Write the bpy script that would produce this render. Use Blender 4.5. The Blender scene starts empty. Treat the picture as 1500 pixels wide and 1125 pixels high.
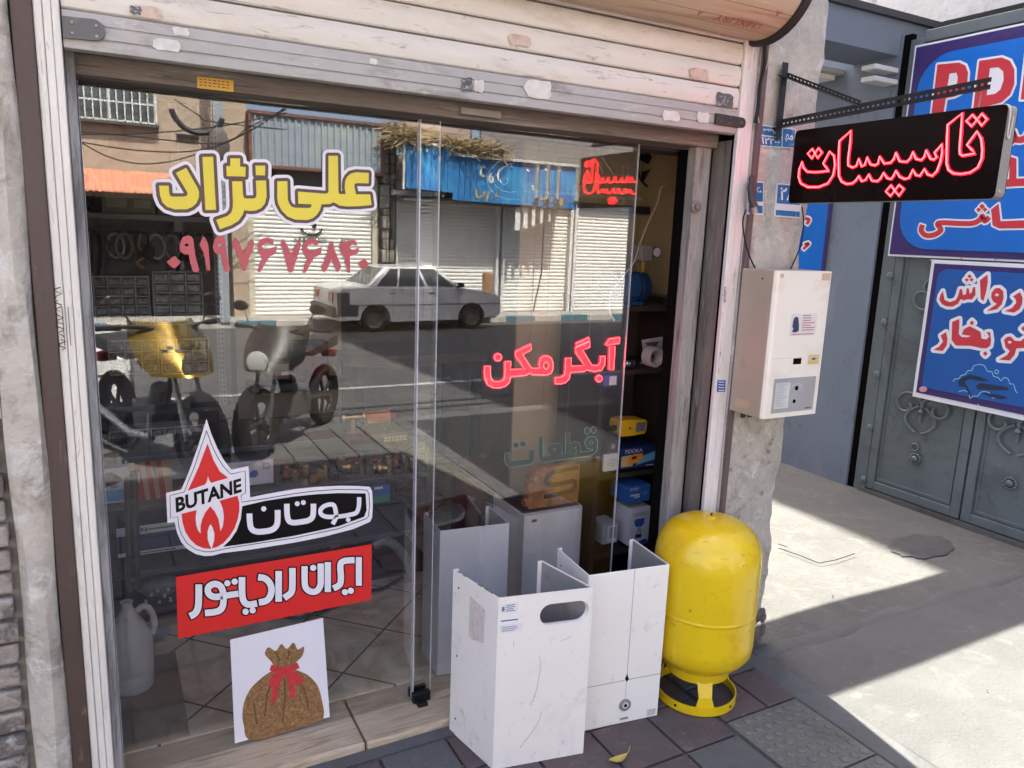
import bpy, bmesh, math, random
from math import radians, sin, cos, pi
from mathutils import Vector, Matrix, geometry
random.seed(7)
S = bpy.context.scene
C = S.collection
PI = pi

# ------------------------------------------------------------ camera
FPX = 1110.0
RW = Matrix(((0.88215169, -0.05789778, 0.46739302),
             (-0.46945226, -0.18758634, 0.86280122),
             (0.03772227, -0.98054026, -0.19265986)))   # camera frame (right, down, forward) in world axes
CAM = Vector((0, 0, 1.6))
cd = bpy.data.cameras.new('camera')
cd.sensor_width = 36.0
cd.lens = FPX / 1500.0 * 36.0
cd.clip_start = 0.02
cd.clip_end = 2000
cam = bpy.data.objects.new('camera', cd)
C.objects.link(cam)
r_, d_, f_ = RW.col[0], RW.col[1], RW.col[2]
cam.matrix_world = Matrix(((r_[0], -d_[0], -f_[0], CAM[0]), (r_[1], -d_[1], -f_[1], CAM[1]),
                           (r_[2], -d_[2], -f_[2], CAM[2]), (0, 0, 0, 1)))
S.camera = cam

# ------------------------------------------------------------ world, sun, exposure
SUN = Vector((0.16, 1.0, 1.828)).normalized()
EL = math.asin(SUN.z)
AZ = math.atan2(SUN.x, SUN.y)
w = bpy.data.worlds.new("World")
S.world = w
w.use_nodes = True
wn = w.node_tree
sky = wn.nodes.new('ShaderNodeTexSky')
sky.sky_type = 'NISHITA'
sky.sun_disc = False
sky.sun_elevation = EL
sky.sun_rotation = AZ
sky.air_density = 0.65
sky.dust_density = 4.5
sky.ozone_density = 0.0
bg = wn.nodes['Background']
bg.inputs['Strength'].default_value = 0.13
wn.links.new(sky.outputs[0], bg.inputs['Color'])
sl = bpy.data.lights.new('sun', 'SUN')
sl.energy = 3.5
sl.angle = radians(0.5)
sl.color = (1.0, 0.975, 0.86)
so = bpy.data.objects.new('sun', sl)
C.objects.link(so)
so.rotation_euler = SUN.to_track_quat('Z', 'Y').to_euler()
S.view_settings.view_transform = 'Standard'
S.view_settings.look = 'None'
S.view_settings.exposure = 2.85
S.view_settings.gamma = 1.0
S.render.engine = 'CYCLES'
S.cycles.max_bounces = 10
S.cycles.transparent_max_bounces = 16
S.cycles.caustics_reflective = False
S.cycles.caustics_refractive = False

# ------------------------------------------------------------ measuring helpers
DG = 2.19            # front face of the glass
F = 2.02             # front of the shop front


def _ray(px, py):
    return RW @ Vector((px - 750.0, py - 562.5, FPX))


def WY(px, py, y=DG):
    d = _ray(px, py)
    return CAM + d * (y / d.y)


def WX(px, py, x):
    d = _ray(px, py)
    return CAM + d * (x / d.x)


def WZ(px, py, z=0.0):
    d = _ray(px, py)
    return CAM + d * ((z - 1.6) / d.z)


def RY(px, py, yv):
    """a point seen mirrored in the glass, given the distance it seems to have behind it"""
    p = WY(px, py, yv)
    return Vector((p.x, 2 * DG - p.y, p.z))


# ------------------------------------------------------------ materials
MATS = {}


def M(name, c, rough=0.6, metal=0.0, var=0.12, scale=6.0, bump=0.0, bscale=60.0, c2=None, amt=0.3, sscale=4.0,
      stretch=(1, 1, 1), spec=0.5, coat=0.0, c3=None, amt3=0.2, s3=14.0, rot=None):
    if name in MATS:
        return MATS[name]
    m = bpy.data.materials.new(name)
    m.use_nodes = True
    nt = m.node_tree
    N = nt.nodes
    L = nt.links
    b = N['Principled BSDF']
    b.inputs['Roughness'].default_value = rough
    b.inputs['Metallic'].default_value = metal
    b.inputs['Specular IOR Level'].default_value = spec
    b.inputs['Coat Weight'].default_value = coat
    tc = N.new('ShaderNodeTexCoord')
    mp = N.new('ShaderNodeMapping')
    mp.inputs['Scale'].default_value = stretch
    if rot:
        mp.inputs['Rotation'].default_value = rot
    L.new(tc.outputs['Object'], mp.inputs['Vector'])
    nz = N.new('ShaderNodeTexNoise')
    nz.inputs['Scale'].default_value = scale
    nz.inputs['Detail'].default_value = 8
    nz.inputs['Roughness'].default_value = 0.65
    L.new(mp.outputs[0], nz.inputs['Vector'])
    mr = N.new('ShaderNodeMapRange')
    mr.inputs['From Min'].default_value = 0.25
    mr.inputs['From Max'].default_value = 0.75
    mr.inputs['To Min'].default_value = 1 - var
    mr.inputs['To Max'].default_value = 1 + var
    L.new(nz.outputs['Fac'], mr.inputs['Value'])
    vm = N.new('ShaderNodeVectorMath')
    vm.operation = 'SCALE'
    vm.inputs[0].default_value = c[:3]
    L.new(mr.outputs[0], vm.inputs['Scale'])
    out = vm.outputs[0]

    def stain(col, am, sc, out, seed):
        n2 = N.new('ShaderNodeTexNoise')
        n2.inputs['Scale'].default_value = sc
        n2.inputs['Detail'].default_value = 10
        n2.inputs['Roughness'].default_value = 0.7
        n2.inputs['Distortion'].default_value = 0.6
        ad = N.new('ShaderNodeVectorMath')
        ad.operation = 'ADD'
        ad.inputs[1].default_value = (seed, seed * 2, seed)
        L.new(mp.outputs[0], ad.inputs[0])
        L.new(ad.outputs[0], n2.inputs['Vector'])
        rp = N.new('ShaderNodeMapRange')
        rp.inputs['From Min'].default_value = 0.62 - am * 0.42
        rp.inputs['From Max'].default_value = 0.74 - am * 0.42
        L.new(n2.outputs['Fac'], rp.inputs['Value'])
        mx = N.new('ShaderNodeMix')
        mx.data_type = 'RGBA'
        L.new(rp.outputs[0], mx.inputs['Factor'])
        L.new(out, mx.inputs['A'])
        mx.inputs['B'].default_value = (*col[:3], 1)
        return mx.outputs['Result']
    if c2:
        out = stain(c2, amt, sscale, out, 3.7)
    if c3:
        out = stain(c3, amt3, s3, out, 11.3)
    L.new(out, b.inputs['Base Color'])
    if bump:
        nb = N.new('ShaderNodeTexNoise')
        nb.inputs['Scale'].default_value = bscale
        nb.inputs['Detail'].default_value = 6
        L.new(mp.outputs[0], nb.inputs['Vector'])
        bp = N.new('ShaderNodeBump')
        bp.inputs['Strength'].default_value = bump
        bp.inputs['Distance'].default_value = 0.01
        L.new(nb.outputs['Fac'], bp.inputs['Height'])
        L.new(bp.outputs[0], b.inputs['Normal'])
    MATS[name] = m
    return m


def EM(name, c, s):
    if name in MATS:
        return MATS[name]
    m = bpy.data.materials.new(name)
    m.use_nodes = True
    b = m.node_tree.nodes['Principled BSDF']
    b.inputs['Base Color'].default_value = (*c, 1)
    b.inputs['Emission Color'].default_value = (*c, 1)
    b.inputs['Emission Strength'].default_value = s
    MATS[name] = m
    return m


def glass_mat(name, f0, tint=(1, 1, 1), dirt=0.0):
    m = bpy.data.materials.new(name)
    m.use_nodes = True
    nt = m.node_tree
    N = nt.nodes
    L = nt.links
    N.remove(N['Principled BSDF'])
    tr = N.new('ShaderNodeBsdfTransparent')
    tr.inputs[0].default_value = (*tint, 1)
    gl = N.new('ShaderNodeBsdfGlossy')
    gl.inputs['Roughness'].default_value = 0.0
    lw = N.new('ShaderNodeLayerWeight')
    lw.inputs['Blend'].default_value = 0.5
    pw = N.new('ShaderNodeMath')
    pw.operation = 'POWER'
    pw.inputs[1].default_value = 5.0
    L.new(lw.outputs['Facing'], pw.inputs[0])
    ma = N.new('ShaderNodeMath')
    ma.operation = 'MULTIPLY_ADD'
    ma.inputs[1].default_value = 1 - f0
    ma.inputs[2].default_value = f0
    L.new(pw.outputs[0], ma.inputs[0])
    mx = N.new('ShaderNodeMixShader')
    L.new(ma.outputs[0], mx.inputs[0])
    L.new(tr.outputs[0], mx.inputs[1])
    L.new(gl.outputs[0], mx.inputs[2])
    out = mx.outputs[0]
    if dirt:
        tc = N.new('ShaderNodeTexCoord')
        mp = N.new('ShaderNodeMapping')
        mp.inputs['Scale'].default_value = (6, 1, 1.2)
        L.new(tc.outputs['Object'], mp.inputs[0])
        nz = N.new('ShaderNodeTexNoise')
        nz.inputs['Scale'].default_value = 2.5
        nz.inputs['Detail'].default_value = 8
        L.new(mp.outputs[0], nz.inputs['Vector'])
        mr = N.new('ShaderNodeMapRange')
        mr.inputs['From Min'].default_value = 0.45
        mr.inputs['From Max'].default_value = 0.8
        mr.inputs['To Max'].default_value = dirt
        L.new(nz.outputs['Fac'], mr.inputs['Value'])
        df = N.new('ShaderNodeBsdfDiffuse')
        df.inputs[0].default_value = (0.55, 0.55, 0.56, 1)
        m2 = N.new('ShaderNodeMixShader')
        L.new(mr.outputs[0], m2.inputs[0])
        L.new(out, m2.inputs[1])
        L.new(df.outputs[0], m2.inputs[2])
        out = m2.outputs[0]
    L.new(out, N['Material Output'].inputs[0])
    MATS[name] = m
    return m


# ------------------------------------------------------------ mesh builder
class MB:
    def __init__(self, xf=None):
        self.v = []
        self.f = []
        self.xf = xf
        self.eps = 0

    def add(self, vs, fs):
        n = len(self.v)
        if self.xf is not None:
            vs = [self.xf @ Vector(p) for p in vs]
        self.v += [tuple(p) for p in vs]
        self.f += [tuple(i + n for i in f) for f in fs]
        return self

    def box(self, x0, x1, y0, y1, z0, z1, m=None):
        vs = [(x0, y0, z0), (x1, y0, z0), (x1, y1, z0), (x0, y1, z0), (x0, y0, z1), (x1, y0, z1), (x1, y1, z1), (x0, y1, z1)]
        if m is not None:
            vs = [m @ Vector(p) for p in vs]
        return self.add(vs, [(0, 3, 2, 1), (4, 5, 6, 7), (0, 1, 5, 4), (1, 2, 6, 5), (2, 3, 7, 6), (3, 0, 4, 7)])

    def bar(self, a, b, wx, wy):
        a, b = Vector(a), Vector(b)
        d = (b - a)
        q = d.to_track_quat('Z', 'Y').to_matrix().to_4x4()
        return self.box(-wx / 2, wx / 2, -wy / 2, wy / 2, 0, d.length, Matrix.Translation(a) @ q)

    def tube(self, pts, r, n=8, closed=False, cap=True, r2=None):
        pts = [Vector(p) for p in pts]
        k = len(pts)
        vs = []
        up = None
        for i, p in enumerate(pts):
            if closed:
                t = pts[(i + 1) % k] - pts[i - 1]
            else:
                t = pts[min(i + 1, k - 1)] - pts[max(i - 1, 0)]
            if t.length < 1e-9:
                t = Vector((0, 0, 1))
            t.normalize()
            if up is None:
                up = t.orthogonal().normalized()
            else:
                up = up - t * up.dot(t)
                up = up.normalized() if up.length > 1e-6 else t.orthogonal().normalized()
            s = t.cross(up)
            rr = r if r2 is None else r + (r2 - r) * i / max(1, k - 1)
            for j in range(n):
                a = 2 * PI * j / n
                vs.append(p + up * cos(a) * rr + s * sin(a) * rr)
        fs = []
        for i in range(k if closed else k - 1):
            for j in range(n):
                a, b = i * n + j, i * n + (j + 1) % n
                c, d = ((i + 1) % k) * n + (j + 1) % n, ((i + 1) % k) * n + j
                fs.append((a, b, c, d))
        if cap and not closed:
            fs.append(tuple(range(n))[::-1])
            fs.append(tuple((k - 1) * n + j for j in range(n)))
        return self.add(vs, fs)

    def lathe(self, prof, n=32, m=None, cap=True):
        """prof: list of (r, z)"""
        vs = []
        for r, z in prof:
            for j in range(n):
                a = 2 * PI * j / n
                vs.append(Vector((r * cos(a), r * sin(a), z)))
        fs = []
        k = len(prof)
        for i in range(k - 1):
            for j in range(n):
                fs.append((i * n + j, i * n + (j + 1) % n, (i + 1) * n + (j + 1) % n, (i + 1) * n + j))
        if cap:
            fs.append(tuple(range(n))[::-1])
            fs.append(tuple((k - 1) * n + j for j in range(n)))
        if m is not None:
            vs = [m @ p for p in vs]
        return self.add(vs, fs)

    def cyl(self, a, b, r, n=20):
        return self.tube([a, b], r, n)

    def prism(self, poly, ext):
        """polygon of 3-D points pushed along ext"""
        poly = [Vector(p) for p in poly]
        ext = Vector(ext)
        k = len(poly)
        tris = geometry.tessellate_polygon([poly])
        vs = poly + [p + ext for p in poly]
        fs = [tuple(t) for t in tris] + [tuple(i + k for i in t[::-1]) for t in tris]
        fs += [(i, (i + 1) % k, (i + 1) % k + k, i + k) for i in range(k)]
        return self.add(vs, fs)

    def fill(self, loops):
        loops = [[Vector(p) for p in l] for l in loops]
        tris = geometry.tessellate_polygon(loops)
        return self.add([p for l in loops for p in l], [tuple(t) for t in tris])

    def sheet(self, grid):
        nr, nc = len(grid), len(grid[0])
        vs = [p for row in grid for p in row]
        fs = [(i * nc + j, i * nc + j + 1, (i + 1) * nc + j + 1, (i + 1) * nc + j) for i in range(nr - 1) for j in range(nc - 1)]
        return self.add(vs, fs)

    def sphere(self, c, r, n=12, sc=(1, 1, 1)):
        pr = [(max(1e-4, sin(PI * i / n)) * r, -cos(PI * i / n) * r) for i in range(n + 1)]
        m = Matrix.Translation(Vector(c)) @ Matrix.Diagonal((*sc, 1))
        return self.lathe(pr, n * 2, m)

    def torus(self, c, R, r, axis='Y', n=32, k=10):
        pts = []
        for i in range(n):
            a = 2 * PI * i / n
            if axis == 'Y':
                pts.append((c[0] + R * cos(a), c[1], c[2] + R * sin(a)))
            elif axis == 'X':
                pts.append((c[0], c[1] + R * cos(a), c[2] + R * sin(a)))
            else:
                pts.append((c[0] + R * cos(a), c[1] + R * sin(a), c[2]))
        return self.tube(pts, r, k, closed=True)

    def build(self, name, mat, parent=None, smooth=False, bev=0, fix=True):
        me = bpy.data.meshes.new(name)
        me.from_pydata(self.v, [], self.f)
        if fix:
            bm = bmesh.new()
            bm.from_mesh(me)
            bmesh.ops.recalc_face_normals(bm, faces=bm.faces)
            bm.to_mesh(me)
            bm.free()
        me.materials.append(mat)
        if smooth:
            me.shade_smooth()
            me.set_sharp_from_angle(angle=radians(40 if smooth is True else smooth))
        o = bpy.data.objects.new(name, me)
        C.objects.link(o)
        if parent is not None:
            o.parent = parent
            o.matrix_parent_inverse = world_of(parent).inverted()
        if bev:
            b = o.modifiers.new('bevel', 'BEVEL')
            b.width = bev
            b.segments = 2
            b.limit_method = 'ANGLE'
            b.angle_limit = radians(40)
        return o


def world_of(o):
    m = o.matrix_basis.copy()
    if o.parent:
        m = world_of(o.parent) @ o.matrix_parent_inverse @ m
    return m


def tag(o, label, cat, group=None):
    o['label'] = label
    o['category'] = cat
    if group:
        o['group'] = group
    return o


def T(name, label, cat, loc, group=None):
    o = bpy.data.objects.new(name, None)
    o.empty_display_size = 0.1
    o.location = loc
    C.objects.link(o)
    return tag(o, label, cat, group)


def struct(o):
    o['kind'] = 'structure'
    return o


def stuff(o, label=None, cat=None):
    o['kind'] = 'stuff'
    if label:
        tag(o, label, cat)
    return o


def dup(root, label, loc=None, rotz=None, mats=None, scale=None):
    def cp(o, parent):
        c = o.copy()
        C.objects.link(c)
        if mats and c.type == 'MESH' and c.data.materials[0].name in mats:
            c.data = c.data.copy()
            c.data.materials[0] = mats[o.data.materials[0].name]
        if parent is not None:
            c.parent = parent
        for ch in list(o.children):
            cp(ch, c)
        return c
    n = cp(root, None)
    n['label'] = label
    if loc is not None:
        n.location = loc
    if rotz is not None:
        n.rotation_euler = (0, 0, rotz)
    if scale:
        n.scale = (scale, scale, scale)
    return n


# ------------------------------------------------------------ flat lettering traced on a plane
class Trace:
    """maps zoomed-photo coordinates to points on the sign's own plane"""

    def __init__(self, ox, oy, s, fn, toward):
        self.a = (ox, oy, s)
        self.fn = fn
        self.t = Vector(toward)

    def p(self, x, y, d=0.0):
        ox, oy, s = self.a
        return self.fn(ox + x / s, oy + y / s) + self.t * d


def smooth2(pts, closed=False, n=5):
    out = []
    k = len(pts)
    rng = range(k if closed else k - 1)
    for i in rng:
        if closed:
            p0, p1, p2, p3 = pts[i - 1], pts[i], pts[(i + 1) % k], pts[(i + 2) % k]
        else:
            p0, p1, p2, p3 = pts[max(i - 1, 0)], pts[i], pts[i + 1], pts[min(i + 2, k - 1)]
        for j in range(n):
            t = j / n
            out.append(tuple(0.5 * (2 * p1[a] + (p2[a] - p0[a]) * t + (2 * p0[a] - 5 * p1[a] + 4 * p2[a] - p3[a]) * t * t +
                                    (3 * p1[a] - p0[a] - 3 * p2[a] + p3[a]) * t ** 3) for a in range(len(p1))))
    if not closed:
        out.append(tuple(pts[-1]))
    return out


def ribbon(pts, wd, sm=True):
    if sm:
        pts = smooth2(pts)
    L, R = [], []
    k = len(pts)
    for i in range(k):
        a, b = pts[max(i - 1, 0)], pts[min(i + 1, k - 1)]
        dx, dy = b[0] - a[0], b[1] - a[1]
        l = math.hypot(dx, dy) or 1
        nx, ny = -dy / l * wd / 2, dx / l * wd / 2
        L.append((pts[i][0] + nx, pts[i][1] + ny))
        R.append((pts[i][0] - nx, pts[i][1] - ny))
    return L, R


def circ(x, y, r, ry=None, n=18):
    ry = ry or r
    return [(x + r * cos(2 * PI * i / n), y + ry * sin(2 * PI * i / n)) for i in range(n)]


def letters(tr, shapes, d, off=0.0, mb=None):
    """shapes: ('p', poly, [holes]) or ('r', pts, width); off widens them, in metres; d lifts them off the plane"""
    mb = mb or MB()
    u, v = None, None
    for k, sh in enumerate(shapes):
        dd = d + k * 2e-5
        if sh[0] == 'p':
            poly = [tr.p(x, y, dd) for x, y in sh[1]]
            holes = [[tr.p(x, y, dd) for x, y in h] for h in (sh[2] if len(sh) > 2 else [])]
            edge = poly
            if not off:
                mb.fill([poly] + holes)
            else:
                mb.fill([poly])
        else:
            L, R = ribbon(sh[1], sh[2])
            edge = [tr.p(x, y, dd) for x, y in L] + [tr.p(x, y, dd) for x, y in R[::-1]]
            n = len(L)
            mb.add(edge, [(i, i + 1, 2 * n - 2 - i, 2 * n - 1 - i) for i in range(n - 1)])
        if off:
            nrm = tr.t
            n = len(edge)
            for i in range(n):
                a, b = edge[i], edge[(i + 1) % n]
                t = b - a
                if t.length < 1e-7:
                    continue
                t.normalize()
                s = t.cross(nrm).normalized()
                e = nrm * (1e-6 * (i + 1))
                ring = []
                for j in range(9):
                    g = PI / 2 + PI * j / 8
                    ring.append(a + e + (t * cos(g) + s * sin(g)) * off)
                for j in range(9):
                    g = -PI / 2 + PI * j / 8
                    ring.append(b + e + (t * cos(g) + s * sin(g)) * off)
                mb.add(ring, [tuple(range(18))])
    return mb


def text_mb(body, q, toward, d=0.0, bold=0.0, mb=None):
    """lettering fitted to four corners q = bottom-left, bottom-right, top-right, top-left"""
    cu = bpy.data.curves.new('text', 'FONT')
    cu.body = body
    cu.offset = bold
    cu.resolution_u = 3
    o = bpy.data.objects.new('text', cu)
    C.objects.link(o)
    me = bpy.data.meshes.new_from_object(o.evaluated_get(bpy.context.evaluated_depsgraph_get()))
    xs = [v.co.x for v in me.vertices]
    ys = [v.co.y for v in me.vertices]
    x0, x1, y0, y1 = min(xs), max(xs), min(ys), max(ys)
    q = [Vector(p) for p in q]
    vs = []
    for v in me.vertices:
        a, b = (v.co.x - x0) / (x1 - x0), (v.co.y - y0) / (y1 - y0)
        vs.append(q[0] * (1 - a) * (1 - b) + q[1] * a * (1 - b) + q[2] * a * b + q[3] * (1 - a) * b + Vector(toward) * d)
    fs = [tuple(p.vertices) for p in me.polygons]
    bpy.data.objects.remove(o)
    mb = mb or MB()
    return mb.add(vs, fs)


def rough_edges(o, strength, size, levels=3):
    """gives an old surface real unevenness"""
    s = o.modifiers.new('cuts', 'SUBSURF')
    s.subdivision_type = 'SIMPLE'
    s.levels = s.render_levels = levels
    t = bpy.data.textures.new('grain', 'CLOUDS')
    t.noise_scale = size
    t.noise_depth = 4
    dm = o.modifiers.new('uneven', 'DISPLACE')
    dm.texture = t
    dm.texture_coords = 'GLOBAL'
    dm.strength = strength
    dm.mid_level = 0.5


def quad_y(pxs, y, d=0.0):
    return [WY(px, py, y) + Vector((0, -d, 0)) for px, py in pxs]

# ------------------------------------------------------------ materials in use
steel = M('worn_zinc', (0.40, 0.385, 0.37), 0.55, 0.2, 0.10, 6, 0.05, 90, c2=(0.27, 0.25, 0.23), amt=0.2, sscale=7, stretch=(0.7, 2, 2), c3=(0.52, 0.50, 0.46), amt3=0.13, s3=16)
slatm = M('slat_zinc', (0.68, 0.64, 0.58), 0.5, 0.1, 0.06, 3, 0.04, 120, c2=(0.56, 0.51, 0.45), amt=0.18, sscale=3, stretch=(0.5, 2, 2.5), c3=(0.36, 0.30, 0.25), amt3=0.09, s3=22)
whitepost = M('flaking_white_paint', (0.68, 0.65, 0.59), 0.6, 0, 0.10, 5, 0.25, 40, c2=(0.36, 0.33, 0.29), amt=0.12, sscale=5, stretch=(6, 6, 0.8), c3=(0.17, 0.15, 0.13), amt3=0.03, s3=10)
pinkpost = M('chalky_white_paint', (0.70, 0.66, 0.64), 0.6, 0, 0.08, 4, 0.2, 40, c2=(0.42, 0.36, 0.33), amt=0.1, sscale=6, stretch=(6, 6, 0.8), c3=(0.16, 0.13, 0.12), amt3=0.03, s3=9)
brownpaint = M('brown_paint', (0.070, 0.046, 0.038), 0.55, 0, 0.15, 4, 0.15, 60, c2=(0.20, 0.16, 0.14), amt=0.08, sscale=8, stretch=(3, 3, 0.7))
plaster = M('old_plaster', (0.44, 0.41, 0.35), 0.9, 0, 0.22, 8, 0.7, 40, c2=(0.25, 0.225, 0.18), amt=0.24, sscale=6, c3=(0.58, 0.56, 0.52), amt3=0.2, s3=14)
plaster2 = M('cement_plaster', (0.42, 0.395, 0.35), 0.9, 0, 0.22, 9, 0.8, 45, c2=(0.30, 0.27, 0.225), amt=0.24, sscale=9, c3=(0.56, 0.54, 0.51), amt3=0.2, s3=16)
woodgrey = M('weathered_wood', (0.33, 0.31, 0.285), 0.85, 0, 0.3, 6, 0.6, 30, c2=(0.17, 0.15, 0.13), amt=0.25, sscale=4, stretch=(9, 9, 0.8))
woodbrown = M('weathered_brown_wood', (0.17, 0.14, 0.12), 0.8, 0, 0.3, 5, 0.5, 30, c2=(0.30, 0.27, 0.24), amt=0.22, sscale=3, stretch=(0.7, 8, 8), c3=(0.06, 0.05, 0.045), amt3=0.15, s3=8)
framebrown = M('dirty_brown_steel', (0.20, 0.17, 0.15), 0.6, 0.1, 0.25, 5, 0.3, 40, c2=(0.10, 0.08, 0.07), amt=0.25, sscale=4, stretch=(6, 6, 0.8), c3=(0.33, 0.30, 0.28), amt3=0.15, s3=10)
black = M('black_plastic', (0.009, 0.009, 0.0095), 0.4, spec=0.25)
darkgap = M('gap_shade', (0.005, 0.0045, 0.004), 0.9, spec=0.05)  # near-black colour standing for the shade in gaps, holes and cracks
darkmetal = M('dark_grey_metal', (0.035, 0.036, 0.04), 0.45, 0.3, spec=0.3)
whiteenamel = M('white_enamel', (0.81, 0.79, 0.74), 0.32, 0, 0.03, 3, c2=(0.70, 0.69, 0.66), amt=0.12, sscale=5, c3=(0.58, 0.55, 0.50), amt3=0.05, s3=26)
whiteenamel2 = M('warm_white_enamel', (0.81, 0.775, 0.71), 0.32, 0, 0.04, 3, c2=(0.69, 0.665, 0.615), amt=0.15, sscale=4, c3=(0.58, 0.54, 0.48), amt3=0.06, s3=22)
greyinside = M('grey_primer', (0.30, 0.29, 0.28), 0.5, 0.1, 0.1, 4, c2=(0.22, 0.2, 0.19), amt=0.2)
yellowpaint = M('yellow_gas_paint', (0.72, 0.50, 0.006), 0.3, 0, 0.05, 4, 0.06, 35, c2=(0.66, 0.40, 0.006), amt=0.15, sscale=5, c3=(0.30, 0.19, 0.02), amt3=0.0, s3=24, coat=0.3)
white = M('white_vinyl', (0.72, 0.71, 0.76), 0.4, var=0.02)
red = M('red_vinyl', (0.62, 0.022, 0.02), 0.4, var=0.03)
vblack = M('black_vinyl', (0.004, 0.003, 0.004), 0.4, var=0.03, spec=0.2)
vbrown = M('brown_vinyl', (0.085, 0.045, 0.035), 0.4, var=0.03)
vyellow = M('yellow_vinyl', (0.72, 0.60, 0.05), 0.4, var=0.04)
vpink = M('faded_red_vinyl', (0.46, 0.085, 0.10), 0.5, var=0.08)
blue = M('blue_print', (0.008, 0.075, 0.33), 0.35, var=0.08, scale=3)
blue2 = M('bright_blue_print', (0.003, 0.13, 0.55), 0.30, var=0.10, scale=4, bump=0.6, bscale=7)
purple = M('purple_print', (0.035, 0.02, 0.13), 0.32, var=0.15, scale=5, bump=0.4, bscale=14)
printred = M('red_print', (0.52, 0.035, 0.055), 0.35, var=0.12, scale=6)
printwhite = M('pale_print', (0.70, 0.72, 0.80), 0.35, var=0.03)
gategrey = M('grey_gate_paint', (0.115, 0.142, 0.162), 0.42, 0.1, 0.08, 3, 0.06, 50, c2=(0.085, 0.098, 0.11), amt=0.2, sscale=2.5, c3=(0.07, 0.062, 0.055), amt3=0.05, s3=14)
bluegrey = M('blue_grey_render', (0.150, 0.185, 0.25), 0.6, 0, 0.10, 3, 0.15, 50, c2=(0.185, 0.215, 0.27), amt=0.22, sscale=2, stretch=(1, 1, .5), c3=(0.11, 0.13, 0.16), amt3=0.1, s3=9)
palewall = M('pale_render', (0.62, 0.61, 0.58), 0.9, 0, 0.12, 3, 0.4, 30, c2=(0.40, 0.39, 0.37), amt=0.18, sscale=3)
brass = M('brass', (0.55, 0.38, 0.12), 0.3, 0.9, 0.1)
chrome = M('chrome', (0.55, 0.56, 0.58), 0.22, 0.95, 0.05)
card = M('brown_card', (0.30, 0.21, 0.13), 0.8)
paper = M('paper', (0.70, 0.70, 0.71), 0.6, var=0.03)
rubber = M('tyre_rubber', (0.012, 0.012, 0.0125), 0.85, var=0.3, spec=0.2)
red_halo = EM('red_led_halo', (1.0, 0.002, 0.012), 0.9)  # glow colour for the halo imitated around the lit LED lines
pink_led = EM('lit_red_tube', (1.0, 0.030, 0.034), 2.6)
greyline = M('unlit_led_dots', (0.42, 0.42, 0.42), 0.5)
greenline = M('unlit_green_led_dots', (0.26, 0.44, 0.35), 0.5)

# ------------------------------------------------------------ the setting
land = MB().add([(-400, -400, -0.6), (400, -400, -0.6), (400, 400, -0.6), (-400, 400, -0.6)], [(0, 1, 2, 3)]).build(
    'ground', M('earth', (0.2, 0.18, 0.16), 0.95, bump=0.2))
struct(land)

asph = M('asphalt', (0.062, 0.062, 0.064), 0.9, 0, 0.2, 2, 0.5, 120, c2=(0.095, 0.092, 0.09), amt=0.2, sscale=1.2, c3=(0.04, 0.04, 0.042), amt3=0.1, s3=3)
ZR0, ZR1 = -0.16, -0.40        # the road falls towards its far side
rd = MB()
N_ = 20
rd.sheet([[(x, -1.78 + (-11.35 + 1.78) * i / N_, ZR0 + (ZR1 - ZR0) * i / N_) for x in (-40, -10, 0, 10, 20, 60)] for i in range(N_ + 1)])
road = struct(rd.build('road', asph))


def zroad(y):
    return ZR0 + (ZR1 - ZR0) * (-1.78 - y) / (11.35 - 1.78)


lm = MB()
a_, b_ = RY(430, 567, 8.3), RY(700, 548, 8.3)
yl = -4.05
lm.add([(-3, yl, zroad(yl) + .004), (14, yl + .1, zroad(yl + .1) + .004), (14, yl - .02, zroad(yl - .02) + .004), (-3, yl - .12, zroad(yl - .12) + .004)], [(0, 1, 2, 3)])
struct(lm.build('road_line', M('worn_road_paint', (0.30, 0.30, 0.29), 0.8, c2=(0.10, 0.10, 0.10), amt=0.3, sscale=5)))

# sidewalk: a bed, the separate paving stones, the bumpy guide tiles, a cement strip and the near kerb
bed = M('sand_bed', (0.085, 0.08, 0.078), 0.95, bump=0.3)
struct(MB().box(-8, 2.28, -1.6, 2.03, -0.3, -0.012).build('pavement_bed', bed))
pav_g = M('grey_paver', (0.095, 0.094, 0.094), 0.85, 0, 0.2, 3, 0.5, 80, c2=(0.06, 0.058, 0.06), amt=0.2, sscale=4, c3=(0.16, 0.155, 0.15), amt3=0.06, s3=20)
pav_r = M('dark_red_paver', (0.095, 0.068, 0.068), 0.85, 0, 0.2, 3, 0.5, 80, c2=(0.07, 0.06, 0.06), amt=0.25, sscale=4, c3=(0.17, 0.15, 0.14), amt3=0.06, s3=20)
pg, pr = MB(), MB()
TX, TY = 0.222, 0.222
for i in range(-12, 9):
    for j in range(-16, 2):
        x0, y0 = 1.775 - 0.222 * (8 - i) + 0.222 * 0, 1.83 + TY * (j - 1)
        x1, y1 = x0 + TX, y0 + TY
        x1 = min(x1, 1.775)
        y1 = min(y1, 2.0)
        if x1 - x0 < 0.03 or y1 - y0 < .02:
            continue
        g = 0.0045
        z = random.uniform(-0.002, 0.002)
        tgt = pr if (1.2 < x0 and y0 > 1.2 and random.random() < 0.8) or random.random() < 0.2 else pg
        tgt.box(x0 + g, x1 - g, y0 + g, y1 - g, -0.06, z)
x0 = 1.785
for j in range(0, 2):
    pr.box(x0 + .004 + j * .2, x0 + .196 + j * .2, 1.675, 1.87, -0.06, 0.0)
    pg.box(x0 + .004 + j * .2, x0 + .196 + j * .2, 1.88, 2.0, -0.06, 0.001)
struct(pg.build('grey_paving', pav_g, bev=0.004))
struct(pr.build('red_paving', pav_r, bev=0.004))
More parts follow.
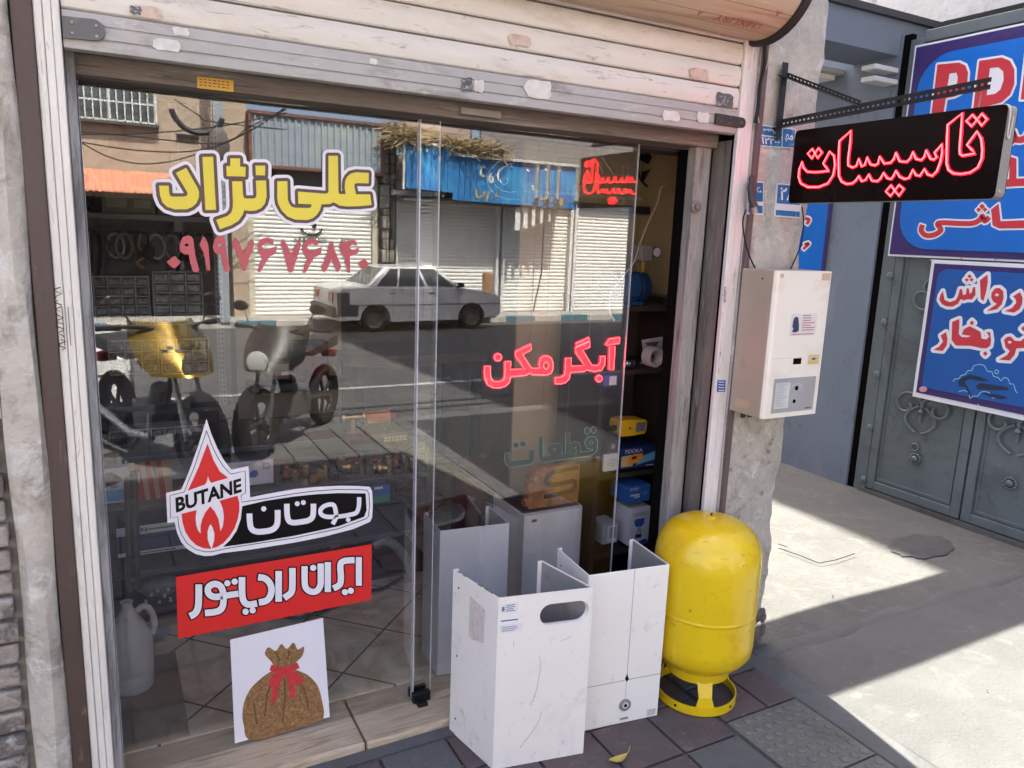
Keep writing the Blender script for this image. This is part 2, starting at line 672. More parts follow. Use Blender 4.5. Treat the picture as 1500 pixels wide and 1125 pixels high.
tact = M('guide_tile', (0.135, 0.128, 0.112), 0.8, 0, 0.15, 4, 0.4, 90, c2=(0.10, 0.095, 0.085), amt=0.25, sscale=5)
tg = MB()
for j in range(-9, 1):
    y0 = 1.335 + j * 0.333
    tg.box(1.787, 2.113, y0 + .004, y0 + .329, -0.06, 0.0)
    for a in range(7):
        for b in range(7):
            tg.lathe([(0.0165, -0.001), (0.0160, 0.003), (0.0125, 0.0052), (0.004, 0.006)], 12,
                     Matrix.Translation((1.787 + .0233 * (2 * a + 1), y0 + .004 + .0232 * (2 * b + 1), 0)))
struct(tg.build('guide_paving', tact, smooth=35))
concr = M('cement_screed', (0.086, 0.085, 0.083), 0.9, 0, 0.24, 2.2, 0.6, 90, c2=(0.075, 0.074, 0.073), amt=0.26, sscale=1.6, c3=(0.112, 0.109, 0.104), amt3=0.16, s3=7)
concd = M('cement_strip', (0.095, 0.095, 0.095), 0.9, 0, 0.2, 3, 0.5, 60, c2=(0.07, 0.07, 0.072), amt=0.25, sscale=3)
struct(MB().box(2.12, 2.235, -1.6, 1.99, -0.06, 0.002).build('cement_strip', concd, bev=0.006))
# driveway in front of the gate, sunk a little at the seam, in two pours
def drive(name, xs, ys, zf, mat):
    return struct(MB().sheet([[(x, y, zf(x, y)) for x in xs] for y in ys]).build(name, mat))


fr = lambda a, b, n: [a + (b - a) * i / n for i in range(n + 1)]
drive('driveway', fr(2.24, 14, 40), fr(0.55, 1.94, 24), lambda x, y: -0.004 + 0.004 * sin(x * 3 + y * 2), concr)
struct(MB().box(2.24, 14, -1.6, 0.545, -.1, -.004).build('shade_apron', M('shade_dark', (0.022, 0.022, 0.023), 0.85, 0, .25, 3, .6, 110)))  # near-black sheet added to stand for the shade mirrored in the glass
concr2 = M('old_cement_yard', (0.086, 0.083, 0.079), 0.9, 0, 0.2, 2.5, 0.7, 45, c2=(0.07, 0.07, 0.072), amt=0.17, sscale=2.2, c3=(0.115, 0.109, 0.101), amt3=0.22, s3=9)
drive('yard', fr(2.24, 4.6, 30), fr(1.955, 9, 60), lambda x, y: 0.003 + 0.004 * sin(x * 5 + y * 3) - 0.012 * max(0, x - 3.6), concr2)
sm_ = MB()
sm_.tube([(2.2 + i * .125, 1.948 + .012 * sin(i * 1.3), -0.052 + .004 * sin(i * 2.1)) for i in range(20)], 0.06, 16)
struct(sm_.build('cement_seam', M('seam_cement', (0.09, 0.089, 0.087), 0.9, 0, .2, 6, .5, 60), smooth=True))
ck = MB()
for pts in ([(1140, 803), (1170, 813), (1200, 825)], [(1200, 825), (1225, 820), (1252, 811)], [(1140, 797), (1153, 801)]):
    ck.tube([WZ(px, py, 0.016) for px, py in pts], 0.002, 5)
struct(ck.build('cement_crack', darkgap))
pt = [WZ(1350 + 47 * cos(2 * PI * i / 26) * (1 + .1 * sin(3 * i)), 800 + 17 * sin(2 * PI * i / 26) * (1 + .12 * cos(2 * i)), 0.0095) for i in range(26)]
struct(MB().fill([pt]).build('cement_patch', M('dark_patch', (0.056, 0.056, 0.059), 0.9, 0, .3, 8, bump=0.8, bscale=50)))
# kerb along the near side and the gutter
struct(MB().box(-8, 14, -1.78, -1.6, -0.4, -0.004).build('near_kerb', concd, bev=0.012))
gt = MB()
for k in range(2):
    y0 = -2.55 - k * .28
    gt.add([(-8, y0, zroad(y0) + .004), (16, y0 - .25, zroad(y0 - .25) + .004), (16, y0 - .32, zroad(y0 - .32) + .004), (-8, y0 - .07, zroad(y0 - .07) + .004)], [(0, 1, 2, 3)])
struct(gt.build('gutter', M('wet_gutter', (0.02, 0.02, 0.02), 0.6)))
lf = MB()
for px, py in ((905, 1116),):
    c0 = WZ(px, py, 0.004)
    lf.sheet([[(c0.x + u * .034, c0.y + v * .014 * (1 - abs(u) ** 2 * .9), 0.008 + .010 * u * u + .006 * abs(v)) for v in (-1, -.4, 0, .4, 1)] for u in fr(-1, 1, 8)])
    lf.tube([(c0.x + .03, c0.y, .012), (c0.x + .05, c0.y + .012, .02), (c0.x + .06, c0.y + .02, .028)], .0012, 5)
tag(lf.build('fallen_leaf', M('yellow_leaf', (0.42, 0.33, 0.08), 0.7), smooth=True), 'yellow curled leaf lying on the grey paving in front of the white panels', 'leaf')
# ------------------------------------------------------------ the shop building
b = T('shop_building', 'plastered shop building whose front wall holds the glazed opening and rolling shutter', 'building', (1, 2.1, 0))
wb = MB()
wb.box(-7, -0.26, F + 0.03, 8, -0.3, 5.1)
wb.box(-0.26, 2.33, 2.34, 8, 2.55, 5.1)
wb.box(2.2, 2.33, 2.2, 8, -0.3, 2.55)
wb.box(-0.26, 2.2, 5.4, 8, -0.3, 2.55)
wb.box(-0.26, 2.33, F + 0.03, 2.34, 2.62, 5.1)
wb.build('wall', plaster, b)
rm = M('shop_wall_paint', (0.24, 0.22, 0.185), 0.8, c2=(0.2, 0.185, 0.155), amt=0.2)
ri = MB()
ri.box(-0.257, -0.25, 2.26, 5.39, 0.0, 2.54)
ri.box(2.19, 2.197, 2.34, 5.39, 0.0, 2.54)
ri.box(-0.25, 2.19, 5.38, 5.398, 0.0, 2.54)
ri.box(-0.25, 2.19, 2.345, 5.38, 2.52, 2.545)
ri.build('room_lining', rm, b)
# plaster pilaster to the left of the post
pl = MB()
xa = WY(0, 375, F).x
prof = [(-0.222, 2.05), (-0.218, 2.012), (-0.20, 1.998), (-0.17, 1.99), (-0.152, 1.995), (-0.142, 2.012), (-0.142, 2.05)]
rows = []
for i in range(60):
    z = -0.02 + i * 3.0 / 59
    rows.append([(x + 0.003 * sin(z * 9 + k), y - 0.004 * sin(z * 5 + k * 2) - random.uniform(0, .003), z) for k, (x, y) in enumerate(prof)])
pl.sheet(rows)
pl.build('pilaster', plaster, b, smooth=True)
# rough brickwork beside it
br = MB()
mo = MB()
mo.box(-1.6, -0.215, 2.03, 2.06, -0.02, 1.15)
brickm = M('weathered_brick', (0.30, 0.26, 0.225), 0.9, 0, 0.3, 6, 0.8, 40, c2=(0.12, 0.105, 0.095), amt=0.36, sscale=9, c3=(0.45, 0.43, 0.40), amt3=0.15, s3=12)
for j in range(19):
    z = 0.0 + j * 0.0605
    off = -0.09 if j % 2 else 0.0
    for i in range(8):
        x1 = -0.232 - i * 0.175 + off
        x0 = x1 - 0.165
        if j % 2 and i == 0:
            br.box(-0.232 - .078, -0.232 + random.uniform(-.006, .004), 2.0 + random.uniform(-.004, .01), 2.06, z, z + 0.049)
        br.box(x0, x1 + random.uniform(-.004, .004), 2.0 + random.uniform(-.012, .016), 2.06, z + random.uniform(-.002, .002), z + 0.049)
mo.build('mortar', M('mortar', (0.22, 0.20, 0.17), 0.95, bump=0.8, bscale=30), b)
bo = br.build('brickwork', brickm, b, bev=0.006)
# plaster above the bricks
MB().box(-1.6, -0.222, 2.005, 2.06, 1.15, 3.0).build('plaster_field', plaster, b)
# pillar on the right, with a worn edge
pw = MB()
rows = []
prof = [(1.99, 2.03), (1.992, 2.0), (2.1, 1.998), (2.2, 2.0), (2.275, 2.0), (2.292, 2.01), (2.30, 2.04), (2.302, 2.2), (2.302, 2.5)]
for i in range(90):
    z = -0.02 + i * 3.2 / 89
    e = random.uniform(0, 0.008) + 0.006 * sin(z * 13) + (0.02 if z < 0.08 else 0)
    rows.append([(x - (e if k in (4, 5, 6, 7) else 0), y + (e * 0.6 if k in (4, 5) else 0) - 0.002 * sin(z * 11 + k), z) for k, (x, y) in enumerate(prof)])
pw.sheet(rows)
pw.build('pillar', plaster2, b, smooth=True)
# chips in the pillar's face
for k in range(22):
    ch = MB()
    x, z, r = random.uniform(2.02, 2.27), random.uniform(0.03, 1.0), random.uniform(.003, .009)
    ch.fill([[(x + r * cos(a) * random.uniform(.6, 1.3), 1.9935, z + r * 1.3 * sin(a) * random.uniform(.6, 1.3)) for a in fr(0, 5.6, 7)]])
    ch.build('plaster_chip', M('chip_grey', (0.25, 0.23, 0.21), 0.95), b)
mt = MB()
for k in range(14):
    x, z, r = random.uniform(2.2, 2.28), random.uniform(.0, .14), random.uniform(.008, .02)
    mt.sphere((x + .01, 2.0, z), r, 5, (1, .5, 1.2))
mt.build('broken_base', M('broken_plaster', (0.12, 0.11, 0.10), 0.95, bump=1.0, bscale=40), b)
# threshold stone
ts = MB()
travm = M('travertine', (0.47, 0.37, 0.26), 0.6, 0, 0.25, 3, 0.2, 60, c2=(0.29, 0.22, 0.145), amt=0.25, sscale=5, stretch=(0.8, 7, 7), c3=(0.56, 0.49, 0.39), amt3=0.2, s3=6)
ts.box(-0.14, 0.638, 2.045, 2.30, -0.03, 0.028)
ts.box(0.643, 1.93, 2.045, 2.30, -0.03, 0.027)
ts.build('threshold', travm, b, bev=0.008)
MB().box(-0.14, 1.95, 2.0, 2.044, -0.05, 0.004).build('threshold_mortar', concd, b)
# shop floor
fm = bpy.data.materials.new('beige_floor_tile')
fm.use_nodes = True
nt = fm.node_tree
bs = nt.nodes['Principled BSDF']
bs.inputs['Roughness'].default_value = 0.35
tc = nt.nodes.new('ShaderNodeTexCoord')
mp = nt.nodes.new('ShaderNodeMapping')
mp.inputs['Rotation'].default_value = (0, 0, radians(-45))
mp.inputs['Location'].default_value = (0.1, 0.07, 0)
bt = nt.nodes.new('ShaderNodeTexBrick')
bt.offset = 0
bt.inputs['Scale'].default_value = 1.0
bt.inputs['Mortar Size'].default_value = 0.004
bt.inputs['Brick Width'].default_value = 0.33
bt.inputs['Row Height'].default_value = 0.33
bt.inputs['Mortar'].default_value = (0.10, 0.08, 0.06, 1)
nz = nt.nodes.new('ShaderNodeTexNoise')
nz.inputs['Scale'].default_value = 4
nz.inputs['Detail'].default_value = 9
nz.inputs['Distortion'].default_value = 2.5
cr = nt.nodes.new('ShaderNodeValToRGB')
cr.color_ramp.elements[0].position = 0.35
cr.color_ramp.elements[0].color = (0.48, 0.385, 0.26, 1)
cr.color_ramp.elements[1].position = 0.62
cr.color_ramp.elements[1].color = (0.74, 0.645, 0.49, 1)
nt.links.new(tc.outputs['Object'], mp.inputs[0])
nt.links.new(mp.outputs[0], bt.inputs['Vector'])
nt.links.new(tc.outputs['Object'], nz.inputs['Vector'])
nt.links.new(nz.outputs['Fac'], cr.inputs[0])
nt.links.new(cr.outputs[0], bt.inputs['Color1'])
nt.links.new(cr.outputs[0], bt.inputs['Color2'])
nt.links.new(bt.outputs['Color'], bs.inputs['Base Color'])
struct(MB().box(-0.25, 2.19, 2.302, 5.38, -0.1, 0.03).build('shop_floor', fm))
wd = MB()
wd.box(-0.13, 0.155, 2.303, 2.83, 0.0301, 0.036)
wd.build('doorside_slab', M('brown_slab', (0.30, 0.23, 0.155), 0.4, 0, 0.2, 3, 0.1, 60, c2=(0.22, 0.165, 0.11), amt=0.3, sscale=4, stretch=(3, 0.8, 1)), b)

# posts that guide the shutter
g = T('shutter_guide_post', 'flaking white guide post with brown edge at the left of the glass', 'post', (-0.075, F, 0), 'guide posts of the rolling shutter')
m = MB()
m.box(-0.100, -0.083, F - .005, F + .11, -0.01, 2.6)
m.box(-0.0825, -0.066, F - .002, F + .11, -0.01, 2.6)
m.box(-0.0655, -0.050, F - .006, F + .11, -0.01, 2.6)
m.build('post_face', whitepost, g, bev=0.003)
MB().box(-0.141, -0.1005, F - .012, F + .1, -0.01, 3.0).build('brown_strip', brownpaint, g, bev=0.003)
MB().box(-0.0495, -0.030, F + .05, F + .165, 0.0, 1.97).build('inner_rail', M('grey_old_rail', (0.42, 0.41, 0.40), 0.7, 0, 0.3, 6, 0.5, 30, c2=(0.2, 0.19, 0.18), amt=0.3, sscale=5, stretch=(8, 8, 0.8)), g, bev=0.003)
scr = MB()
for k in range(5):
    z0 = 1.30 + k * .03
    scr.tube([(-0.094 + .008 * sin(j * 1.9 + k), F - .0065, z0 + j * .005) for j in range(6)], .0010, 4)
for k in range(2):
    scr.tube([(-0.088 + .012 * k, F - .0065, 1.31 + .01 * j) for j in range(10)], .0009, 4)
scr.build('pen_scribble', vblack, g)
g2 = T('shutter_guide_post', 'chalky pale guide post with brown edge at the right of the opening', 'post', (1.95, F, 0), 'guide posts of the rolling shutter')
m = MB()
m.box(1.925, 1.955, F - .005, F + .012, 0.0, 2.27)
m.box(1.956, 1.990, F - .003, F + .012, 0.0, 2.275)
m.build('post_face', pinkpost, g2, bev=0.003)
MB().box(1.9915, 2.012, F - .028, F + .0, 0.0, 2.26).build('brown_strip', M('purplish_brown_paint', (0.11, 0.075, 0.075), 0.5, c2=(0.2, 0.15, 0.14), amt=0.1), g2, bev=0.003)
st = MB()
st.fill([quad_y([(1051, 557), (1063, 557), (1062, 574), (1050, 574)], F - .0065)])
st.build('sticker', M('blue_label', (0.03, 0.08, 0.35), 0.5), g2)
st = MB()
for k in range(4):
    st.fill([quad_y([(1052.5, 559 + k * 4), (1061, 559.3 + k * 4), (1061, 560.6 + k * 4), (1052.5, 560.3 + k * 4)], F - .0072)])
st.build('sticker_print', printwhite, g2)
st = MB()
for k in range(6):
    st.tube([WY(1062 + 2 * sin(j * 2 + k), 420 + k * 4 + j, F - .0072) for j in range(4)], .0009, 4)
st.build('pen_scribble', vblack, g2)

# door frame members between the glass and the right-hand post
fr_ = T('door_frame', 'weathered timber and steel frame around the glazed shop front', 'door frame', (0.9, 2.16, 0.02))
m = MB()
m.box(1.846, 1.915, 2.125, 2.20, 0.02, 1.95)
o = m.build('jamb', woodgrey, fr_, bev=0.004)
m = MB()
m.box(1.934, 1.985, F + .024, 2.18, 0.0, 1.95)
m.build('steel_jamb', framebrown, fr_, bev=0.003)
MB().box(1.845, 2.2, 2.205, 2.222, 0.0, 1.915).box(1.90, 1.99, 2.1825, 2.2045, 0.0, 1.93).box(1.928, 1.984, F + .0125, F + .0235, 0.0, 1.95).box(1.8425, 1.8455, 2.168, 2.2045, 0.02, 1.92).box(1.9155, 1.9335, 2.14, 2.18, 0.02, 1.92).build('rebate_shade', darkgap, fr_)  # near-black boxes stand for the shade in the gaps of the frame
m = MB()
m.box(-0.048, 1.925, 2.105, 2.23, 1.925, 1.975)
m.box(-0.048, 1.925, 2.12, 2.23, 1.976, 2.04)
m.build('head_beam', woodbrown, fr_, bev=0.004)
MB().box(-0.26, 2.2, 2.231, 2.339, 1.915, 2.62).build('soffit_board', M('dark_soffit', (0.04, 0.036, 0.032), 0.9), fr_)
m = MB()
m.box(0.93, 1.06, 2.085, 2.105, 1.935, 1.955)
m.build('latch_plate', M('dull_plate', (0.26, 0.24, 0.20), 0.6, 0.3), fr_, bev=0.002)
bolt = MB().lathe([(0.022, 0), (0.022, 0.008), (0.012, 0.010), (0.012, 0.02), (0.002, 0.022)], 16, Matrix.Translation(WY(1018, 303, 2.125)) @ Matrix.Rotation(PI / 2, 4, 'X'))
bolt.build('bolt', framebrown, fr_, smooth=True)
m = MB()
q = [(289, 112), (342, 118), (342, 135), (289, 129)]
m.fill([quad_y(q, 2.119 - .015, .001)])
m.build('yellow_label', M('orange_label', (0.62, 0.34, 0.02), 0.5), fr_)
m = MB()
for k in range(3):
    for j in range(7):
        x0 = 292 + j * 6.6
        m.fill([quad_y([(x0, 115 + k * 4.3 + j * .75), (x0 + random.uniform(3, 6), 115.5 + k * 4.3 + j * .75), (x0 + 4, 117 + k * 4.3 + j * .75), (x0, 116.6 + k * 4.3 + j * .75)], 2.119 - .015, .0016)])
m.build('label_print', vbrown, fr_)

# rolling shutter: bottom bar, slats, the rolled part
sh = T('rolling_shutter', 'half raised zinc rolling shutter above the shop window', 'shutter', (0.93, F, 1.97))
m = MB()
pr_ = [(F + .012, 1.963), (F + .004, 1.966), (F + .003, 1.987), (F + .007, 1.988), (F + .007, 1.991), (F + .003, 1.992), (F + .002, 2.015), (F + .006, 2.016), (F + .006, 2.019), (F + .003, 2.020), (F + .004, 2.044), (F + .03, 2.047), (F + .03, 1.963)]
X0, X1 = -0.0475, 1.923
m.prism([(X0, y, z) for y, z in pr_], (X1 - X0, 0, 0))
m.build('bottom_bar', steel, sh, bev=0.001)
m = MB()
z = 2.0475
for k in range(7):
    h = 0.070
    dy = 0.0
    pr_ = [(F + .030, z), (F + .014, z), (F + .009, z + .004), (F + .005, z + .02), (F + .003, z + .035), (F + .005, z + .05), (F + .009, z + h - .007), (F + .014, z + h - .004), (F + .030, z + h - .004)]
    m.prism([(X0, y - .006 * max(0, k - 2), zz) for y, zz in pr_], (X1 - X0, 0, 0))
    z += h
m.build('slats', slatm, sh, smooth=30)
MB().box(X0, X1, F + .031, F + .05, 1.97, 2.6).build('slat_gap_shade', darkgap, sh)
for (ax, ay, bx, by, nm) in ((92, 40, 154, 47, 1), (1047, 174, 1090, 181, 2)):
    a0, b0 = WY(ax, ay, F), WY(bx, by, F)
    lk = MB()
    hh = 0.017 if nm == 2 else 0.022
    pts = [(a0.x, F - .008, a0.z - hh), (b0.x - hh, F - .008, b0.z - hh)] + [(b0.x - hh + hh * cos(a), F - .008, b0.z + hh * sin(a)) for a in fr(-PI / 2, PI / 2, 8)] + [(a0.x, F - .008, a0.z + hh)]
    lk.prism(pts, (0, .010, 0))
    lo = lk.build('lock_tab', M('dark_tab', (0.11, 0.11, 0.11), 0.5, 0.4, c2=(.2, .19, .18), amt=.2) if nm == 1 else M('dark_tab_b', (0.05, 0.048, 0.047), 0.5, 0.4), sh, bev=0.001)
    rv = MB()
    for u in ((.22, .8) if nm == 1 else (.16, .45)):
        for vv in (-.5, .5):
            MB().sphere((a0.x + (b0.x - a0.x) * u, F - .0085, a0.z + vv * hh), .0042, 6, (1, .6, 1)).build('rivet', M('rivet', (.30, .30, .29), .4, .6) if nm == 1 else M('rivet_dark', (.12, .11, .11), .4, .6), lo, smooth=True)
    if nm == 2:
        rv.sphere((b0.x - hh, F - .0085, b0.z), .007, 6, (1, .2, 1))
        rv.build('rivet', M('rivet_dark', (.12, .11, .11), .4, .6), lo, smooth=True)
# scraps of paper and paint left on the slats
def scrap(name, px, py, wpx, hpx, mat, y=F - .001, n=14, seed=1, parent=sh, sk=0.12):
    rr = random.Random(seed)
    pts = []
    for i in range(n):
        a = 2 * PI * i / n
        c, s_ = cos(a), sin(a)
        k = 1 / max(abs(c), abs(s_)) * rr.uniform(.78, 1.05)
        pts.append(WY(px + c * k * wpx / 2, py + s_ * k * hpx / 2 + c * k * wpx / 2 * sk, y))
    MB().fill([pts]).build(name, mat, parent)


scrapw = M('torn_paper', (0.62, 0.60, 0.56), 0.9, var=0.2, scale=30)
scrapp = M('pinkish_paper', (0.60, 0.47, 0.40), 0.9, var=0.15, scale=30, c2=(0.50, 0.30, 0.22), amt=0.25, sscale=40)
scrapd = M('dark_paper', (0.10, 0.10, 0.11), 0.9, var=0.3, scale=60, c2=(0.4, 0.4, 0.4), amt=0.25, sscale=120)
scrap('paper_scrap', 788, 131, 44, 28, scrapw, seed=3)
scrap('paper_scrap', 246, 66, 44, 20, scrapw, seed=4)
scrap('paper_scrap', 265, 46, 26, 12, scrapw, seed=5)
scrap('paper_scrap', 983, 170, 26, 16, scrapw, seed=6)
scrap('paper_scrap', 1030, 172, 20, 18, scrapw, seed=7)
scrap('paper_scrap', 547, 90, 12, 9, scrapw, seed=8)
scrap('paper_scrap', 702, 126, 16, 20, scrapw, seed=9)
scrap('paper_scrap', 684, 124, 18, 22, scrapd, seed=10)
scrap('paper_scrap', 1062, 146, 26, 22, scrapd, seed=11, y=F - .001)
scrap('paper_scrap', 762, 59, 34, 18, scrapp, seed=12, y=F - .0008)
scrap('paper_scrap', 1024, 108, 30, 18, scrapp, seed=13, y=F - .0008)
scrap('paper_scrap', 216, 17, 48, 18, scrapp, seed=14, y=F - .0012)
scrap('paper_scrap', 199, 15, 18, 13, scrapd, seed=15, y=F - .0022)
# the roll
RX0, RX1, RYC, RZC, RR = -0.05, 1.935, 1.96, 2.44, 0.185
rl = MB()
ns = 22
gap = MB()
for k in range(ns):
    a0, a1 = 2 * PI * k / ns, 2 * PI * (k + 1) / ns - 0.012
    pts = [(RYC + RR * cos(a), RZC + RR * sin(a)) for a in fr(a0, a1, 4)]
    pts += [(RYC + (RR - .012) * cos(a), RZC + (RR - .012) * sin(a)) for a in fr(a1, a0, 4)]
    rl.prism([(RX0, y, z) for y, z in pts], (RX1 - RX0, 0, 0))
tanm = M('tan_roll_sheet', (0.55, 0.44, 0.31), 0.5, 0.05, 0.12, 2, 0.08, 60, c2=(0.36, 0.25, 0.15), amt=0.25, sscale=2.5, stretch=(0.5, 5, 5), c3=(0.62, 0.52, 0.40), amt3=0.15, s3=5)
rl.build('roll', tanm, sh, smooth=30)
MB().cyl((RX0, RYC, RZC), (RX1 + .004, RYC, RZC), RR - .014, 32).build('roll_inner_shade', darkgap, sh)
ep = MB().lathe([(0.01, 0), (RR + .012, 0), (RR + .016, .008), (RR + .016, .022), (RR + .008, .03), (0.01, .03)], 40, Matrix.Translation((RX1 + .002, RYC, RZC)) @ Matrix.Rotation(PI / 2, 4, 'Y'))
ep.build('roll_end_plate', M('black_rubber', (0.02, 0.019, 0.018), 0.7), sh, smooth=35)


def on_roll(x, a, d=0.0012):
    return Vector((x, RYC + (RR + d) * cos(a), RZC + (RR + d) * sin(a)))


inkm = M('faded_red_ink', (0.42, 0.10, 0.06), 0.7, c2=(0.50, 0.34, 0.22), amt=0.25, sscale=60)
def roll_word(word, xa, xb, aa, ab, bold=.01):
    t = text_mb(word, [(0, 0, 0), (1, 0, 0), (1, 0, 1), (0, 0, 1)], (0, 0, 0), 0, bold)
    out = MB()
    out.add([on_roll(xa + (xb - xa) * p[0], aa + (ab - aa) * p[2]) for p in t.v], t.f)
    out.build('roll_lettering', inkm, sh)


A = lambda deg: radians(deg)
roll_word('LUXURY', 1.86, 1.67, A(244), A(252))
roll_word('LUXURY', 1.50, 1.32, A(226), A(233))
roll_word('A', 1.62, 1.60, A(244), A(251))
roll_word('A', 1.885, 1.865, A(226), A(233))
roll_word('LUXURY', 1.78, 1.60, A(208), A(215))
# ------------------------------------------------------------ glazing
GL = glass_mat('window_glass', 0.105, (0.985, 0.99, 0.985), 0.004)
edge = M('glass_edge', (0.62, 0.66, 0.70), 0.25, var=0.1, scale=30)


def pane(x0, x1, y, z0, z1, label, loc):
    t = T('glass_pane', label, 'window pane', loc, 'frameless panes of the shop window')
    MB().box(x0 + .0015, x1 - .0015, y, y + .007, z0, z1).build('pane', GL, t)
    for xx, s in ((x0, 1), (x1, -1)):
        MB().box(min(xx, xx + s * .0013), max(xx, xx + s * .0013), y - .0002, y + .0072, z0, z1).build('pane_edge', edge, t)
    return t


pa = pane(-0.029, 0.912, DG, 0.030, 1.924, 'wide left glass pane carrying the yellow lettering and round flame sticker', (0.44, DG, 0.03))
pb = pane(0.846, 1.658, DG + .012, 0.030, 1.924, 'right glass pane behind the white panels with red lit word hung inside it', (1.25, DG, 0.03))
MB().box(0.8462, 0.8500, DG - .001, DG + .0115, 0.03, 1.924).build('edge_profile', M('clear_profile', (0.50, 0.50, 0.55), 0.2, 0.1, 0.1, 5), pb)
fc = MB()
fc.box(0.842, 0.905, DG - .022, DG - .001, 0.028, 0.062)
fc.box(0.842, 0.905, DG + .020, DG + .035, 0.028, 0.062)
fc.box(0.850, 0.885, DG - .05, DG - .0225, 0.028, 0.040)
fc.build('floor_clamp', black, pb, bev=.003)
hd = MB()
hd.tube([WY(186, 700, 2.24), WY(190, 866, 2.24)], .0085, 10)
hd.tube([WY(196, 690, 2.24), WY(201, 862, 2.24)], .0105, 10)
hd.build('pull_handle', black, pa, smooth=True)
for py in (735, 850):
    MB().cyl(WY(195, py, DG + .0075), WY(195, py, 2.24), .006, 10).build('handle_stud', black, pa, smooth=True)

TW = (0, -1, 0)
gy = lambda px, py: WY(px, py, DG)
Z1 = Trace(200, 200, 7.5, gy, TW)
Z2 = Trace(380, 200, 7.5, gy, TW)
n1 = [('p', [(247, 540), (352, 540), (358, 620), (368, 650), (390, 660), (520, 660), (552, 650), (562, 625), (550, 600), (430, 400), (545, 345), (668, 560), (686, 610), (684, 670), (655, 735), (610, 775), (550, 800), (420, 800), (335, 772), (285, 725), (258, 650)]),
      ('p', [(722, 225), (840, 222), (872, 805), (757, 808)]),
      ('p', [(1030, 240), (1135, 240), (1137, 330), (1197, 335), (1195, 440), (990, 435), (985, 325), (1028, 325)]),
      ('p', [(1305, 320), (1412, 320), (1410, 428), (1310, 425)]),
      ('p', [(1048, 492), (1160, 492), (1168, 640), (1180, 675), (1200, 682), (1290, 680), (1312, 665), (1316, 640), (1310, 485), (1422, 482), (1428, 660), (1410, 735), (1370, 785), (1310, 812), (1250, 818), (1180, 810), (1165, 860), (1120, 925), (1040, 975), (915, 1018), (875, 915), (1000, 872), (1040, 835), (1056, 780), (1058, 720)])]
n2 = [('p', [(195, 492), (305, 490), (310, 690), (325, 735), (352, 770), (390, 782), (540, 785), (566, 775), (572, 745), (425, 738), (422, 605), (720, 628), (750, 622), (757, 600), (757, 212), (860, 212), (866, 600), (872, 625), (890, 632), (945, 632), (935, 560), (940, 490), (960, 445), (1000, 408), (1060, 393), (1200, 400), (1198, 515), (1070, 512), (1045, 520), (1040, 545), (1060, 635), (1215, 635), (1230, 752), (1100, 765), (960, 768), (880, 758), (812, 722), (770, 742), (680, 745), (665, 805), (630, 860), (580, 900), (520, 918), (390, 912), (310, 880), (245, 815), (205, 740), (195, 680)])]
t = T('name_lettering', 'large yellow outlined lettering stuck high on the left pane', 'sticker', gy(390, 345))
for nm, off, d, mt_ in (('lettering_backing', .0168, .0006, white), ('lettering_outline', .0086, .0012, vbrown), ('lettering_face', 0, .0018, vyellow)):
    mb_ = MB()
    letters(Z1, n1, d, off, mb_)
    letters(Z2, n2, d + .00015, off, mb_)
    mb_.build(nm, mt_, t, fix=False)

Z3 = Trace(230, 320, 4.6875, gy, TW)
nine = [(165, 150), (180, 128), (205, 117), (230, 120), (248, 140), (255, 190), (262, 250), (290, 355), (272, 368), (248, 366), (225, 295), (218, 248), (185, 245), (162, 228), (153, 195)]
six = [(690, 190), (700, 160), (725, 137), (765, 130), (797, 145), (800, 170), (790, 180), (760, 168), (735, 175), (722, 195), (735, 212), (775, 212), (825, 188), (815, 240), (770, 265), (738, 320), (712, 368), (690, 368), (703, 320), (722, 270), (697, 235)]
num = [('p', [(65, 300), (110, 262), (122, 258), (165, 300), (122, 344), (112, 342)]),
       ('p', nine, [circ(203, 182, 14, 10)]),
       ('p', [(290, 180), (318, 122), (335, 140), (352, 180), (358, 260), (366, 355), (342, 358), (328, 270), (312, 215)]),
       ('p', [(x * .88 + 248, y) for x, y in nine], [circ(430, 184, 14, 10)]),
       ('p', [(515, 180), (535, 130), (555, 150), (575, 190), (592, 235), (612, 205), (640, 150), (655, 140), (667, 180), (640, 250), (608, 362), (588, 362), (560, 265)]),
       ('p', six),
       ('p', [(848, 170), (865, 140), (885, 165), (905, 205), (920, 240), (940, 200), (965, 160), (978, 150), (990, 185), (965, 260), (932, 368), (905, 374), (880, 280)]),
       ('p', [(x + 308, y + 6) for x, y in six]),
       ('p', [(1125, 340), (1150, 290), (1172, 220), (1188, 155), (1208, 160), (1220, 215), (1240, 265), (1266, 335), (1240, 372), (1218, 330), (1200, 282), (1180, 325), (1150, 374)]),
       ('p', [(1250, 190), (1262, 160), (1280, 155), (1300, 168), (1335, 145), (1362, 150), (1375, 168), (1368, 188), (1340, 178), (1322, 192), (1335, 212), (1360, 212), (1388, 200), (1378, 240), (1325, 262), (1328, 372), (1306, 374), (1288, 275), (1262, 240)]),
       ('p', [(1380, 312), (1418, 278), (1428, 278), (1458, 312), (1420, 354), (1412, 350)])]
tag(letters(Z3, num, .0008).build('phone_number_lettering', vpink, fix=False), 'faded red row of digits stuck under the yellow lettering on the left pane', 'sticker')

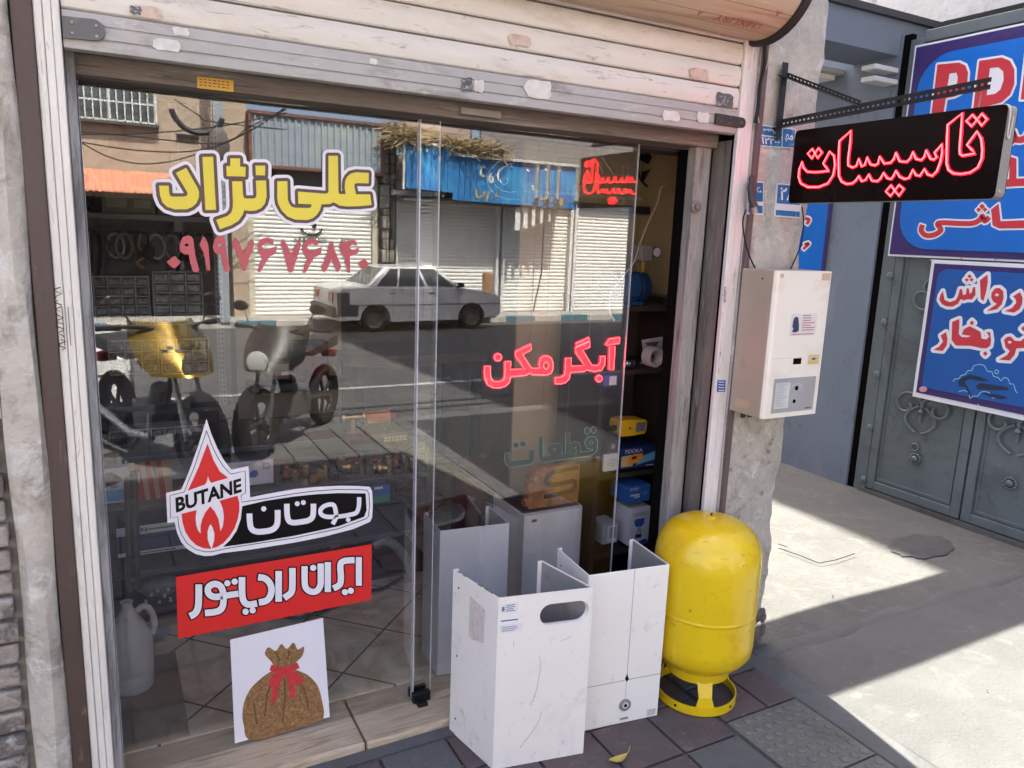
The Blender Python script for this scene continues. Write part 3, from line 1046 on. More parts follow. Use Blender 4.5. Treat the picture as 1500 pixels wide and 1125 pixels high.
# flame and word sticker
Z4 = Trace(240, 600, 4.6875, gy, TW)
t = T('flame_logo_sticker', 'white edged sticker with red flame drop and black wing on the left pane', 'sticker', gy(395, 812))
outer = [(293, 65), (325, 165), (365, 260), (410, 345), (465, 413), (580, 388), (588, 500), (592, 603), (700, 580), (900, 545), (1050, 530), (1200, 522), (1340, 524), (1415, 530), (1430, 560), (1435, 650), (1430, 740), (1415, 770), (1300, 820), (1100, 872), (900, 912), (600, 960), (400, 985), (330, 1003), (280, 1005), (220, 992), (165, 960), (120, 910), (92, 850), (80, 800), (75, 770), (25, 780), (15, 572), (120, 548), (150, 480), (190, 380), (240, 235)]
MB().fill([[Z4.p(x, y, .0006) for x, y in outer]]).build('sticker_sheet', white, t, fix=False)
inner = [(293, 145), (325, 235), (365, 320), (405, 385), (460, 442), (560, 420), (560, 572), (530, 590), (535, 635), (700, 610), (900, 575), (1050, 557), (1200, 548), (1340, 548), (1395, 553), (1408, 580), (1412, 650), (1405, 730), (1390, 748), (1200, 817), (900, 880), (600, 925), (420, 955), (330, 975), (280, 976), (215, 957), (160, 918), (122, 860), (102, 800), (95, 735), (45, 745), (42, 590), (140, 565), (165, 500), (205, 405), (250, 270), (293, 145)]
lines = [('r', inner, 5)]
mb_ = MB()
L, R = ribbon(inner, 5, False)
n = len(L)
mb_.add([Z4.p(x, y, .0010) for x, y in L] + [Z4.p(x, y, .0010) for x, y in R[::-1]], [(i, i + 1, 2 * n - 2 - i, 2 * n - 1 - i) for i in range(n - 1)])
wing = [(538, 662), (700, 625), (900, 595), (1050, 580), (1200, 572), (1385, 575), (1392, 690), (1375, 735), (1200, 800), (900, 865), (600, 915), (405, 942), (455, 895), (500, 830), (528, 750)]
letters(Z4, [('p', wing)], .0011, 0, mb_)
mb_.build('black_wing', vblack, t, fix=False)
mb_ = letters(Z4, [('p', [(300, 232), (340, 345), (385, 425), (442, 468), (325, 502), (312, 485), (303, 455), (296, 490), (285, 513), (163, 556), (200, 480), (240, 390), (270, 310)]),
                   ('p', [(122, 715), (225, 688), (218, 740), (222, 790), (235, 830), (252, 850), (252, 800), (262, 755), (285, 705), (318, 662), (350, 700), (375, 750), (384, 800), (388, 835), (405, 800), (412, 740), (405, 680), (383, 625), (505, 590), (518, 640), (518, 690), (508, 750), (485, 815), (450, 870), (410, 915), (365, 942), (320, 955), (270, 950), (222, 930), (180, 890), (148, 840), (128, 775)])], .0011)
mb_.build('red_drop', red, t, fix=False)
mb_ = letters(Z4, [('p', [(322, 785), (335, 810), (347, 850), (345, 895), (328, 955), (312, 925), (300, 885), (300, 835), (310, 800)]),
                   ('r', [(587, 712), (590, 770), (600, 815), (635, 836), (690, 835), (745, 822), (775, 790), (781, 740), (780, 688)], 40),
                   ('p', circ(685, 680, 18)),
                   ('r', [(843, 645), (846, 720), (858, 762), (890, 775), (940, 770), (990, 760), (1018, 738), (1026, 700), (1026, 645)], 38),
                   ('p', circ(915, 645, 17)), ('p', circ(957, 637, 17)),
                   ('r', [(1340, 600), (1338, 660), (1322, 705), (1280, 720), (1200, 733), (1120, 735), (1080, 718), (1075, 690), (1095, 665), (1135, 650), (1165, 655), (1178, 690), (1180, 740), (1158, 785)], 30),
                   ('p', circ(1265, 755, 16))], .0017)
mb_.build('white_lettering', white, t, fix=False)
text_mb('BUTANE', [Z4.p(x, y) for x, y in ((84, 708), (534, 565), (530, 468), (78, 605))], TW, .0017, .035).build('black_lettering', vblack, t, fix=False)

# red banner sticker
Z5 = Trace(250, 780, 5, gy, TW)
t = T('red_banner_sticker', 'red rectangular sticker with white lettering below the flame sticker', 'sticker', gy(400, 900))
MB().fill([[Z5.p(x, y, .0006) for x, y in ((38, 325), (1473, 85), (1468, 492), (55, 778))]]).build('sticker_sheet', red, t, fix=False)
ir = [('r', [(205, 378), (205, 480), (200, 545), (180, 588), (140, 612)], 50),
      ('r', [(385, 462), (320, 470), (278, 445), (276, 400), (320, 375), (365, 393), (384, 445), (385, 515), (368, 560), (325, 580), (250, 588)], 48),
      ('r', [(380, 464), (495, 446)], 46), ('p', circ(415, 370, 23)), ('p', circ(468, 358, 23)),
      ('r', [(522, 325), (522, 430), (532, 495), (565, 525), (632, 518)], 48),
      ('r', [(640, 325), (690, 335), (725, 370), (738, 420), (725, 470), (695, 500), (645, 510)], 48),
      ('p', circ(548, 578, 23)), ('p', circ(600, 568, 23)),
      ('r', [(790, 280), (790, 505)], 48), ('r', [(890, 258), (890, 390), (880, 440), (830, 478)], 48),
      ('r', [(980, 245), (980, 350), (990, 405), (1030, 432), (1070, 425), (1095, 385), (1098, 325), (1097, 225)], 46), ('p', circ(1043, 257, 23)),
      ('r', [(1150, 215), (1150, 435)], 46), ('r', [(1345, 200), (1248, 219), (1246, 330), (1236, 380), (1190, 408)], 46),
      ('r', [(1377, 178), (1377, 388)], 44), ('p', circ(1275, 435, 23)), ('p', circ(1318, 425, 23))]
letters(Z5, ir, .0010, .0042).build('lettering_outline', vblack, t, fix=False)
letters(Z5, ir, .0018).build('lettering_face', white, t, fix=False)

# white picture sticker: a plain stand-in in the picture's colours
t = T('picture_sticker', 'white picture sticker with a brown sack shape tied by red ribbon near the floor', 'sticker', gy(410, 1060))
Z6 = Trace(0, 0, 1, gy, TW)
MB().fill([[Z6.p(x, y, .0006) for x, y in ((337, 937), (473, 905), (483, 1050), (344, 1089))]]).build('sticker_sheet', white, t, fix=False)
plush = M('brown_plush_print', (0.20, 0.105, 0.038), 0.8, 0, 0.45, 130, c2=(0.34, 0.20, 0.085), amt=0.30, sscale=90)
sack = smooth2([(372, 1084), (357, 1062), (356, 1035), (366, 1010), (384, 992), (400, 980), (398, 970), (388, 958), (393, 948), (404, 953), (412, 943), (420, 950), (430, 941), (436, 951), (445, 947), (443, 960), (432, 972), (432, 980), (450, 988), (465, 1004), (472, 1028), (474, 1048), (462, 1058)], True)
letters(Z6, [('p', sack)], .0011).build('brown_shape', plush, t, fix=False)
fold = M('sack_fold_print', (0.11, 0.055, 0.02), 0.8, 0, 0.3, 90)
letters(Z6, [('r', [(404, 992), (392, 1015), (388, 1050)], 2.2), ('r', [(416, 992), (417, 1020), (414, 1060)], 2.0), ('r', [(430, 990), (446, 1012), (452, 1040)], 2.2), ('r', [(404, 956), (410, 968)], 2), ('r', [(424, 952), (421, 966)], 2), ('r', [(372, 1030), (376, 1060)], 2)], .0015).build('fold_line', fold, t, fix=False)
letters(Z6, [('r', [(396, 977), (408, 981), (422, 980), (437, 974)], 9), ('p', [(416, 979), (398, 988), (392, 1004), (404, 1006)]), ('p', [(417, 980), (436, 985), (446, 998), (434, 1004)]), ('r', [(414, 982), (404, 1006), (400, 1028)], 8), ('r', [(419, 982), (427, 1004), (428, 1022)], 8)], .0020).build('red_band', M('red_knit_print', (0.5, 0.03, 0.035), 0.7, var=0.2, scale=60), t, fix=False)

# ------------------------------------------------------------ LED words hung inside the right pane
YS = 2.255
sy = lambda px, py: WY(px, py, YS)
Z7 = Trace(690, 470, 6.25, sy, TW)


def led_word(name, label, tr, outs, holes, dots, line, fillm, r, cat='LED sign', hang=()):
    t = T(name, label, cat, tr.p(*outs[0][0]), 'LED words hung inside the right pane')
    mb_ = MB()
    for o_ in outs + holes + dots:
        mb_.tube([tr.p(x, y, .004) for x, y in o_], r * (.75 if line is pink_led else 1), 6, closed=True)
    mb_.build('led_outline', line, t)
    if line is pink_led:
        mb_ = MB()
        for o_ in outs + holes + dots:
            mb_.tube([tr.p(x, y, .0005) for x, y in o_], r * 1.9, 8, closed=True)
        mb_.build('led_halo', red_halo, t)  # wider glowing tube imitates the red halo around the lines
    if fillm:
        mb_ = MB()
        for k, o_ in enumerate(outs + dots):
            h = holes if k == 0 else []
            hh = [q for q in holes if inside(q[0], o_)]
            fs_ = [[tr.p(x, y, k * 1e-5) for x, y in o_]] + [[tr.p(x, y, k * 1e-5) for x, y in q] for q in hh]
            mb_.fill(fs_)
        mb_.build('acrylic_face', fillm, t)
    mb_ = MB()
    for (x, y) in hang:
        a_ = tr.p(x, y)
        mb_.tube([a_, a_ + Vector((0.002, 0, .25)), Vector((a_.x + .004, a_.y, 1.925))], .0005, 4)
    if hang:
        mb_.build('hanging_wire', M('clear_wire', (0.16, 0.16, 0.16), 0.4), t)
    return t


def inside(p, poly):
    c = False
    n = len(poly)
    for i in range(n):
        x1, y1 = poly[i]
        x2, y2 = poly[i - 1]
        if (y1 > p[1]) != (y2 > p[1]) and p[0] < (x2 - x1) * (p[1] - y1) / (y2 - y1) + x1:
            c = not c
    return c


redface = M('red_acrylic', (0.30, 0.03, 0.04), 0.3)
bsdf = redface.node_tree.nodes['Principled BSDF']
bsdf.inputs['Emission Color'].default_value = (0.9, 0.03, 0.06, 1)
bsdf.inputs['Emission Strength'].default_value = 0.13
led_word('lit_led_word', 'red lit LED word hanging in the middle of the right pane', Z7,
         [[(122, 415), (172, 415), (172, 500), (185, 540), (210, 557), (260, 556), (292, 540), (305, 500), (308, 372), (360, 372), (354, 447), (490, 440), (405, 320), (403, 282), (540, 215), (546, 262), (465, 308), (545, 430), (600, 438), (625, 430), (618, 395), (630, 345), (660, 322), (695, 320), (728, 340), (745, 385), (745, 435), (730, 475), (690, 492), (620, 490), (560, 490), (530, 475), (500, 495), (360, 508), (345, 560), (310, 595), (260, 612), (200, 610), (150, 585), (125, 530), (118, 460)],
          [(860, 342), (912, 340), (910, 415), (1035, 408), (955, 290), (950, 245), (1080, 190), (1082, 240), (1015, 265), (1100, 405), (1160, 408), (1178, 375), (1180, 325), (1222, 322), (1218, 400), (1190, 450), (1130, 462), (1085, 455), (1055, 445), (1030, 462), (905, 470), (895, 525), (862, 562), (820, 575), (770, 575), (765, 520), (810, 518), (848, 500), (858, 440)],
          [(955, 205), (1075, 152), (1078, 180), (960, 235)],
          [(1262, 238), (1312, 235), (1300, 448), (1258, 445)], [(1225, 218), (1260, 165), (1355, 152), (1352, 205), (1270, 215), (1250, 225)]],
         [circ(682, 408, 25, 34)], [circ(242, 333, 32), circ(1167, 527, 28)], pink_led, redface, .0017, hang=((540, 215), (1080, 150)))
Z8 = Trace(720, 600, 8.8235, sy, TW)
led_word('green_led_word', 'unlit dark green LED word hanging low in the right pane', Z8,
         [[(165, 560), (225, 555), (228, 660), (480, 630), (485, 520), (555, 515), (550, 640), (520, 690), (470, 710), (230, 745), (180, 710), (160, 650)],
          [(600, 350), (665, 340), (660, 605), (755, 590), (705, 525), (735, 445), (870, 430), (905, 470), (905, 575), (945, 570), (950, 295), (1005, 295), (1005, 435), (1060, 405), (1120, 420), (1145, 480), (1145, 545), (1300, 525), (1305, 510), (1225, 500), (1195, 430), (1215, 370), (1270, 340), (1330, 345), (1362, 400), (1362, 500), (1330, 560), (1270, 595), (1000, 630), (700, 672), (640, 675), (605, 640), (595, 560)]],
         [circ(1280, 425, 24, 18), [(1080, 480), (1090, 550), (1005, 560)], [(790, 505), (835, 500), (805, 540)]],
         [circ(310, 455, 40), circ(402, 442, 40), circ(1230, 272, 36, 44), circ(1312, 260, 36, 44)], greenline, M('green_acrylic', (0.012, 0.035, 0.03), 0.3), .0009, hang=((965, 290), (640, 340)))
Z9 = Trace(700, 180, 5.357, sy, TW)
led_word('clear_led_word', 'unlit pale outline LED word hanging near the top of the right pane', Z9,
         [[(115, 205), (180, 200), (235, 215), (270, 250), (285, 305), (210, 340), (140, 395), (118, 440), (130, 490), (180, 530), (240, 545), (300, 540), (320, 600), (230, 600), (140, 570), (85, 510), (68, 440), (90, 370), (140, 320), (180, 290), (115, 285)],
          [(805, 310), (848, 315), (850, 390), (980, 402), (905, 240), (910, 215), (1030, 178), (1040, 230), (965, 260), (1060, 410), (1130, 412), (1138, 335), (1182, 335), (1175, 410), (1130, 465), (1060, 465), (1020, 450), (990, 465), (880, 462), (800, 450)]],
         [circ(202, 455, 30)], [circ(770, 520, 28), circ(825, 520, 28), circ(1085, 535, 25), circ(1145, 542, 25), circ(1115, 612, 25)], greyline, None, .0009, hang=((1030, 180), (115, 205)))
# ------------------------------------------------------------ things on the pavement
def cover(name, label, fl, frt, bl, h, mats, round_=0.012, slot=False, zb=0.0, group='white boiler casings standing in front of the shop', seam=False, lean=0.0):
    """a bent sheet casing: front, two sides, open at the back and the top"""
    fl, frt, bl = Vector(fl), Vector(frt), Vector(bl)
    ux = (frt - fl)
    W = ux.length
    ux.normalize()
    uy = (bl - fl)
    Dp = uy.length
    uy.normalize()
    t = T(name, label, 'boiler casing', (fl.x, fl.y, zb), group)
    X = Matrix(((ux.x, uy.x, 0, fl.x), (ux.y, uy.y, lean, fl.y), (0, 0, 1, zb), (0, 0, 0, 1)))
    th = 0.0035
    f = MB(X)
    if slot:
        cx, cz, hw, hh = W * .70, h * 0.872, W * .265, 0.034
        hole = [(cx + (hw - hh) + hh * cos(a), cz + hh * sin(a)) for a in fr(-PI / 2, PI / 2, 12)] + [(cx - (hw - hh) + hh * cos(a), cz + hh * sin(a)) for a in fr(PI / 2, 3 * PI / 2, 12)]
        out = [(0, 0), (W, 0), (W, h), (0, h)]
        for yy in (0, th):
            f.fill([[(x, yy, z) for x, z in out], [(x, yy, z) for x, z in hole]])
        k = len(hole)
        f.add([(x, yy, z) for yy in (0, th + .012) for x, z in hole], [(i, (i + 1) % k, (i + 1) % k + k, i + k) for i in range(k)])
        f.box(0, W, 0, th, -.0005, 0)
        f.add([(0, 0, h), (W, 0, h), (W, th, h), (0, th, h)], [(0, 1, 2, 3)])
    else:
        f.box(0, W, 0, th, 0, h)
    f.build('front_sheet', mats[0], t, bev=0 if slot else .0015)
    MB(X).box(0, th, th + .0003, Dp, 0, h).build('side_sheet', mats[0], t, bev=.0012)
    MB(X).box(W - th, W, th + .0003, Dp, 0, h).build('side_sheet', mats[0], t, bev=.0012)
    MB(X).box(th + .0002, th + .0009, th + .001, Dp - .002, 0.002, h - .004).build('inner_face', mats[1], t)
    MB(X).box(W - th - .0009, W - th - .0002, th + .001, Dp - .002, 0.002, h - .004).build('inner_face', mats[1], t)
    fi = MB(X)
    z1 = h - .004 if not slot else h * .872 - .038
    fi.box(th + .001, W - th - .001, th + .0003, th + .0009, 0.002, z1)
    fi.build('inner_face', mats[1], t)
    for xx, q in ((-.0003, 0), (W, 1)):
        for zz in (.06, h * .5, h - .05):
            MB(X).tube([(xx - .0004 * (1 - q), Dp * .86, zz), (xx + .0004 + .0004 * q, Dp * .86, zz)], .0035, 10).build('screw_hole', darkgap, t)
    # folded lips on the back edges
    MB(X).box(th, th + .013, Dp - .003, Dp, 0, h).build('folded_lip', mats[0], t)
    MB(X).box(W - th - .013, W - th, Dp - .003, Dp, 0, h).build('folded_lip', mats[0], t)
    return t, X, W, Dp


c1, X1_, W1, D1 = cover('boiler_casing', 'white open boiler casing with an oval hand slot, nearest on the pavement', (0.959, 1.800, 0), (1.252, 1.745, 0), (0.915, 2.03, 0), 0.565, (whiteenamel2, greyinside), slot=True)
s_ = MB(X1_)
s_.box(.006, .06, -.0006, -.0001, .515, .545)
s_.build('label_sheet', paper, c1)
s_ = MB(X1_)
s_.box(.006, .075, -.0006, -.0001, .452, .478)
s_.build('label_sheet', paper, c1)
s_ = MB(X1_)
s_.box(.008, .060, -.0012, -.0007, .489, .493)
s_.build('label_blue_line', M('label_blue', (0.02, 0.16, 0.45), 0.5), c1)
s_ = MB(X1_)
s_.box(.010, .018, -.0012, -.0007, .522, .536)
for k in range(4):
    s_.box(.022, .022 + random.uniform(.02, .034), -.0012, -.0007, .520 + k * .006, .5225 + k * .006)
for k in range(3):
    s_.box(.012, .012 + random.uniform(.035, .055), -.0012, -.0007, .457 + k * .006, .459 + k * .006)
s_.build('label_print', M('label_grey', (0.16, 0.16, 0.18), 0.6), c1)
s_ = MB(X1_)
s_.fill([[(-.0006, .20 - .0 + u, z) for u, z in ((-.135, .50), (-.060, .515), (-.058, .38), (-.075, .375), (-.135, .39))]])
s_.build('peeled_label', M('peeled_label', (0.58, 0.53, 0.50), 0.8, 0, 0.15, 50, c2=(0.50, 0.36, 0.33), amt=0.25, sscale=70), c1)
s_ = MB(X1_)
sc_ = [[(.135, .36), (.139, .33), (.135, .28), (.125, .23), (.118, .21)], [(.150, .17), (.138, .13), (.105, .085), (.085, .06)], [(.20, .40), (.215, .405), (.235, .412)], [(.05, .42), (.052, .405)], [(.122, .215), (.112, .205), (.118, .200)]]
for p_ in sc_:
    s_.tube([(x, -.0002, z) for x, z in smooth2(p_)], .0006, 4)
s_.build('scratch', M('scratch_brown', (0.30, 0.27, 0.24), 0.8), c1)
s_ = MB(X1_)
for k in range(9):
    y_ = random.uniform(.03, .2)
    s_.box(-.0006, .004, y_, y_ + random.uniform(.004, .016), .5652, .5658)
s_.build('rust_spot', M('rust_spot', (0.16, 0.10, 0.07), 0.9), c1)

c2_, X2_, W2, D2 = cover('boiler_casing', 'white open boiler casing with round dial and centre seam, beside the yellow tank', (1.298, 1.838, 0), (1.592, 1.800, 0), (1.318, 2.06, 0), 0.555, (whiteenamel, greyinside))
s_ = MB(X2_)
s_.box(W2 * .555, W2 * .562, -.0006, -.0001, .165, .553)
s_.box(.004, W2 * .53, -.0006, -.0001, .158, .1605)
s_.box(W2 * .59, W2 - .004, -.0006, -.0001, .158, .1605)
s_.box(W2 * .556, W2 * .560, -.0006, -.0001, .095, .155)
s_.build('panel_seam', M('seam_grey', (0.36, 0.36, 0.37), 0.6), c2_)
s_ = MB(X2_)
s_.fill([[(W2 * .56 + u, -.001, .162 + v) for u, v in ((-.008, .002), (0, .022), (.004, .006), (.009, .001), (0, -.010))]])
s_.build('broken_hole', darkgap, c2_)
dial = MB(X2_ @ Matrix.Translation((W2 * .555, -.0005, .068)) @ Matrix.Rotation(PI / 2, 4, 'X'))
dial.lathe([(.021, 0), (.021, .005), (.0165, .006), (.0155, .002), (.002, .002)], 32)
dial.build('dial_ring', M('dial_grey', (0.27, 0.27, 0.27), .4, .3), c2_, smooth=30)
dial = MB(X2_ @ Matrix.Translation((W2 * .555, -.0030, .068)) @ Matrix.Rotation(PI / 2, 4, 'X'))
dial.lathe([(.0125, 0), (.0125, .003), (.001, .0031)], 24)
dial.build('dial_face', M('dial_pale', (0.55, 0.55, 0.53), .4), c2_)
dial = MB(X2_ @ Matrix.Translation((W2 * .555, -.0062, .068)) @ Matrix.Rotation(PI / 2, 4, 'X'))
dial.lathe([(.0055, 0), (.0055, .0012), (.001, .0013)], 16)
dial.build('dial_hole', darkgap, c2_)
s_ = MB(X2_)
s_.box(W2 * .51, W2 * .61, -.0012, -.0001, .013, .020)
s_.build('badge', M('badge_grey', (.3, .3, .31), .4, .4), c2_)
s_ = MB(X2_)
s_.box(W2 * .86, W2 * .97, -.0008, -.0001, .006, .03)
s_.build('label_sheet', M('old_label', (.52, .50, .47), .8, c2=(.3, .28, .27), amt=.25, sscale=300), c2_)

# the yellow pressure tank on its foot ring
tk = T('pressure_tank', 'yellow steel pressure tank on a ring foot by the pillar', 'tank', (1.80, 1.845, 0))
TM = Matrix.Translation((1.80, 1.845, 0))
RT = 0.181
pr_ = [(0.003, 0.125), (0.05, 0.126), (0.09, 0.132), (0.128, 0.147), (0.157, 0.170), (0.177, 0.200), (RT, 0.235), (RT, .240), (RT, .346), (RT, 0.352), (RT + .0012, .354), (RT + .0012, .359), (RT, 0.361), (RT, .367), (RT, .522), (RT, 0.53)]
pr_ += [(RT - .0025, 0.56), (RT - .010, 0.590), (RT - .024, 0.618), (RT - .046, 0.642), (RT - .075, 0.658), (RT - .115, 0.668), (0.04, 0.672), (0.003, 0.673)]
HT = 1.0
MB(TM).lathe(pr_, 56).build('vessel', yellowpaint, tk, smooth=50)
MB(TM).lathe([(0.018, 0.672), (0.018, .676), (.012, .678), (.003, .678)], 20).build('valve_boss', yellowpaint, tk, smooth=40)
MB(TM).lathe([(0.004, 0.678), (0.004, .688), (.001, .689)], 10).build('valve_stem', M('dark_valve', (.06, .05, .03), .5, .5), tk)
ft = MB(TM)
ft.lathe([(.142, .003), (.142, .034), (.137, .034), (.137, .003), (.142, .003)], 48, cap=False)
ft.build('foot_ring', yellowpaint, tk, smooth=30)
ft = MB(TM)
ft.lathe([(.110, .104), (.110, .142), (.105, .142), (.105, .104), (.110, .104)], 40, cap=False)
ft.build('collar', yellowpaint, tk, smooth=30)
for k, a in enumerate((A(242), A(2), A(122))):
    vs = []
    lg = MB(TM)
    for z, r0, w_ in ((.020, .1385, .036), (.065, .128, .022), (.112, .1065, .026)):
        for q in (-1, 1):
            for e in (0, .004):
                aa = a + q * w_ / r0
                vs.append(((r0 + e) * cos(aa), (r0 + e) * sin(aa), z))
    fs = []
    for i in range(2):
        b0, b1 = i * 4, i * 4 + 4
        fs += [(b0 + 1, b0 + 3, b1 + 3, b1 + 1), (b0, b1, b1 + 2, b0 + 2), (b0, b0 + 1, b1 + 1, b1), (b0 + 2, b1 + 2, b1 + 3, b0 + 3)]
    lg.add(vs, fs)
    lg.build('leg', yellowpaint, tk)
for k, a in enumerate((A(285), A(200))):
    MB(TM @ Matrix.Rotation(a, 4, 'Z') @ Matrix.Translation((.1424, 0, .020)) @ Matrix.Rotation(PI / 2, 4, 'Y')).lathe([(.005, 0), (.005, .0006), (.001, .0007)], 14).build('bolt_hole', darkgap, tk)
sc_ = MB(TM)
for k in range(26):
    a = random.uniform(A(185), A(330))
    z = random.choice((random.uniform(.52, .60), random.uniform(.60, .655), random.uniform(.2, .5)))
    rr = RT
    for i in range(len(pr_) - 1):
        if pr_[i][1] <= z <= pr_[i + 1][1]:
            u = (z - pr_[i][1]) / (pr_[i + 1][1] - pr_[i][1] + 1e-9)
            rr = pr_[i][0] * (1 - u) + pr_[i + 1][0] * u
    l_ = random.uniform(.01, .05)
    sc_.tube([((rr + .0001) * cos(a + l_ * u * 3), (rr + .0001) * sin(a + l_ * u * 3), z + .004 * sin(u * 3 + k)) for u in fr(-1, 1, 5)], .0005, 4)
sc_.build('scratch', M('tank_scratch', (0.36, 0.22, 0.02), .7), tk)

# the instant water heater on the pillar
wh = T('water_heater', 'cream instant water heater hung on the cement pillar', 'water heater', (2.12, 1.92, 1.0))
yb, yf = 1.996, 1.838
xl, xr, zb, zt = 1.985, 2.262, 1.005, 1.517
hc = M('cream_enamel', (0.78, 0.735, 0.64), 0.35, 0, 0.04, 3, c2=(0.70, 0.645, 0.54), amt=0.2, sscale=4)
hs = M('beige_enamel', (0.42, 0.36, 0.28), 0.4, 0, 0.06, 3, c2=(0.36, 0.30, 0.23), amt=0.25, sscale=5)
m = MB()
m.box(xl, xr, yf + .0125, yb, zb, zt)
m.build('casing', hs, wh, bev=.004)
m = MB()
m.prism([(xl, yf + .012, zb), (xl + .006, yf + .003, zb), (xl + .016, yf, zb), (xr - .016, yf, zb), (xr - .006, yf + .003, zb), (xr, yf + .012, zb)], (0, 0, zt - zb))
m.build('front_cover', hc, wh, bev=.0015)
HX = lambda u, v, d=.0006: Vector((xl + .012 + (xr - xl - .018) * u, yf - d, zt - (zt - zb) * v))


def hrect(u0, u1, v0, v1, d=.0006):
    return [HX(u0, v0, d), HX(u1, v0, d), HX(u1, v1, d), HX(u0, v1, d)]


def hpart(name, rects, mat, d=.0006):
    m = MB()
    for r in rects:
        m.fill([hrect(*r, d)])
    m.build(name, mat, wh)


tape = M('masking_tape', (0.55, 0.42, 0.27), 0.7, var=0.1)
hpart('tape', [(.02, .085, .02, .045)], tape)
hpart('tape', [(.80, .97, .012, .06)], tape)
m = MB()
m.fill([[Vector((xl - .0006, yf + a, zt - (zt - zb) * v)) for a, v in ((.06, .90), (.13, .905), (.13, .96), (.06, .955))]])
m.build('tape', tape, wh)
hpart('seam', [(.02, .6, .585, .5865)], M('seam_beige', (.45, .41, .35), .6))
hpart('dark_window', [(.43, .585, .590, .632)], darkgap)
hpart('yellow_label', [(.72, .93, .572, .638)], M('label_yellow', (.66, .48, .12), .5))
hpart('label_print', [(.745, .905, .580, .615), (.79, .87, .595, .605)], M('label_light', (.62, .56, .40), .5), .0011)
m = MB()
m.fill([[HX(u, v, .0016) for u, v in ((.77, .600), (.83, .588), (.84, .598), (.89, .594), (.86, .606), (.80, .609))]])
m.build('label_picture', M('label_dark', (.08, .07, .06), .5), wh)
hpart('control_plate', [(.11, .915, .725, .965)], M('plate_grey', (.42, .42, .41), .35, .3), .0008)
hpart('text_plate', [(.15, .42, .755, .935)], M('plate_light', (.56, .56, .55), .5), .0014)
hpart('plate_print', [(.17, .17 + random.uniform(.12, .22), .765 + k * .0135, .769 + k * .0135) for k in range(12)], M('plate_ink', (.38, .38, .38), .6), .0019)
m = MB()
for (u, v, r, hm) in ((.55, .80, .008, 1), (.53, .892, .007, 1)):
    m.lathe([(r, 0), (r, .0012), (.001, .0013)], 20, Matrix.Translation(HX(u, v, .0010)) @ Matrix.Rotation(PI / 2, 4, 'X'))
m.build('knob_hole', darkgap, wh)
m = MB()
m.tube([HX(.55 + .10 * cos(a), .80 - .032 * sin(a), .0014) for a in fr(A(5), A(175), 16)], .0006, 4)
m.build('dial_mark', white, wh)
hpart('badge', [(.75, .87, .943, .953)], M('badge_dark', (.12, .12, .13), .4), .0015)
hpart('notice_sheet', [(.30, .80, .285, .435)], M('notice_paper', (.68, .64, .62), .6), .0008)
hpart('notice_print', [(.52, .52 + random.uniform(.14, .26), .295 + k * .0165, .301 + k * .0165) for k in range(7)] + [(.34, .76, .421, .427)], M('notice_ink', (.42, .14, .16), .6), .0013)
m = MB()
m.fill([[HX(u, v, .0013) for u, v in ((.34, .345), (.35, .315), (.38, .305), (.43, .308), (.45, .34), (.46, .36), (.47, .40), (.42, .412), (.34, .408), (.36, .385), (.335, .37))]])
m.build('notice_picture', M('notice_blue', (.035, .045, .10), .5, var=.6, scale=90), wh)
for px in (1078, 1090):
    m = MB()
    m.tube([(2.01 + (px - 1078) * .0028, 1.95, 1.006), (2.01 + (px - 1078) * .0028, 1.95, .985)], .009, 10)
    m.build('pipe_stub', darkmetal, wh)
m = MB()
m.sphere((xl - .0002, yf + .06, zt - .03), .003, 5)
m.build('screw', black, wh)
hg = MB()
hg.tube(smooth2([WY(1093, 307, 1.995), WY(1088, 325, 1.97), WY(1092, 355, 1.965), WY(1100, 380, 1.97), WY(1106, 392, 1.985)]), .0028, 6)
tag(hg.build('black_cable', black, smooth=True), 'black cable looping down at the left behind the water heater', 'cable', 'cables behind the water heater')
hg = MB()
hg.tube(smooth2([WY(1175, 303, 1.99), WY(1177, 330, 1.975), WY(1172, 362, 1.97), WY(1158, 394, 1.985)]), .0026, 6)
tag(hg.build('black_cable', black, smooth=True), 'black cable dropping from the lit sign to the right behind the water heater', 'cable', 'cables behind the water heater')

# address plates on the pillar
def plate(label, px, txt, yy, tw, halves):
    t = T('address_plate', label, 'address plate', WY(*px[0], yy), 'blue address plates on the pillar')
    m = MB()
    q = [WY(a, b_, yy) for a, b_ in px]
    m.prism(q, (0, .003, 0))
    m.build('plate', M('plate_white', (.62, .64, .66), .4), t)

    def inner(u0, u1, v0, v1, d):
        P_ = lambda u, v: (q[0] * (1 - u) * (1 - v) + q[1] * u * (1 - v) + q[2] * u * v + q[3] * (1 - u) * v) + Vector((0, -d, 0))
        return [P_(u0, v0), P_(u1, v0), P_(u1, v1), P_(u0, v1)]
    m = MB()
    for h in halves:
        m.fill([inner(*h, .0006)])
    m.build('blue_field', M('enamel_blue', (.02, .13, .32), .35, c2=(.45, .47, .5), amt=.14, sscale=30), t)
    m = MB()
    for body, u0, u1, v0, v1 in txt:
        i_ = inner(u0, u1, v0, v1, .0012)
        text_mb(body, [i_[3], i_[2], i_[1], i_[0]], (0, 0, 0), 0, .02, m)
    m.build('plate_number', M('plate_ink_white', (.7, .7, .7), .4), t)


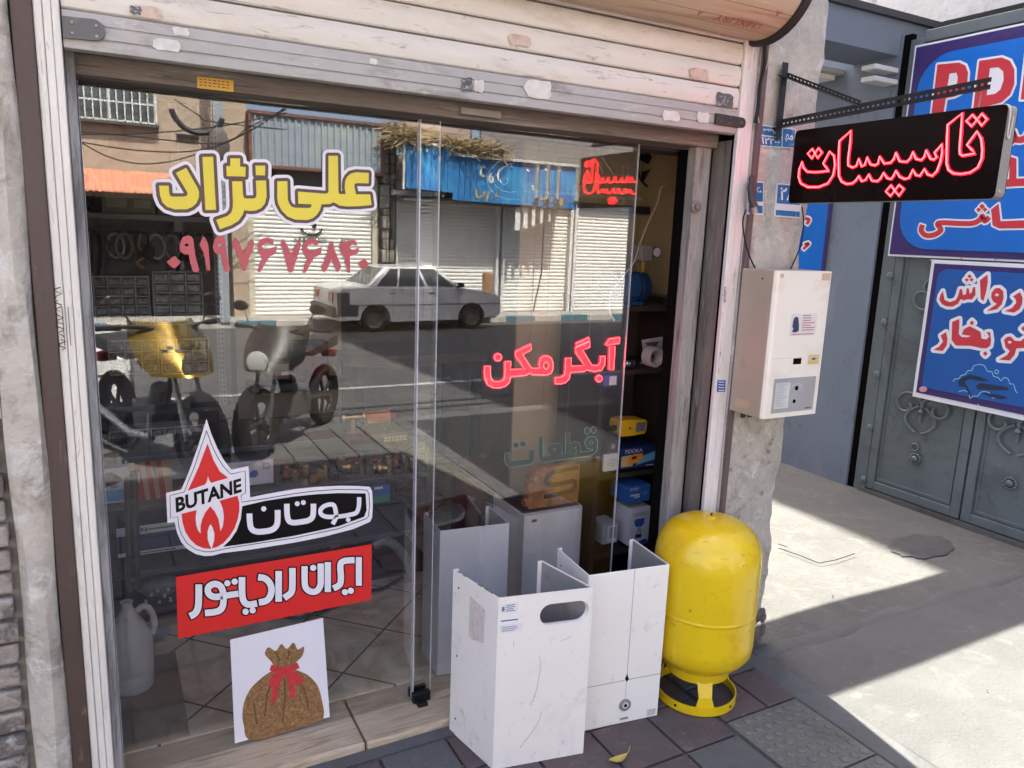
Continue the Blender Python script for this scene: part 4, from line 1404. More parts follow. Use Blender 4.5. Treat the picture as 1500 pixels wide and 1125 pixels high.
plate('blue plate with two rows of digits under the sign bracket', [(1111, 182), (1166, 189), (1165, 218), (1111, 214)],
      [('۳۳۷', .12, .48, .12, .42), ('۱۲۲۰۰', .08, .56, .58, .88), ('ﻬﻣ', .70, .92, .3, .7)], 1.994, 0, [(.03, .62, .05, .47), (.03, .62, .53, .95), (.64, .97, .05, .95)])
plate('blue plate half behind the black lamp at the edge of the pillar', [(1096, 265), (1119, 266), (1118, 315), (1095, 314)],
      [('۱۶', .25, .85, .15, .5)], 1.994, 0, [(.05, .95, .04, .6), (.05, .95, .72, .95)])
plate('blue plate with peeling lower half beside the lit sign', [(1138, 268), (1174, 271), (1173, 320), (1134, 317)],
      [('۲۸', .15, .75, .12, .5)], 1.994, 0, [(.05, .95, .04, .6), (.05, .95, .80, .96)])
m = T('bulkhead_lamp', 'small dark weathered lamp holder beside the pale guide post', 'lamp', WY(1103, 300, 1.99))
o = MB()
o.tube([WY(1101, 258, 1.985), WY(1099, 275, 1.975), WY(1101, 292, 1.965), WY(1105, 303, 1.96)], .008, 10, r2=.014)
o.build('holder', M('dark_bakelite', (.045, .04, .038), .6), m, smooth=True)
o = MB()
o.cyl(WY(1104, 303, 1.96), WY(1106, 312, 1.958), .010, 12)
o.build('socket', M('grimy_socket', (.35, .31, .26), .7), m, smooth=True)
# conduit at the corner of the pillar
cb = MB()
cb.tube(smooth2([WY(1121, 60, 1.985), WY(1120, 95, 1.985), WY(1113, 125, 1.985), WY(1110, 160, 1.985), WY(1106, 180, 1.985)]), .006, 8)
tag(cb.build('black_conduit', black, smooth=True), 'thick black cable running down beside the pale guide post', 'cable')
cb = MB()
cb.tube(smooth2([WY(1128, 60, 1.99), WY(1124, 95, 1.992), WY(1116, 110, 1.992), WY(1113, 130, 1.99), WY(1108, 150, 1.992), WY(1112, 180, 1.99)]), .0013, 5)
tag(cb.build('thin_white_wire', M('white_wire', (.6, .6, .58), .5)), 'thin white wire wandering down the pillar under the shutter roll', 'wire')

# bracket of slotted angle and the lit sign
SX = 2.085
bk = T('sign_bracket', 'black slotted angle bracket reaching out over the pavement', 'bracket', (SX, 1.99, 1.95))
bkm = M('black_angle', (.022, .023, .026), .45, .3, c2=(.05, .045, .04), amt=.15)


def slotted(a, b, side, wd=.030, pitch=.017, name='arm'):
    """a bar with real holes; side is the direction across its face"""
    a, b, s = Vector(a), Vector(b), Vector(side).normalized()
    d = (b - a)
    n = int(d.length / pitch)
    t = d.normalized()
    nr = t.cross(s).normalized()
    m = MB()
    X = Matrix((( t.x, s.x, nr.x, a.x), (t.y, s.y, nr.y, a.y), (t.z, s.z, nr.z, a.z), (0, 0, 0, 1)))
    L = d.length
    hole = .0065
    m2 = MB(X)
    m2.box(0, L, -wd / 2, -hole / 2, 0, .002)
    m2.box(0, L, hole / 2, wd / 2, 0, .002)
    step = L / n
    for i in range(n):
        m2.box(i * step, i * step + step - .0095, -hole / 2, hole / 2, 0, .002)
    m2.box(0, L, -wd / 2, -wd / 2 + .002, .0021, .026)
    return m2.build(name, bkm, bk)


wy0 = 1.992
pA, pB = WX(1139, 98, SX), WX(1137, 187, SX)
pA.y = pB.y = wy0
slotted((SX, wy0 - .004, WX(1137, 192, SX).z - .03), (SX, wy0 - .004, WX(1139, 96, SX).z), (0, 1, 0), .028, name='wall_rail')
e_ = WX(1453, 122, SX)
s0 = WX(1140, 183, SX)
slotted((SX - .004, s0.y, s0.z), (SX - .004, e_.y, e_.z), (0, 0, 1), name='arm')
d0, d1 = WX(1143, 106, SX), WX(1262, 152, SX)
slotted((SX + .003, d0.y, d0.z), (SX + .003, d1.y, d1.z), (0, .5, 1), .024, name='brace')
sg = T('hanging_led_sign', 'black box sign with red lit word hung from the slotted bracket', 'LED sign', (SX, 1.6, 1.7))
sx = lambda px, py: WX(px, py, SX - .022)
c4 = [sx(1162, 196), sx(1472, 147), sx(1464, 284), sx(1157, 303)]
ys = [(c4[0].y + c4[3].y) / 2, (c4[1].y + c4[2].y) / 2]
zs = [(c4[2].z + c4[3].z) / 2, (c4[0].z + c4[1].z) / 2]
m = MB()
R_ = .014
yA, yB = ys[1], ys[0]
outl = []
for cy, cz, a0 in ((yB - R_, zs[0] + R_, -90), (yB - R_, zs[1] - R_, 0), (yA + R_, zs[1] - R_, 90), (yA + R_, zs[0] + R_, 180)):
    outl += [(cy + R_ * cos(A(a0 + q)), cz + R_ * sin(A(a0 + q))) for q in (0, 30, 60, 90)]
m.prism([(SX - .020, y, z) for y, z in outl], (.040, 0, 0))
m.build('sign_box', M('aluminium_edge', (.38, .35, .32), .4, .5), sg)
m = MB()
m.prism([(SX - .0225, y, z) for y, z in outl], (.0022, 0, 0))
m.build('front_face', M('black_acrylic', (.006, .0025, .0025), .2, spec=.18), sg)
m = MB()
m.prism([(SX + .0203, y, z) for y, z in outl], (.0022, 0, 0))
m.build('back_face', M('black_acrylic', (.006, .0025, .0025), .2, spec=.18), sg)
Zs = Trace(1150, 140, 4.4118, sx, (-1, 0, 0))
shapes = [[(1150, 115), (1055, 190), (1050, 300), (1048, 440), (1060, 480), (1090, 503), (1140, 508), (1200, 498), (1250, 465), (1275, 410), (1280, 350), (1272, 280), (1245, 232), (1180, 320), (1210, 350), (1232, 375), (1150, 390), (1135, 378), (1132, 350), (1140, 250)],
          [(430, 228), (355, 295), (350, 420), (352, 520), (368, 555), (400, 572), (440, 568), (465, 545), (480, 520), (500, 555), (525, 545), (545, 510), (565, 550), (600, 555), (622, 535), (640, 500), (665, 535), (690, 540), (705, 520), (720, 487), (745, 525), (775, 540), (805, 533), (830, 480), (850, 515), (875, 520), (905, 475), (925, 510), (955, 520), (985, 490), (1008, 430), (1020, 370), (1018, 315), (970, 370), (985, 400), (965, 415), (945, 410), (915, 355), (905, 395), (885, 418), (850, 410), (830, 365), (815, 405), (790, 430), (745, 425), (720, 370), (708, 410), (685, 435), (645, 440), (615, 395), (605, 440), (585, 452), (555, 445), (535, 400), (520, 448), (500, 460), (480, 410), (465, 455), (440, 466), (412, 452), (412, 410), (425, 310)],
          [(115, 428), (95, 480), (92, 530), (105, 568), (150, 592), (220, 592), (280, 568), (315, 515), (327, 450), (320, 390), (292, 362), (250, 440), (270, 465), (288, 487), (200, 497), (145, 492), (122, 465)],
          [(1175, 165), (1215, 125), (1245, 157), (1210, 200)], [(1245, 157), (1275, 118), (1310, 155), (1275, 195)],
          [(150, 375), (180, 345), (197, 374), (178, 408)], [(197, 374), (220, 340), (243, 368), (215, 405)],
          [(655, 620), (688, 580), (713, 615), (685, 650)], [(713, 615), (740, 578), (772, 605), (740, 648)]]
m = MB()
mh = MB()
mbk = MB()
for s in shapes:
    s2 = s if len(s) < 6 else s
    m.tube([Zs.p(x, y, .0036) for x, y in s2], .0020, 6, closed=True)
    mh.tube([Zs.p(x, y, -.0016) for x, y in s2], .0052, 8, closed=True)
    mbk.tube([Vector((SX + .0260, yA + yB - Zs.p(x, y).y, Zs.p(x, y).z)) for x, y in s2], .0022, 6, closed=True)
m.build('led_lettering', pink_led, sg)
mh.build('led_halo', red_halo, sg)  # red halo of the lettering, put in as a thicker glowing tube
mbk.build('led_lettering', EM('lit_red_led_back', (1.0, 0.004, 0.01), 1.6), sg)
for px, py, k in ((1438, 126, 0), (1196, 173, 1)):
    a_ = WX(px, py, SX)
    m = MB()
    m.tube([a_, (SX, a_.y - .001, zs[1] + .02), (SX, a_.y, zs[1] - .002)], .0018, 6)
    m.build('hanging_wire', M('rusty_wire', (.30, .27, .24), .6, .4), sg)
m = MB()
m.tube(smooth2([(SX, yA + .03, zs[1] + .003), (SX - .012, yA + .004, zs[1] - .004), (SX - .016, yA - .004, zs[1] - .03), (SX - .014, yA - .004, zs[1] - .075), (SX - .008, yA - .006, zs[1] - .085), (SX - .004, yA - .004, zs[1] - .07), (SX - .002, yA - .005, zs[1] - .03)]), .0022, 6)
m.build('edge_wire', M('pale_wire', (.5, .47, .42), .5), sg, smooth=True)
m = MB()
m.sphere((SX - .005, yA - .0005, zs[0] + .02), .0025, 5)
m.build('edge_screw', chrome, sg)
# grit and small litter on the cement and paving
random.seed(77)
m = MB()
for k in range(240):
    x, y = random.uniform(2.26, 4.3), random.uniform(.6, 3.1)
    if k < 90:
        x, y = random.uniform(.6, 2.25), random.uniform(1.2, 2.0)
    r = random.uniform(.0012, .0045) * (1.5 if k % 9 == 0 else 1)
    m.sphere((x, y, (.012 if y > 1.96 else 0) + r * .5), r, 3, (1, random.uniform(.6, 1.2), .7))
stuff(m.build('grit', M('grit', (.17, .16, .15), .95, var=.5, scale=40)), 'loose grit scattered over the cement and paving', 'grit')
# ------------------------------------------------------------ the gate, the grey portal and what is beyond
GX = 4.45
gx = lambda px, py: WX(px, py, GX)
nb = T('neighbour_building', 'tall pale rendered building standing behind the grey gate', 'building', (9, 4, 0))
m = MB()
m.box(4.85, 14, -3, 3.55, 3.05, 13.5)
m.box(4.85, 14, 3.55, 14, 2.3, 13.5)
m.box(5.6, 14, -3, 14, -0.3, 3.05)
m.build('wall', palewall, nb)
MB().box(4.70, 4.85, -3, 3.4, 3.9, 4.0).build('ledge', palewall, nb)
gtm = gategrey
# gate post and leaves
gp = T('gate_portal', 'grey steel posts and top rail carrying the two gate leaves', 'gate frame', (GX, 3.2, 0))
MB().box(GX - .01, GX + .07, 3.155, 3.245, -0.02, 2.86).build('hinge_post', gtm, gp, bev=.004)
MB().box(GX - .01, GX + .07, 0.1, 3.154, 2.83, 2.90).build('top_rail', gtm, gp, bev=.004)
for z in (.06, .42, .78, 1.12, 1.42):
    MB().lathe([(.001, 0), (.016, .001), (.020, .012), (.020, .03), (.014, .04), (.001, .041)], 14, Matrix.Translation((GX - .018, 3.168, z))).build('hinge', gtm, gp, smooth=40)
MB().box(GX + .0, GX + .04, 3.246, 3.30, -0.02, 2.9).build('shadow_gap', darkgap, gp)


def scroll(m, y, z, s, up=1, r=.009):
    for sd in (-1, 1):
        pts = []
        for i in range(34):
            a = i / 33 * 2.2 * PI
            rr = s * (.18 + .82 * (1 - i / 33))
            pts.append((GX - .020, y + sd * (s * .95 - rr * cos(a)), z + up * (rr * sin(a)) * .9))
        m.tube(pts, r, 8)
    # the heart below
    for sd in (-1, 1):
        pts = []
        for i in range(26):
            u = i / 25
            a = PI * (0.5 + 1.25 * u)
            pts.append((GX - .019, y + sd * (.018 + s * .85 * sin(u * PI) ** .8 * (1 - .2 * u)), z - up * s * (1.55 - 1.6 * u)))
        m.tube(pts, r, 8)
    m.tube([(GX - .018, y, z - up * s * .9), (GX - .018, y, z + up * s * .8)], r * .9, 8)
    m.sphere((GX - .02, y, z - up * s * .25), r * 2, 6)


def rosette(y, z, r):
    m = MB()
    m.sphere((GX - .018, y, z), r * .5, 8, (.6, 1, 1))
    for k in range(12):
        a = 2 * PI * k / 12
        m.sphere((GX - .012, y + cos(a) * r * .75, z + sin(a) * r * .75), r * .22, 5, (.6, 1, 1))
    return m


def leaf_(y0, y1, label, ys, rz):
    """one gate leaf between y0 (far) and y1 (near)"""
    t = T('gate_leaf', label, 'gate', (GX, (y0 + y1) / 2, 0), 'leaves of the grey gate')
    MB().box(GX, GX + .02, y1, y0, .05, 2.82).build('sheet', gtm, t)
    m = MB()
    fw = .055
    m.box(GX - .014, GX, y0 - fw, y0, .03, 2.82)
    m.box(GX - .014, GX, y1, y1 + fw, .03, 2.82)
    m.box(GX - .014, GX, y1 + fw, y0 - fw, .03, .03 + fw)
    m.box(GX - .014, GX, y1 + fw, y0 - fw, 2.82 - fw, 2.82)
    m.build('leaf_frame', gtm, t, bev=.004)
    MB().box(GX - .006, GX, y1 + fw + .012, y0 - fw - .012, .03 + fw + .012, .03 + fw + .03).build('panel_bead', gtm, t, bev=.002)
    m = MB()
    for a_, b_ in ((y0 - fw - .012, y0 - fw - .024), (y1 + fw + .024, y1 + fw + .012)):
        m.box(GX - .006, GX, b_, a_, .03 + fw + .031, 2.7)
    m.build('panel_bead', gtm, t, bev=.002)
    m = MB()
    scroll(m, ys, rz + .33, .105)
    m.build('scrollwork', gtm, t, smooth=True)
    rosette(ys, rz, .042).build('rosette', gtm, t, smooth=True)
    m = MB()
    scroll(m, ys, rz + 1.0, .095, -1)
    m.build('scrollwork', gtm, t, smooth=True)
    return t


yr1 = gx(1342, 672)
yr2 = gx(1481, 708)
ym = gx(1408, 740).y
leaf_(3.15, ym, 'grey gate leaf beside the hinge post, partly under the blue banners', yr1.y, yr1.z)
leaf_(ym - .012, ym - .95, 'grey gate leaf at the right edge below the lower blue banner', yr2.y, yr2.z)
lk = MB()
c0 = gx(1342, 655)
lk.torus((GX - .012, c0.y, c0.z), .022, .006, 'X')
tag(lk.build('gate_ring', gtm, smooth=True), 'small grey ring pull above the round rosette on the gate leaf', 'gate ring')
MB_ = MB()
MB_.box(GX, GX + .02, -1.6, ym - .97, 0.0, 2.82)
tag(MB_.build('gate_side_wall', gtm), 'plain grey steel panel beyond the two gate leaves', 'wall')
struct(MB().box(GX - .02, GX + .3, -1.6, 3.2, -.05, .022).build('gate_sill', concd))

# banners
BX = GX - .035
bx_ = lambda px, py: WX(px, py, BX)


def wavy(y0, y1, z0, z1, d, amp, f=9, seed=0):
    rows = []
    for i in range(25):
        z = z0 + (z1 - z0) * i / 24
        row = []
        for j in range(31):
            y = y0 + (y1 - y0) * j / 30
            row.append((BX - d - amp * (sin(y * f + seed) * sin(z * f * .7 + seed * 2) + .5 * sin((y + z) * f * 1.9)), y, z))
        rows.append(row)
    return MB().sheet(rows)


ba = T('banner', 'large blue banner with red Latin capitals tied high on the gate', 'banner', (BX, 2.3, 1.57), 'blue printed banners on the gate')
tl, bl = bx_(1337, 68), bx_(1304, 375)
yA_, zA0, zA1 = (tl.y + bl.y) / 2, bl.z, tl.z
wavy(yA_, 1.2, zA0, zA1, 0, .0015).build('banner_sheet', printwhite, ba, smooth=180)
wavy(yA_ - .012, 1.2, zA0 + .012, zA1 - .012, .003, .0015).build('purple_border', purple, ba, smooth=180)
R_ = .20
yb_, zb0, zb1 = yA_ - .055, zA0 + .05, zA1 - .075
poly = [(1.2, zb0)] + [(yb_ - R_ + R_ * cos(a), zb0 + R_ + R_ * sin(a)) for a in fr(-PI / 2, 0, 8)][0:] + [(yb_ - R_ + R_ * cos(a), zb1 - R_ + R_ * sin(a)) for a in fr(0, PI / 2, 8)] + [(1.2, zb1)]
MB().fill([[(BX - .0085, y, z) for y, z in poly]]).build('blue_field', blue2, ba)
Zb = Trace(1290, 30, 3.214, lambda px, py: WX(px, py, BX - .0085), (-1, 0, 0))
PDR = [('p', [(268, 208), (370, 198), (400, 212), (412, 245), (408, 295), (385, 340), (350, 358), (308, 366), (296, 440), (240, 440)], [[(325, 250), (358, 246), (364, 268), (360, 296), (345, 310), (314, 316)]]),
       ('p', [(465, 190), (570, 174), (610, 190), (630, 230), (630, 300), (610, 350), (570, 385), (510, 402), (435, 425)], [[(515, 224), (555, 220), (578, 240), (580, 280), (565, 325), (540, 345), (500, 352)]]),
       ('p', [(686, 160), (860, 130), (860, 360), (660, 372)])]
mb_ = MB()
letters(Zb, PDR, .0004, .012, mb_)
per = [('r', [(560, 560), (600, 572), (625, 560), (620, 520), (640, 560), (680, 555), (700, 520)], 30),
       ('r', [(430, 770), (520, 775), (600, 765), (700, 760)], 36), ('p', [(608, 640), (640, 650), (640, 770), (605, 770)]),
       ('r', [(198, 962), (192, 990), (215, 1012), (255, 1008), (285, 985), (268, 958), (300, 952), (360, 955), (430, 955), (465, 940), (480, 920), (490, 945), (512, 925)], 24),
       ('p', [(520, 890), (556, 862), (566, 945), (800, 935), (800, 975), (560, 980), (528, 965)]),
       ('p', [(478, 862), (492, 875), (478, 890), (464, 875)]), ('p', [(462, 880), (474, 890), (462, 904), (450, 891)]), ('p', [(492, 880), (504, 889), (492, 902), (480, 889)]),
       ('p', [(330, 800), (345, 812), (330, 826), (315, 813)]), ('p', [(285, 805), (300, 815), (285, 829), (270, 817)])]
letters(Zb, per, .0006, .0095, mb_)
mb_.build('lettering_outline', printwhite, ba, fix=False)
mb_ = MB()
letters(Zb, PDR, .0014, 0, mb_)
letters(Zb, per, .0014, 0, mb_)
mb_.build('lettering_face', printred, ba, fix=False)

bb = T('banner', 'lower blue banner with white framed edge and a drawn car in foam', 'banner', (BX, 2.3, .7), 'blue printed banners on the gate')
tl, bl = bx_(1363, 380), bx_(1342, 581)
yA_, zA0, zA1 = (tl.y + bl.y) / 2, bl.z, tl.z
wavy(yA_, 1.2, zA0, zA1, .012, .0012, seed=2).build('banner_sheet', printwhite, bb, smooth=180)
wavy(yA_ - .022, 1.2, zA0 + .03, zA1 - .022, .015, .0012, seed=2).build('purple_border', purple, bb, smooth=180)
yb_, zb0, zb1 = yA_ - .055, zA0 + .07, zA1 - .05
R_ = .06
poly = [(1.2, zb0)] + [(yb_, zb0)] + [(yb_ - R_ + R_ * cos(a), zb1 - R_ + R_ * sin(a)) for a in fr(0, PI / 2, 8)] + [(1.2, zb1)]
MB().fill([[(BX - .0195, y, z) for y, z in poly]]).build('blue_field', M('mid_blue_print', (0.006, 0.085, 0.36), 0.3, var=0.08, scale=3), bb)
Zc = Trace(1330, 370, 4.6875, lambda px, py: WX(px, py, BX - .0195), (-1, 0, 0))
w2 = [('p', [(240, 265), (222, 295), (216, 325), (235, 355), (270, 370), (310, 370), (345, 350), (362, 320), (385, 328), (410, 320), (440, 322), (465, 290), (462, 235), (446, 240), (440, 270), (425, 285), (418, 245), (404, 245), (398, 288), (378, 290), (372, 250), (358, 250), (345, 295), (330, 325), (290, 340), (252, 325), (245, 290)]),
      ('p', [(495, 190), (547, 150), (549, 200), (540, 260), (520, 332), (500, 318), (498, 250)]),
      ('p', [(575, 275), (600, 245), (630, 243), (655, 265), (658, 310), (645, 355), (610, 390), (540, 402), (575, 378), (612, 352), (585, 335), (572, 305)], [circ(612, 290, 14, 10)]),
      ('p', [(722, 300), (770, 270), (788, 310), (784, 355), (765, 390), (730, 412), (665, 402), (715, 380), (745, 345), (740, 320)]),
      ('p', [(424, 148), (439, 163), (424, 178), (409, 163)]), ('p', [(405, 174), (419, 187), (405, 201), (391, 187)]), ('p', [(438, 172), (452, 186), (438, 200), (424, 186)]),
      ('p', [(225, 570), (262, 545), (272, 590), (268, 635), (240, 675), (175, 668), (215, 645), (242, 610)]),
      ('p', [(305, 475), (355, 455), (350, 560), (370, 580), (410, 582), (435, 572), (370, 562), (385, 525), (425, 505), (465, 525), (500, 545), (506, 590), (540, 596), (560, 575), (540, 548), (564, 545), (572, 600), (566, 640), (540, 658), (500, 655), (430, 640), (330, 638), (300, 600)]),
      ('p', [(440, 466), (456, 483), (440, 500), (424, 483)]), ('p', [(532, 676), (549, 693), (532, 710), (515, 693)]),
      ('p', [(660, 600), (680, 580), (705, 576), (735, 605), (775, 608), (797, 590), (850, 560), (850, 650), (797, 655), (745, 658), (735, 700), (700, 740), (625, 735), (680, 705), (700, 675), (672, 650)], [circ(700, 615, 14, 9)]),
      ('p', [(795, 505), (812, 522), (795, 540), (778, 522)])]
letters(Zc, w2, .0004, .0175).build('lettering_outline', printwhite, bb, fix=False)
letters(Zc, w2, .0013).build('lettering_face', printred, bb, fix=False)
cl = []
foam = [[(310, 885), (325, 868), (350, 865), (365, 845), (395, 835), (410, 812), (440, 808), (450, 780), (490, 768), (525, 778), (548, 815), (575, 818), (590, 850), (620, 858), (640, 880), (660, 858), (690, 870), (700, 900), (725, 905), (740, 950), (755, 965)],
        [(350, 955), (375, 948), (400, 950), (420, 970), (425, 1000), (450, 985), (480, 985), (500, 960), (540, 955), (570, 975), (585, 1000), (610, 990), (635, 1000)], circ(610, 818, 13) + [(623, 818)]]
letters(Zc, [('r', f, 5) for f in foam], .0006).build('foam_drawing', M('foam_blue', (.25, .55, .72), .4), bb, fix=False)
letters(Zc, [('p', [(345, 880), (385, 850), (430, 838), (500, 855), (560, 880), (500, 882), (420, 868), (390, 885), (400, 925), (350, 915)]), ('p', [(465, 915), (500, 895), (560, 905), (690, 925), (690, 945), (600, 945), (480, 938)]), ('p', [(500, 960), (620, 975), (690, 995), (640, 1008), (560, 990)]), ('p', [(395, 900), (415, 930), (440, 985), (420, 975), (400, 940)])], .0008).build('car_drawing', M('ink_navy', (.008, .02, .06), .4), bb, fix=False)
letters(Zc, [('p', circ(105, 938, 28, 20))], .0008).build('round_badge', M('badge_pink', (.5, .28, .32), .4), bb, fix=False)
m = MB()
for px, py in ((1364, 381), (1408, 379), (1458, 380), (1433, 593)):
    m.lathe([(.006, 0), (.006, .002), (.001, .003)], 10, Matrix.Translation(WX(px, py, BX - .019)) @ Matrix.Rotation(-PI / 2, 4, 'Y'))
m.build('eyelet', chrome, bb)

# grey portal beyond the gate
po = T('grey_portal', 'blue grey rendered portal with a dark coping at the end of the alley', 'portal', (4.3, 3.5, 0))
m = MB()
m.box(GX - .02, GX + .35, 3.30, 4.6, -0.1, 2.9)
m.build('side_wall', bluegrey, po)
m = MB()
m.box(2.31, GX + .3, 3.31, 3.64, 2.78, 2.98)
m.build('lintel', M('grey_lintel', (.16, .19, .235), .6, 0, .08, 3), po)
MB().box(2.31, GX + .33, 3.28, 3.66, 2.981, 3.02).build('coping', M('dark_coping', (.045, .047, .05), .6), po)
m = MB()
m.box(2.3, 3.55, 5.6, 5.8, -0.1, 2.5)
m.build('end_wall', M('yard_wall', (.30, .32, .35), .8, bump=.2), po)
m = MB()
a_, b_ = WX(1205, 300, GX - .025), WX(1205, 395, GX - .025)
# narrow blue banner on the portal wall
nb2 = T('banner', 'narrow blue strip banner hanging on the portal wall behind the heater', 'banner', WX(1206, 395, GX - .03), 'blue printed banners on the gate')
y0, y1 = WX(1150, 395, GX - .03).y, WX(1208, 395, GX - .03).y
z0, z1 = WX(1208, 397, GX - .03).z, WX(1208, 288, GX - .03).z
MB().box(GX - .032, GX - .028, y1 + .03, y0, z0, z1).build('banner_sheet', blue2, nb2)
MB().box(GX - .032, GX - .028, y1, y1 + .0295, z0, z1).build('purple_border', purple, nb2)
Zn = Trace(1000, 0, 3, lambda px, py: WX(px, py, GX - .0325), (-1, 0, 0))
nw = [('r', [(535, 960), (556, 965), (545, 985)], 14), ('r', [(530, 1095), (555, 1070), (535, 1075)], 12)]
letters(Zn, nw, .0004, .012).build('lettering_outline', printwhite, nb2, fix=False)
letters(Zn, nw, .0014).build('lettering_face', printred, nb2, fix=False)
m = T('porch_lamp', 'flat pale ceiling panel under the grey portal lintel', 'lamp', WY(1222, 73, 4.2))
MB().box(4.15, 4.40, 3.75, 4.15, 2.70, 2.73).build('panel', M('panel_white', (.7, .7, .68), .5), m)
MB().box(4.12, 4.43, 3.70, 4.2, 2.731, 2.76).build('tray', M('panel_tray', (.4, .4, .4), .5), m)
for k, (px, py) in enumerate(((1303, 104), (1302, 121))):
    a_ = WX(px, py, GX - .05)
    m = MB()
    m.box(GX - .25, GX - .03, a_.y - .05, a_.y + .05, a_.z - .018, a_.z + .012)
    tag(m.build('bracket_arm', M('arm_white', (.6, .6, .6), .5), bev=.006), ('upper' if k == 0 else 'lower') + ' white arm sticking out from the grey portal wall', 'bracket', 'white arms on the portal wall')
m = MB()
a_ = gx(1485, 12)
m.box(4.72, 4.80, a_.y - .35, a_.y + .08, a_.z + .05, a_.z + .16)
m.tube([(4.75, a_.y + .4, a_.z - .02), (4.75, a_.y, a_.z + .10)], .012, 6)
tag(m.build('wall_unit', M('grimy_unit', (.28, .27, .25), .7), bev=.01), 'grimy grey unit and pipe fixed high on the pale wall above the banner', 'wall unit')
# ------------------------------------------------------------ inside the shop
alu = M('dark_anodised', (.035, .036, .042), .4, .4)
shelfgrey = M('grey_shelf', (.20, .205, .22), .5, .3)
# glass counter
YC = 3.12
ct = T('display_counter', 'dark framed glass display counter full of fittings behind the left pane', 'counter', (.5, YC, .03))
XC0, XC1 = -0.17, 1.28
z1, z2, z3 = .715, .515, .245
for nm, zz in (('counter_top', z1), ('upper_shelf', z2), ('lower_shelf', z3)):
    MB().box(XC0, XC1, YC, YC + .45, zz - .022, zz).build(nm, M('counter_glass_edge', (.10, .105, .12), .15, .2), ct, bev=.002)
m = MB()
for x in (XC0, XC1 - .02):
    for y in (YC, YC + .43):
        m.box(x, x + .02, y, y + .02, .03, z1 - .023)
m.build('corner_posts', alu, ct)
MB().box(XC0, XC1, YC - .004, YC + .45, .03, .085).build('plinth', alu, ct)
MB().box(XC0, XC1, YC + .452, YC + .47, .03, z1).build('back_panel', M('counter_back', (.05, .05, .055), .6), ct)


def carton(name, label, a, b, y, depth, front, cat='box', side=None, art=(), group=None, tilt=0):
    """a carton: (left, bottom)-(right, top) of its front face in photo pixels, at distance y; art = (mat, [(u,v)...])"""
    p0, p1 = WY(*a, y), WY(*b, y)
    x0, x1, zz0, zz1 = min(p0.x, p1.x), max(p0.x, p1.x), min(p0.z, p1.z), max(p0.z, p1.z)
    t = T(name, label, cat, ((x0 + x1) / 2, y + depth / 2, zz0), group)
    MB().box(x0, x1, y + .0012, y + depth, zz0, zz1).build('carton', side or front, t, bev=.0015)
    MB().box(x0, x1, y, y + .0011, zz0, zz1).build('front_print', front, t)
    for k, (mt_, pts) in enumerate(art):
        if isinstance(pts, str):
            continue
        MB().fill([[(x0 + (x1 - x0) * u, y - .0004 - k * 1e-4, zz0 + (zz1 - zz0) * v) for u, v in pts]]).build('print_patch', mt_, t)
    return t, (x0, x1, zz0, zz1)


def carton_text(t, box_, y, body, u0, u1, v0, v1, mat, bold=.03):
    x0, x1, a, b_ = box_
    P_ = lambda u, v: (x0 + (x1 - x0) * u, y - .0022, a + (b_ - a) * v)
    text_mb(body, [P_(u0, v0), P_(u1, v0), P_(u1, v1), P_(u0, v1)], (0, 0, 0), 0, bold).build('print_lettering', mat, t)


R4 = lambda u0, u1, v0, v1: [(u0, v0), (u1, v0), (u1, v1), (u0, v1)]
pblue = M('carton_blue', (.03, .11, .38), .4)
pnavy = M('carton_navy', (.012, .025, .11), .35)
psky = M('carton_sky', (.14, .38, .58), .4)
pwhite = M('carton_white', (.62, .62, .65), .45)
pgrey = M('carton_grey', (.33, .33, .35), .5)
pred = M('carton_red', (.40, .05, .04), .6)
ptan = M('carton_tan', (.50, .32, .20), .7)
porange = M('carton_orange', (.62, .22, .03), .45)
pgreen = M('carton_green', (.10, .28, .08), .5)
YB = YC + .05
t, bx = carton('carton', 'blue and white carton with a dark gadget printed on it, left end of the counter', (147, 739), (187, 672), YB, .12, pwhite,
               art=[(pblue, R4(0, 1, .82, 1)), (psky, R4(0, 1, .04, .3)), (vblack, [(.02, .35), (.02, .48), (.25, .72), (.45, .72), (.78, .56), (.8, .5), (.55, .44)]), (pgrey, [(.4, .33), (.65, .36), (.55, .43), (.35, .40)])])
t, bx = carton('carton', 'red and tan striped carton with a small white tag inside the counter', (191, 736), (250, 664), YB + .02, .1, ptan,
               art=[(pred, [(.13 + .25 * k, 1), (.24 + .25 * k, 1), (.36 + .25 * k, .0), (.22 + .25 * k, 0)]) for k in range(-1, 4) if 0 <= .13 + .25 * k and .36 + .25 * k <= 1.02] + [(pred, [(0, .26), (0, 0), (.12, 0)]), (paper, R4(.02, .24, .42, .66)), (M('tag_green', (.05, .3, .25), .5), [(.1, .48), (.17, .48), (.17, .62), (.08, .62)])])
t, bx = carton('carton', 'grey carton with a dark lower half beside the striped carton', (254, 735), (300, 662), YB + .05, .1, pgrey,
               art=[(M('carton_black', (.03, .03, .035), .4), R4(0, 1, 0, .48)), (vpink, [(.25 + .08 * cos(a), .27 + .05 * sin(a)) for a in fr(0, 5.9, 12)])])
t, bx = carton('carton', 'white carton with a blue gadget picture behind the flame sticker', (322, 716), (400, 672), YB + .0, .16, pwhite,
               art=[(pblue, [(.55, .5), (.62, .62), (.70, .58), (.72, .42), (.66, .3), (.55, .32)]), (pgrey, R4(.8, .93, .6, .86)), (pwhite, R4(.82, .91, .66, .8))])
carton_text(t, bx, YB, 'ELECTRIC BLOWER', .05, .55, .80, .90, pgrey, 0)
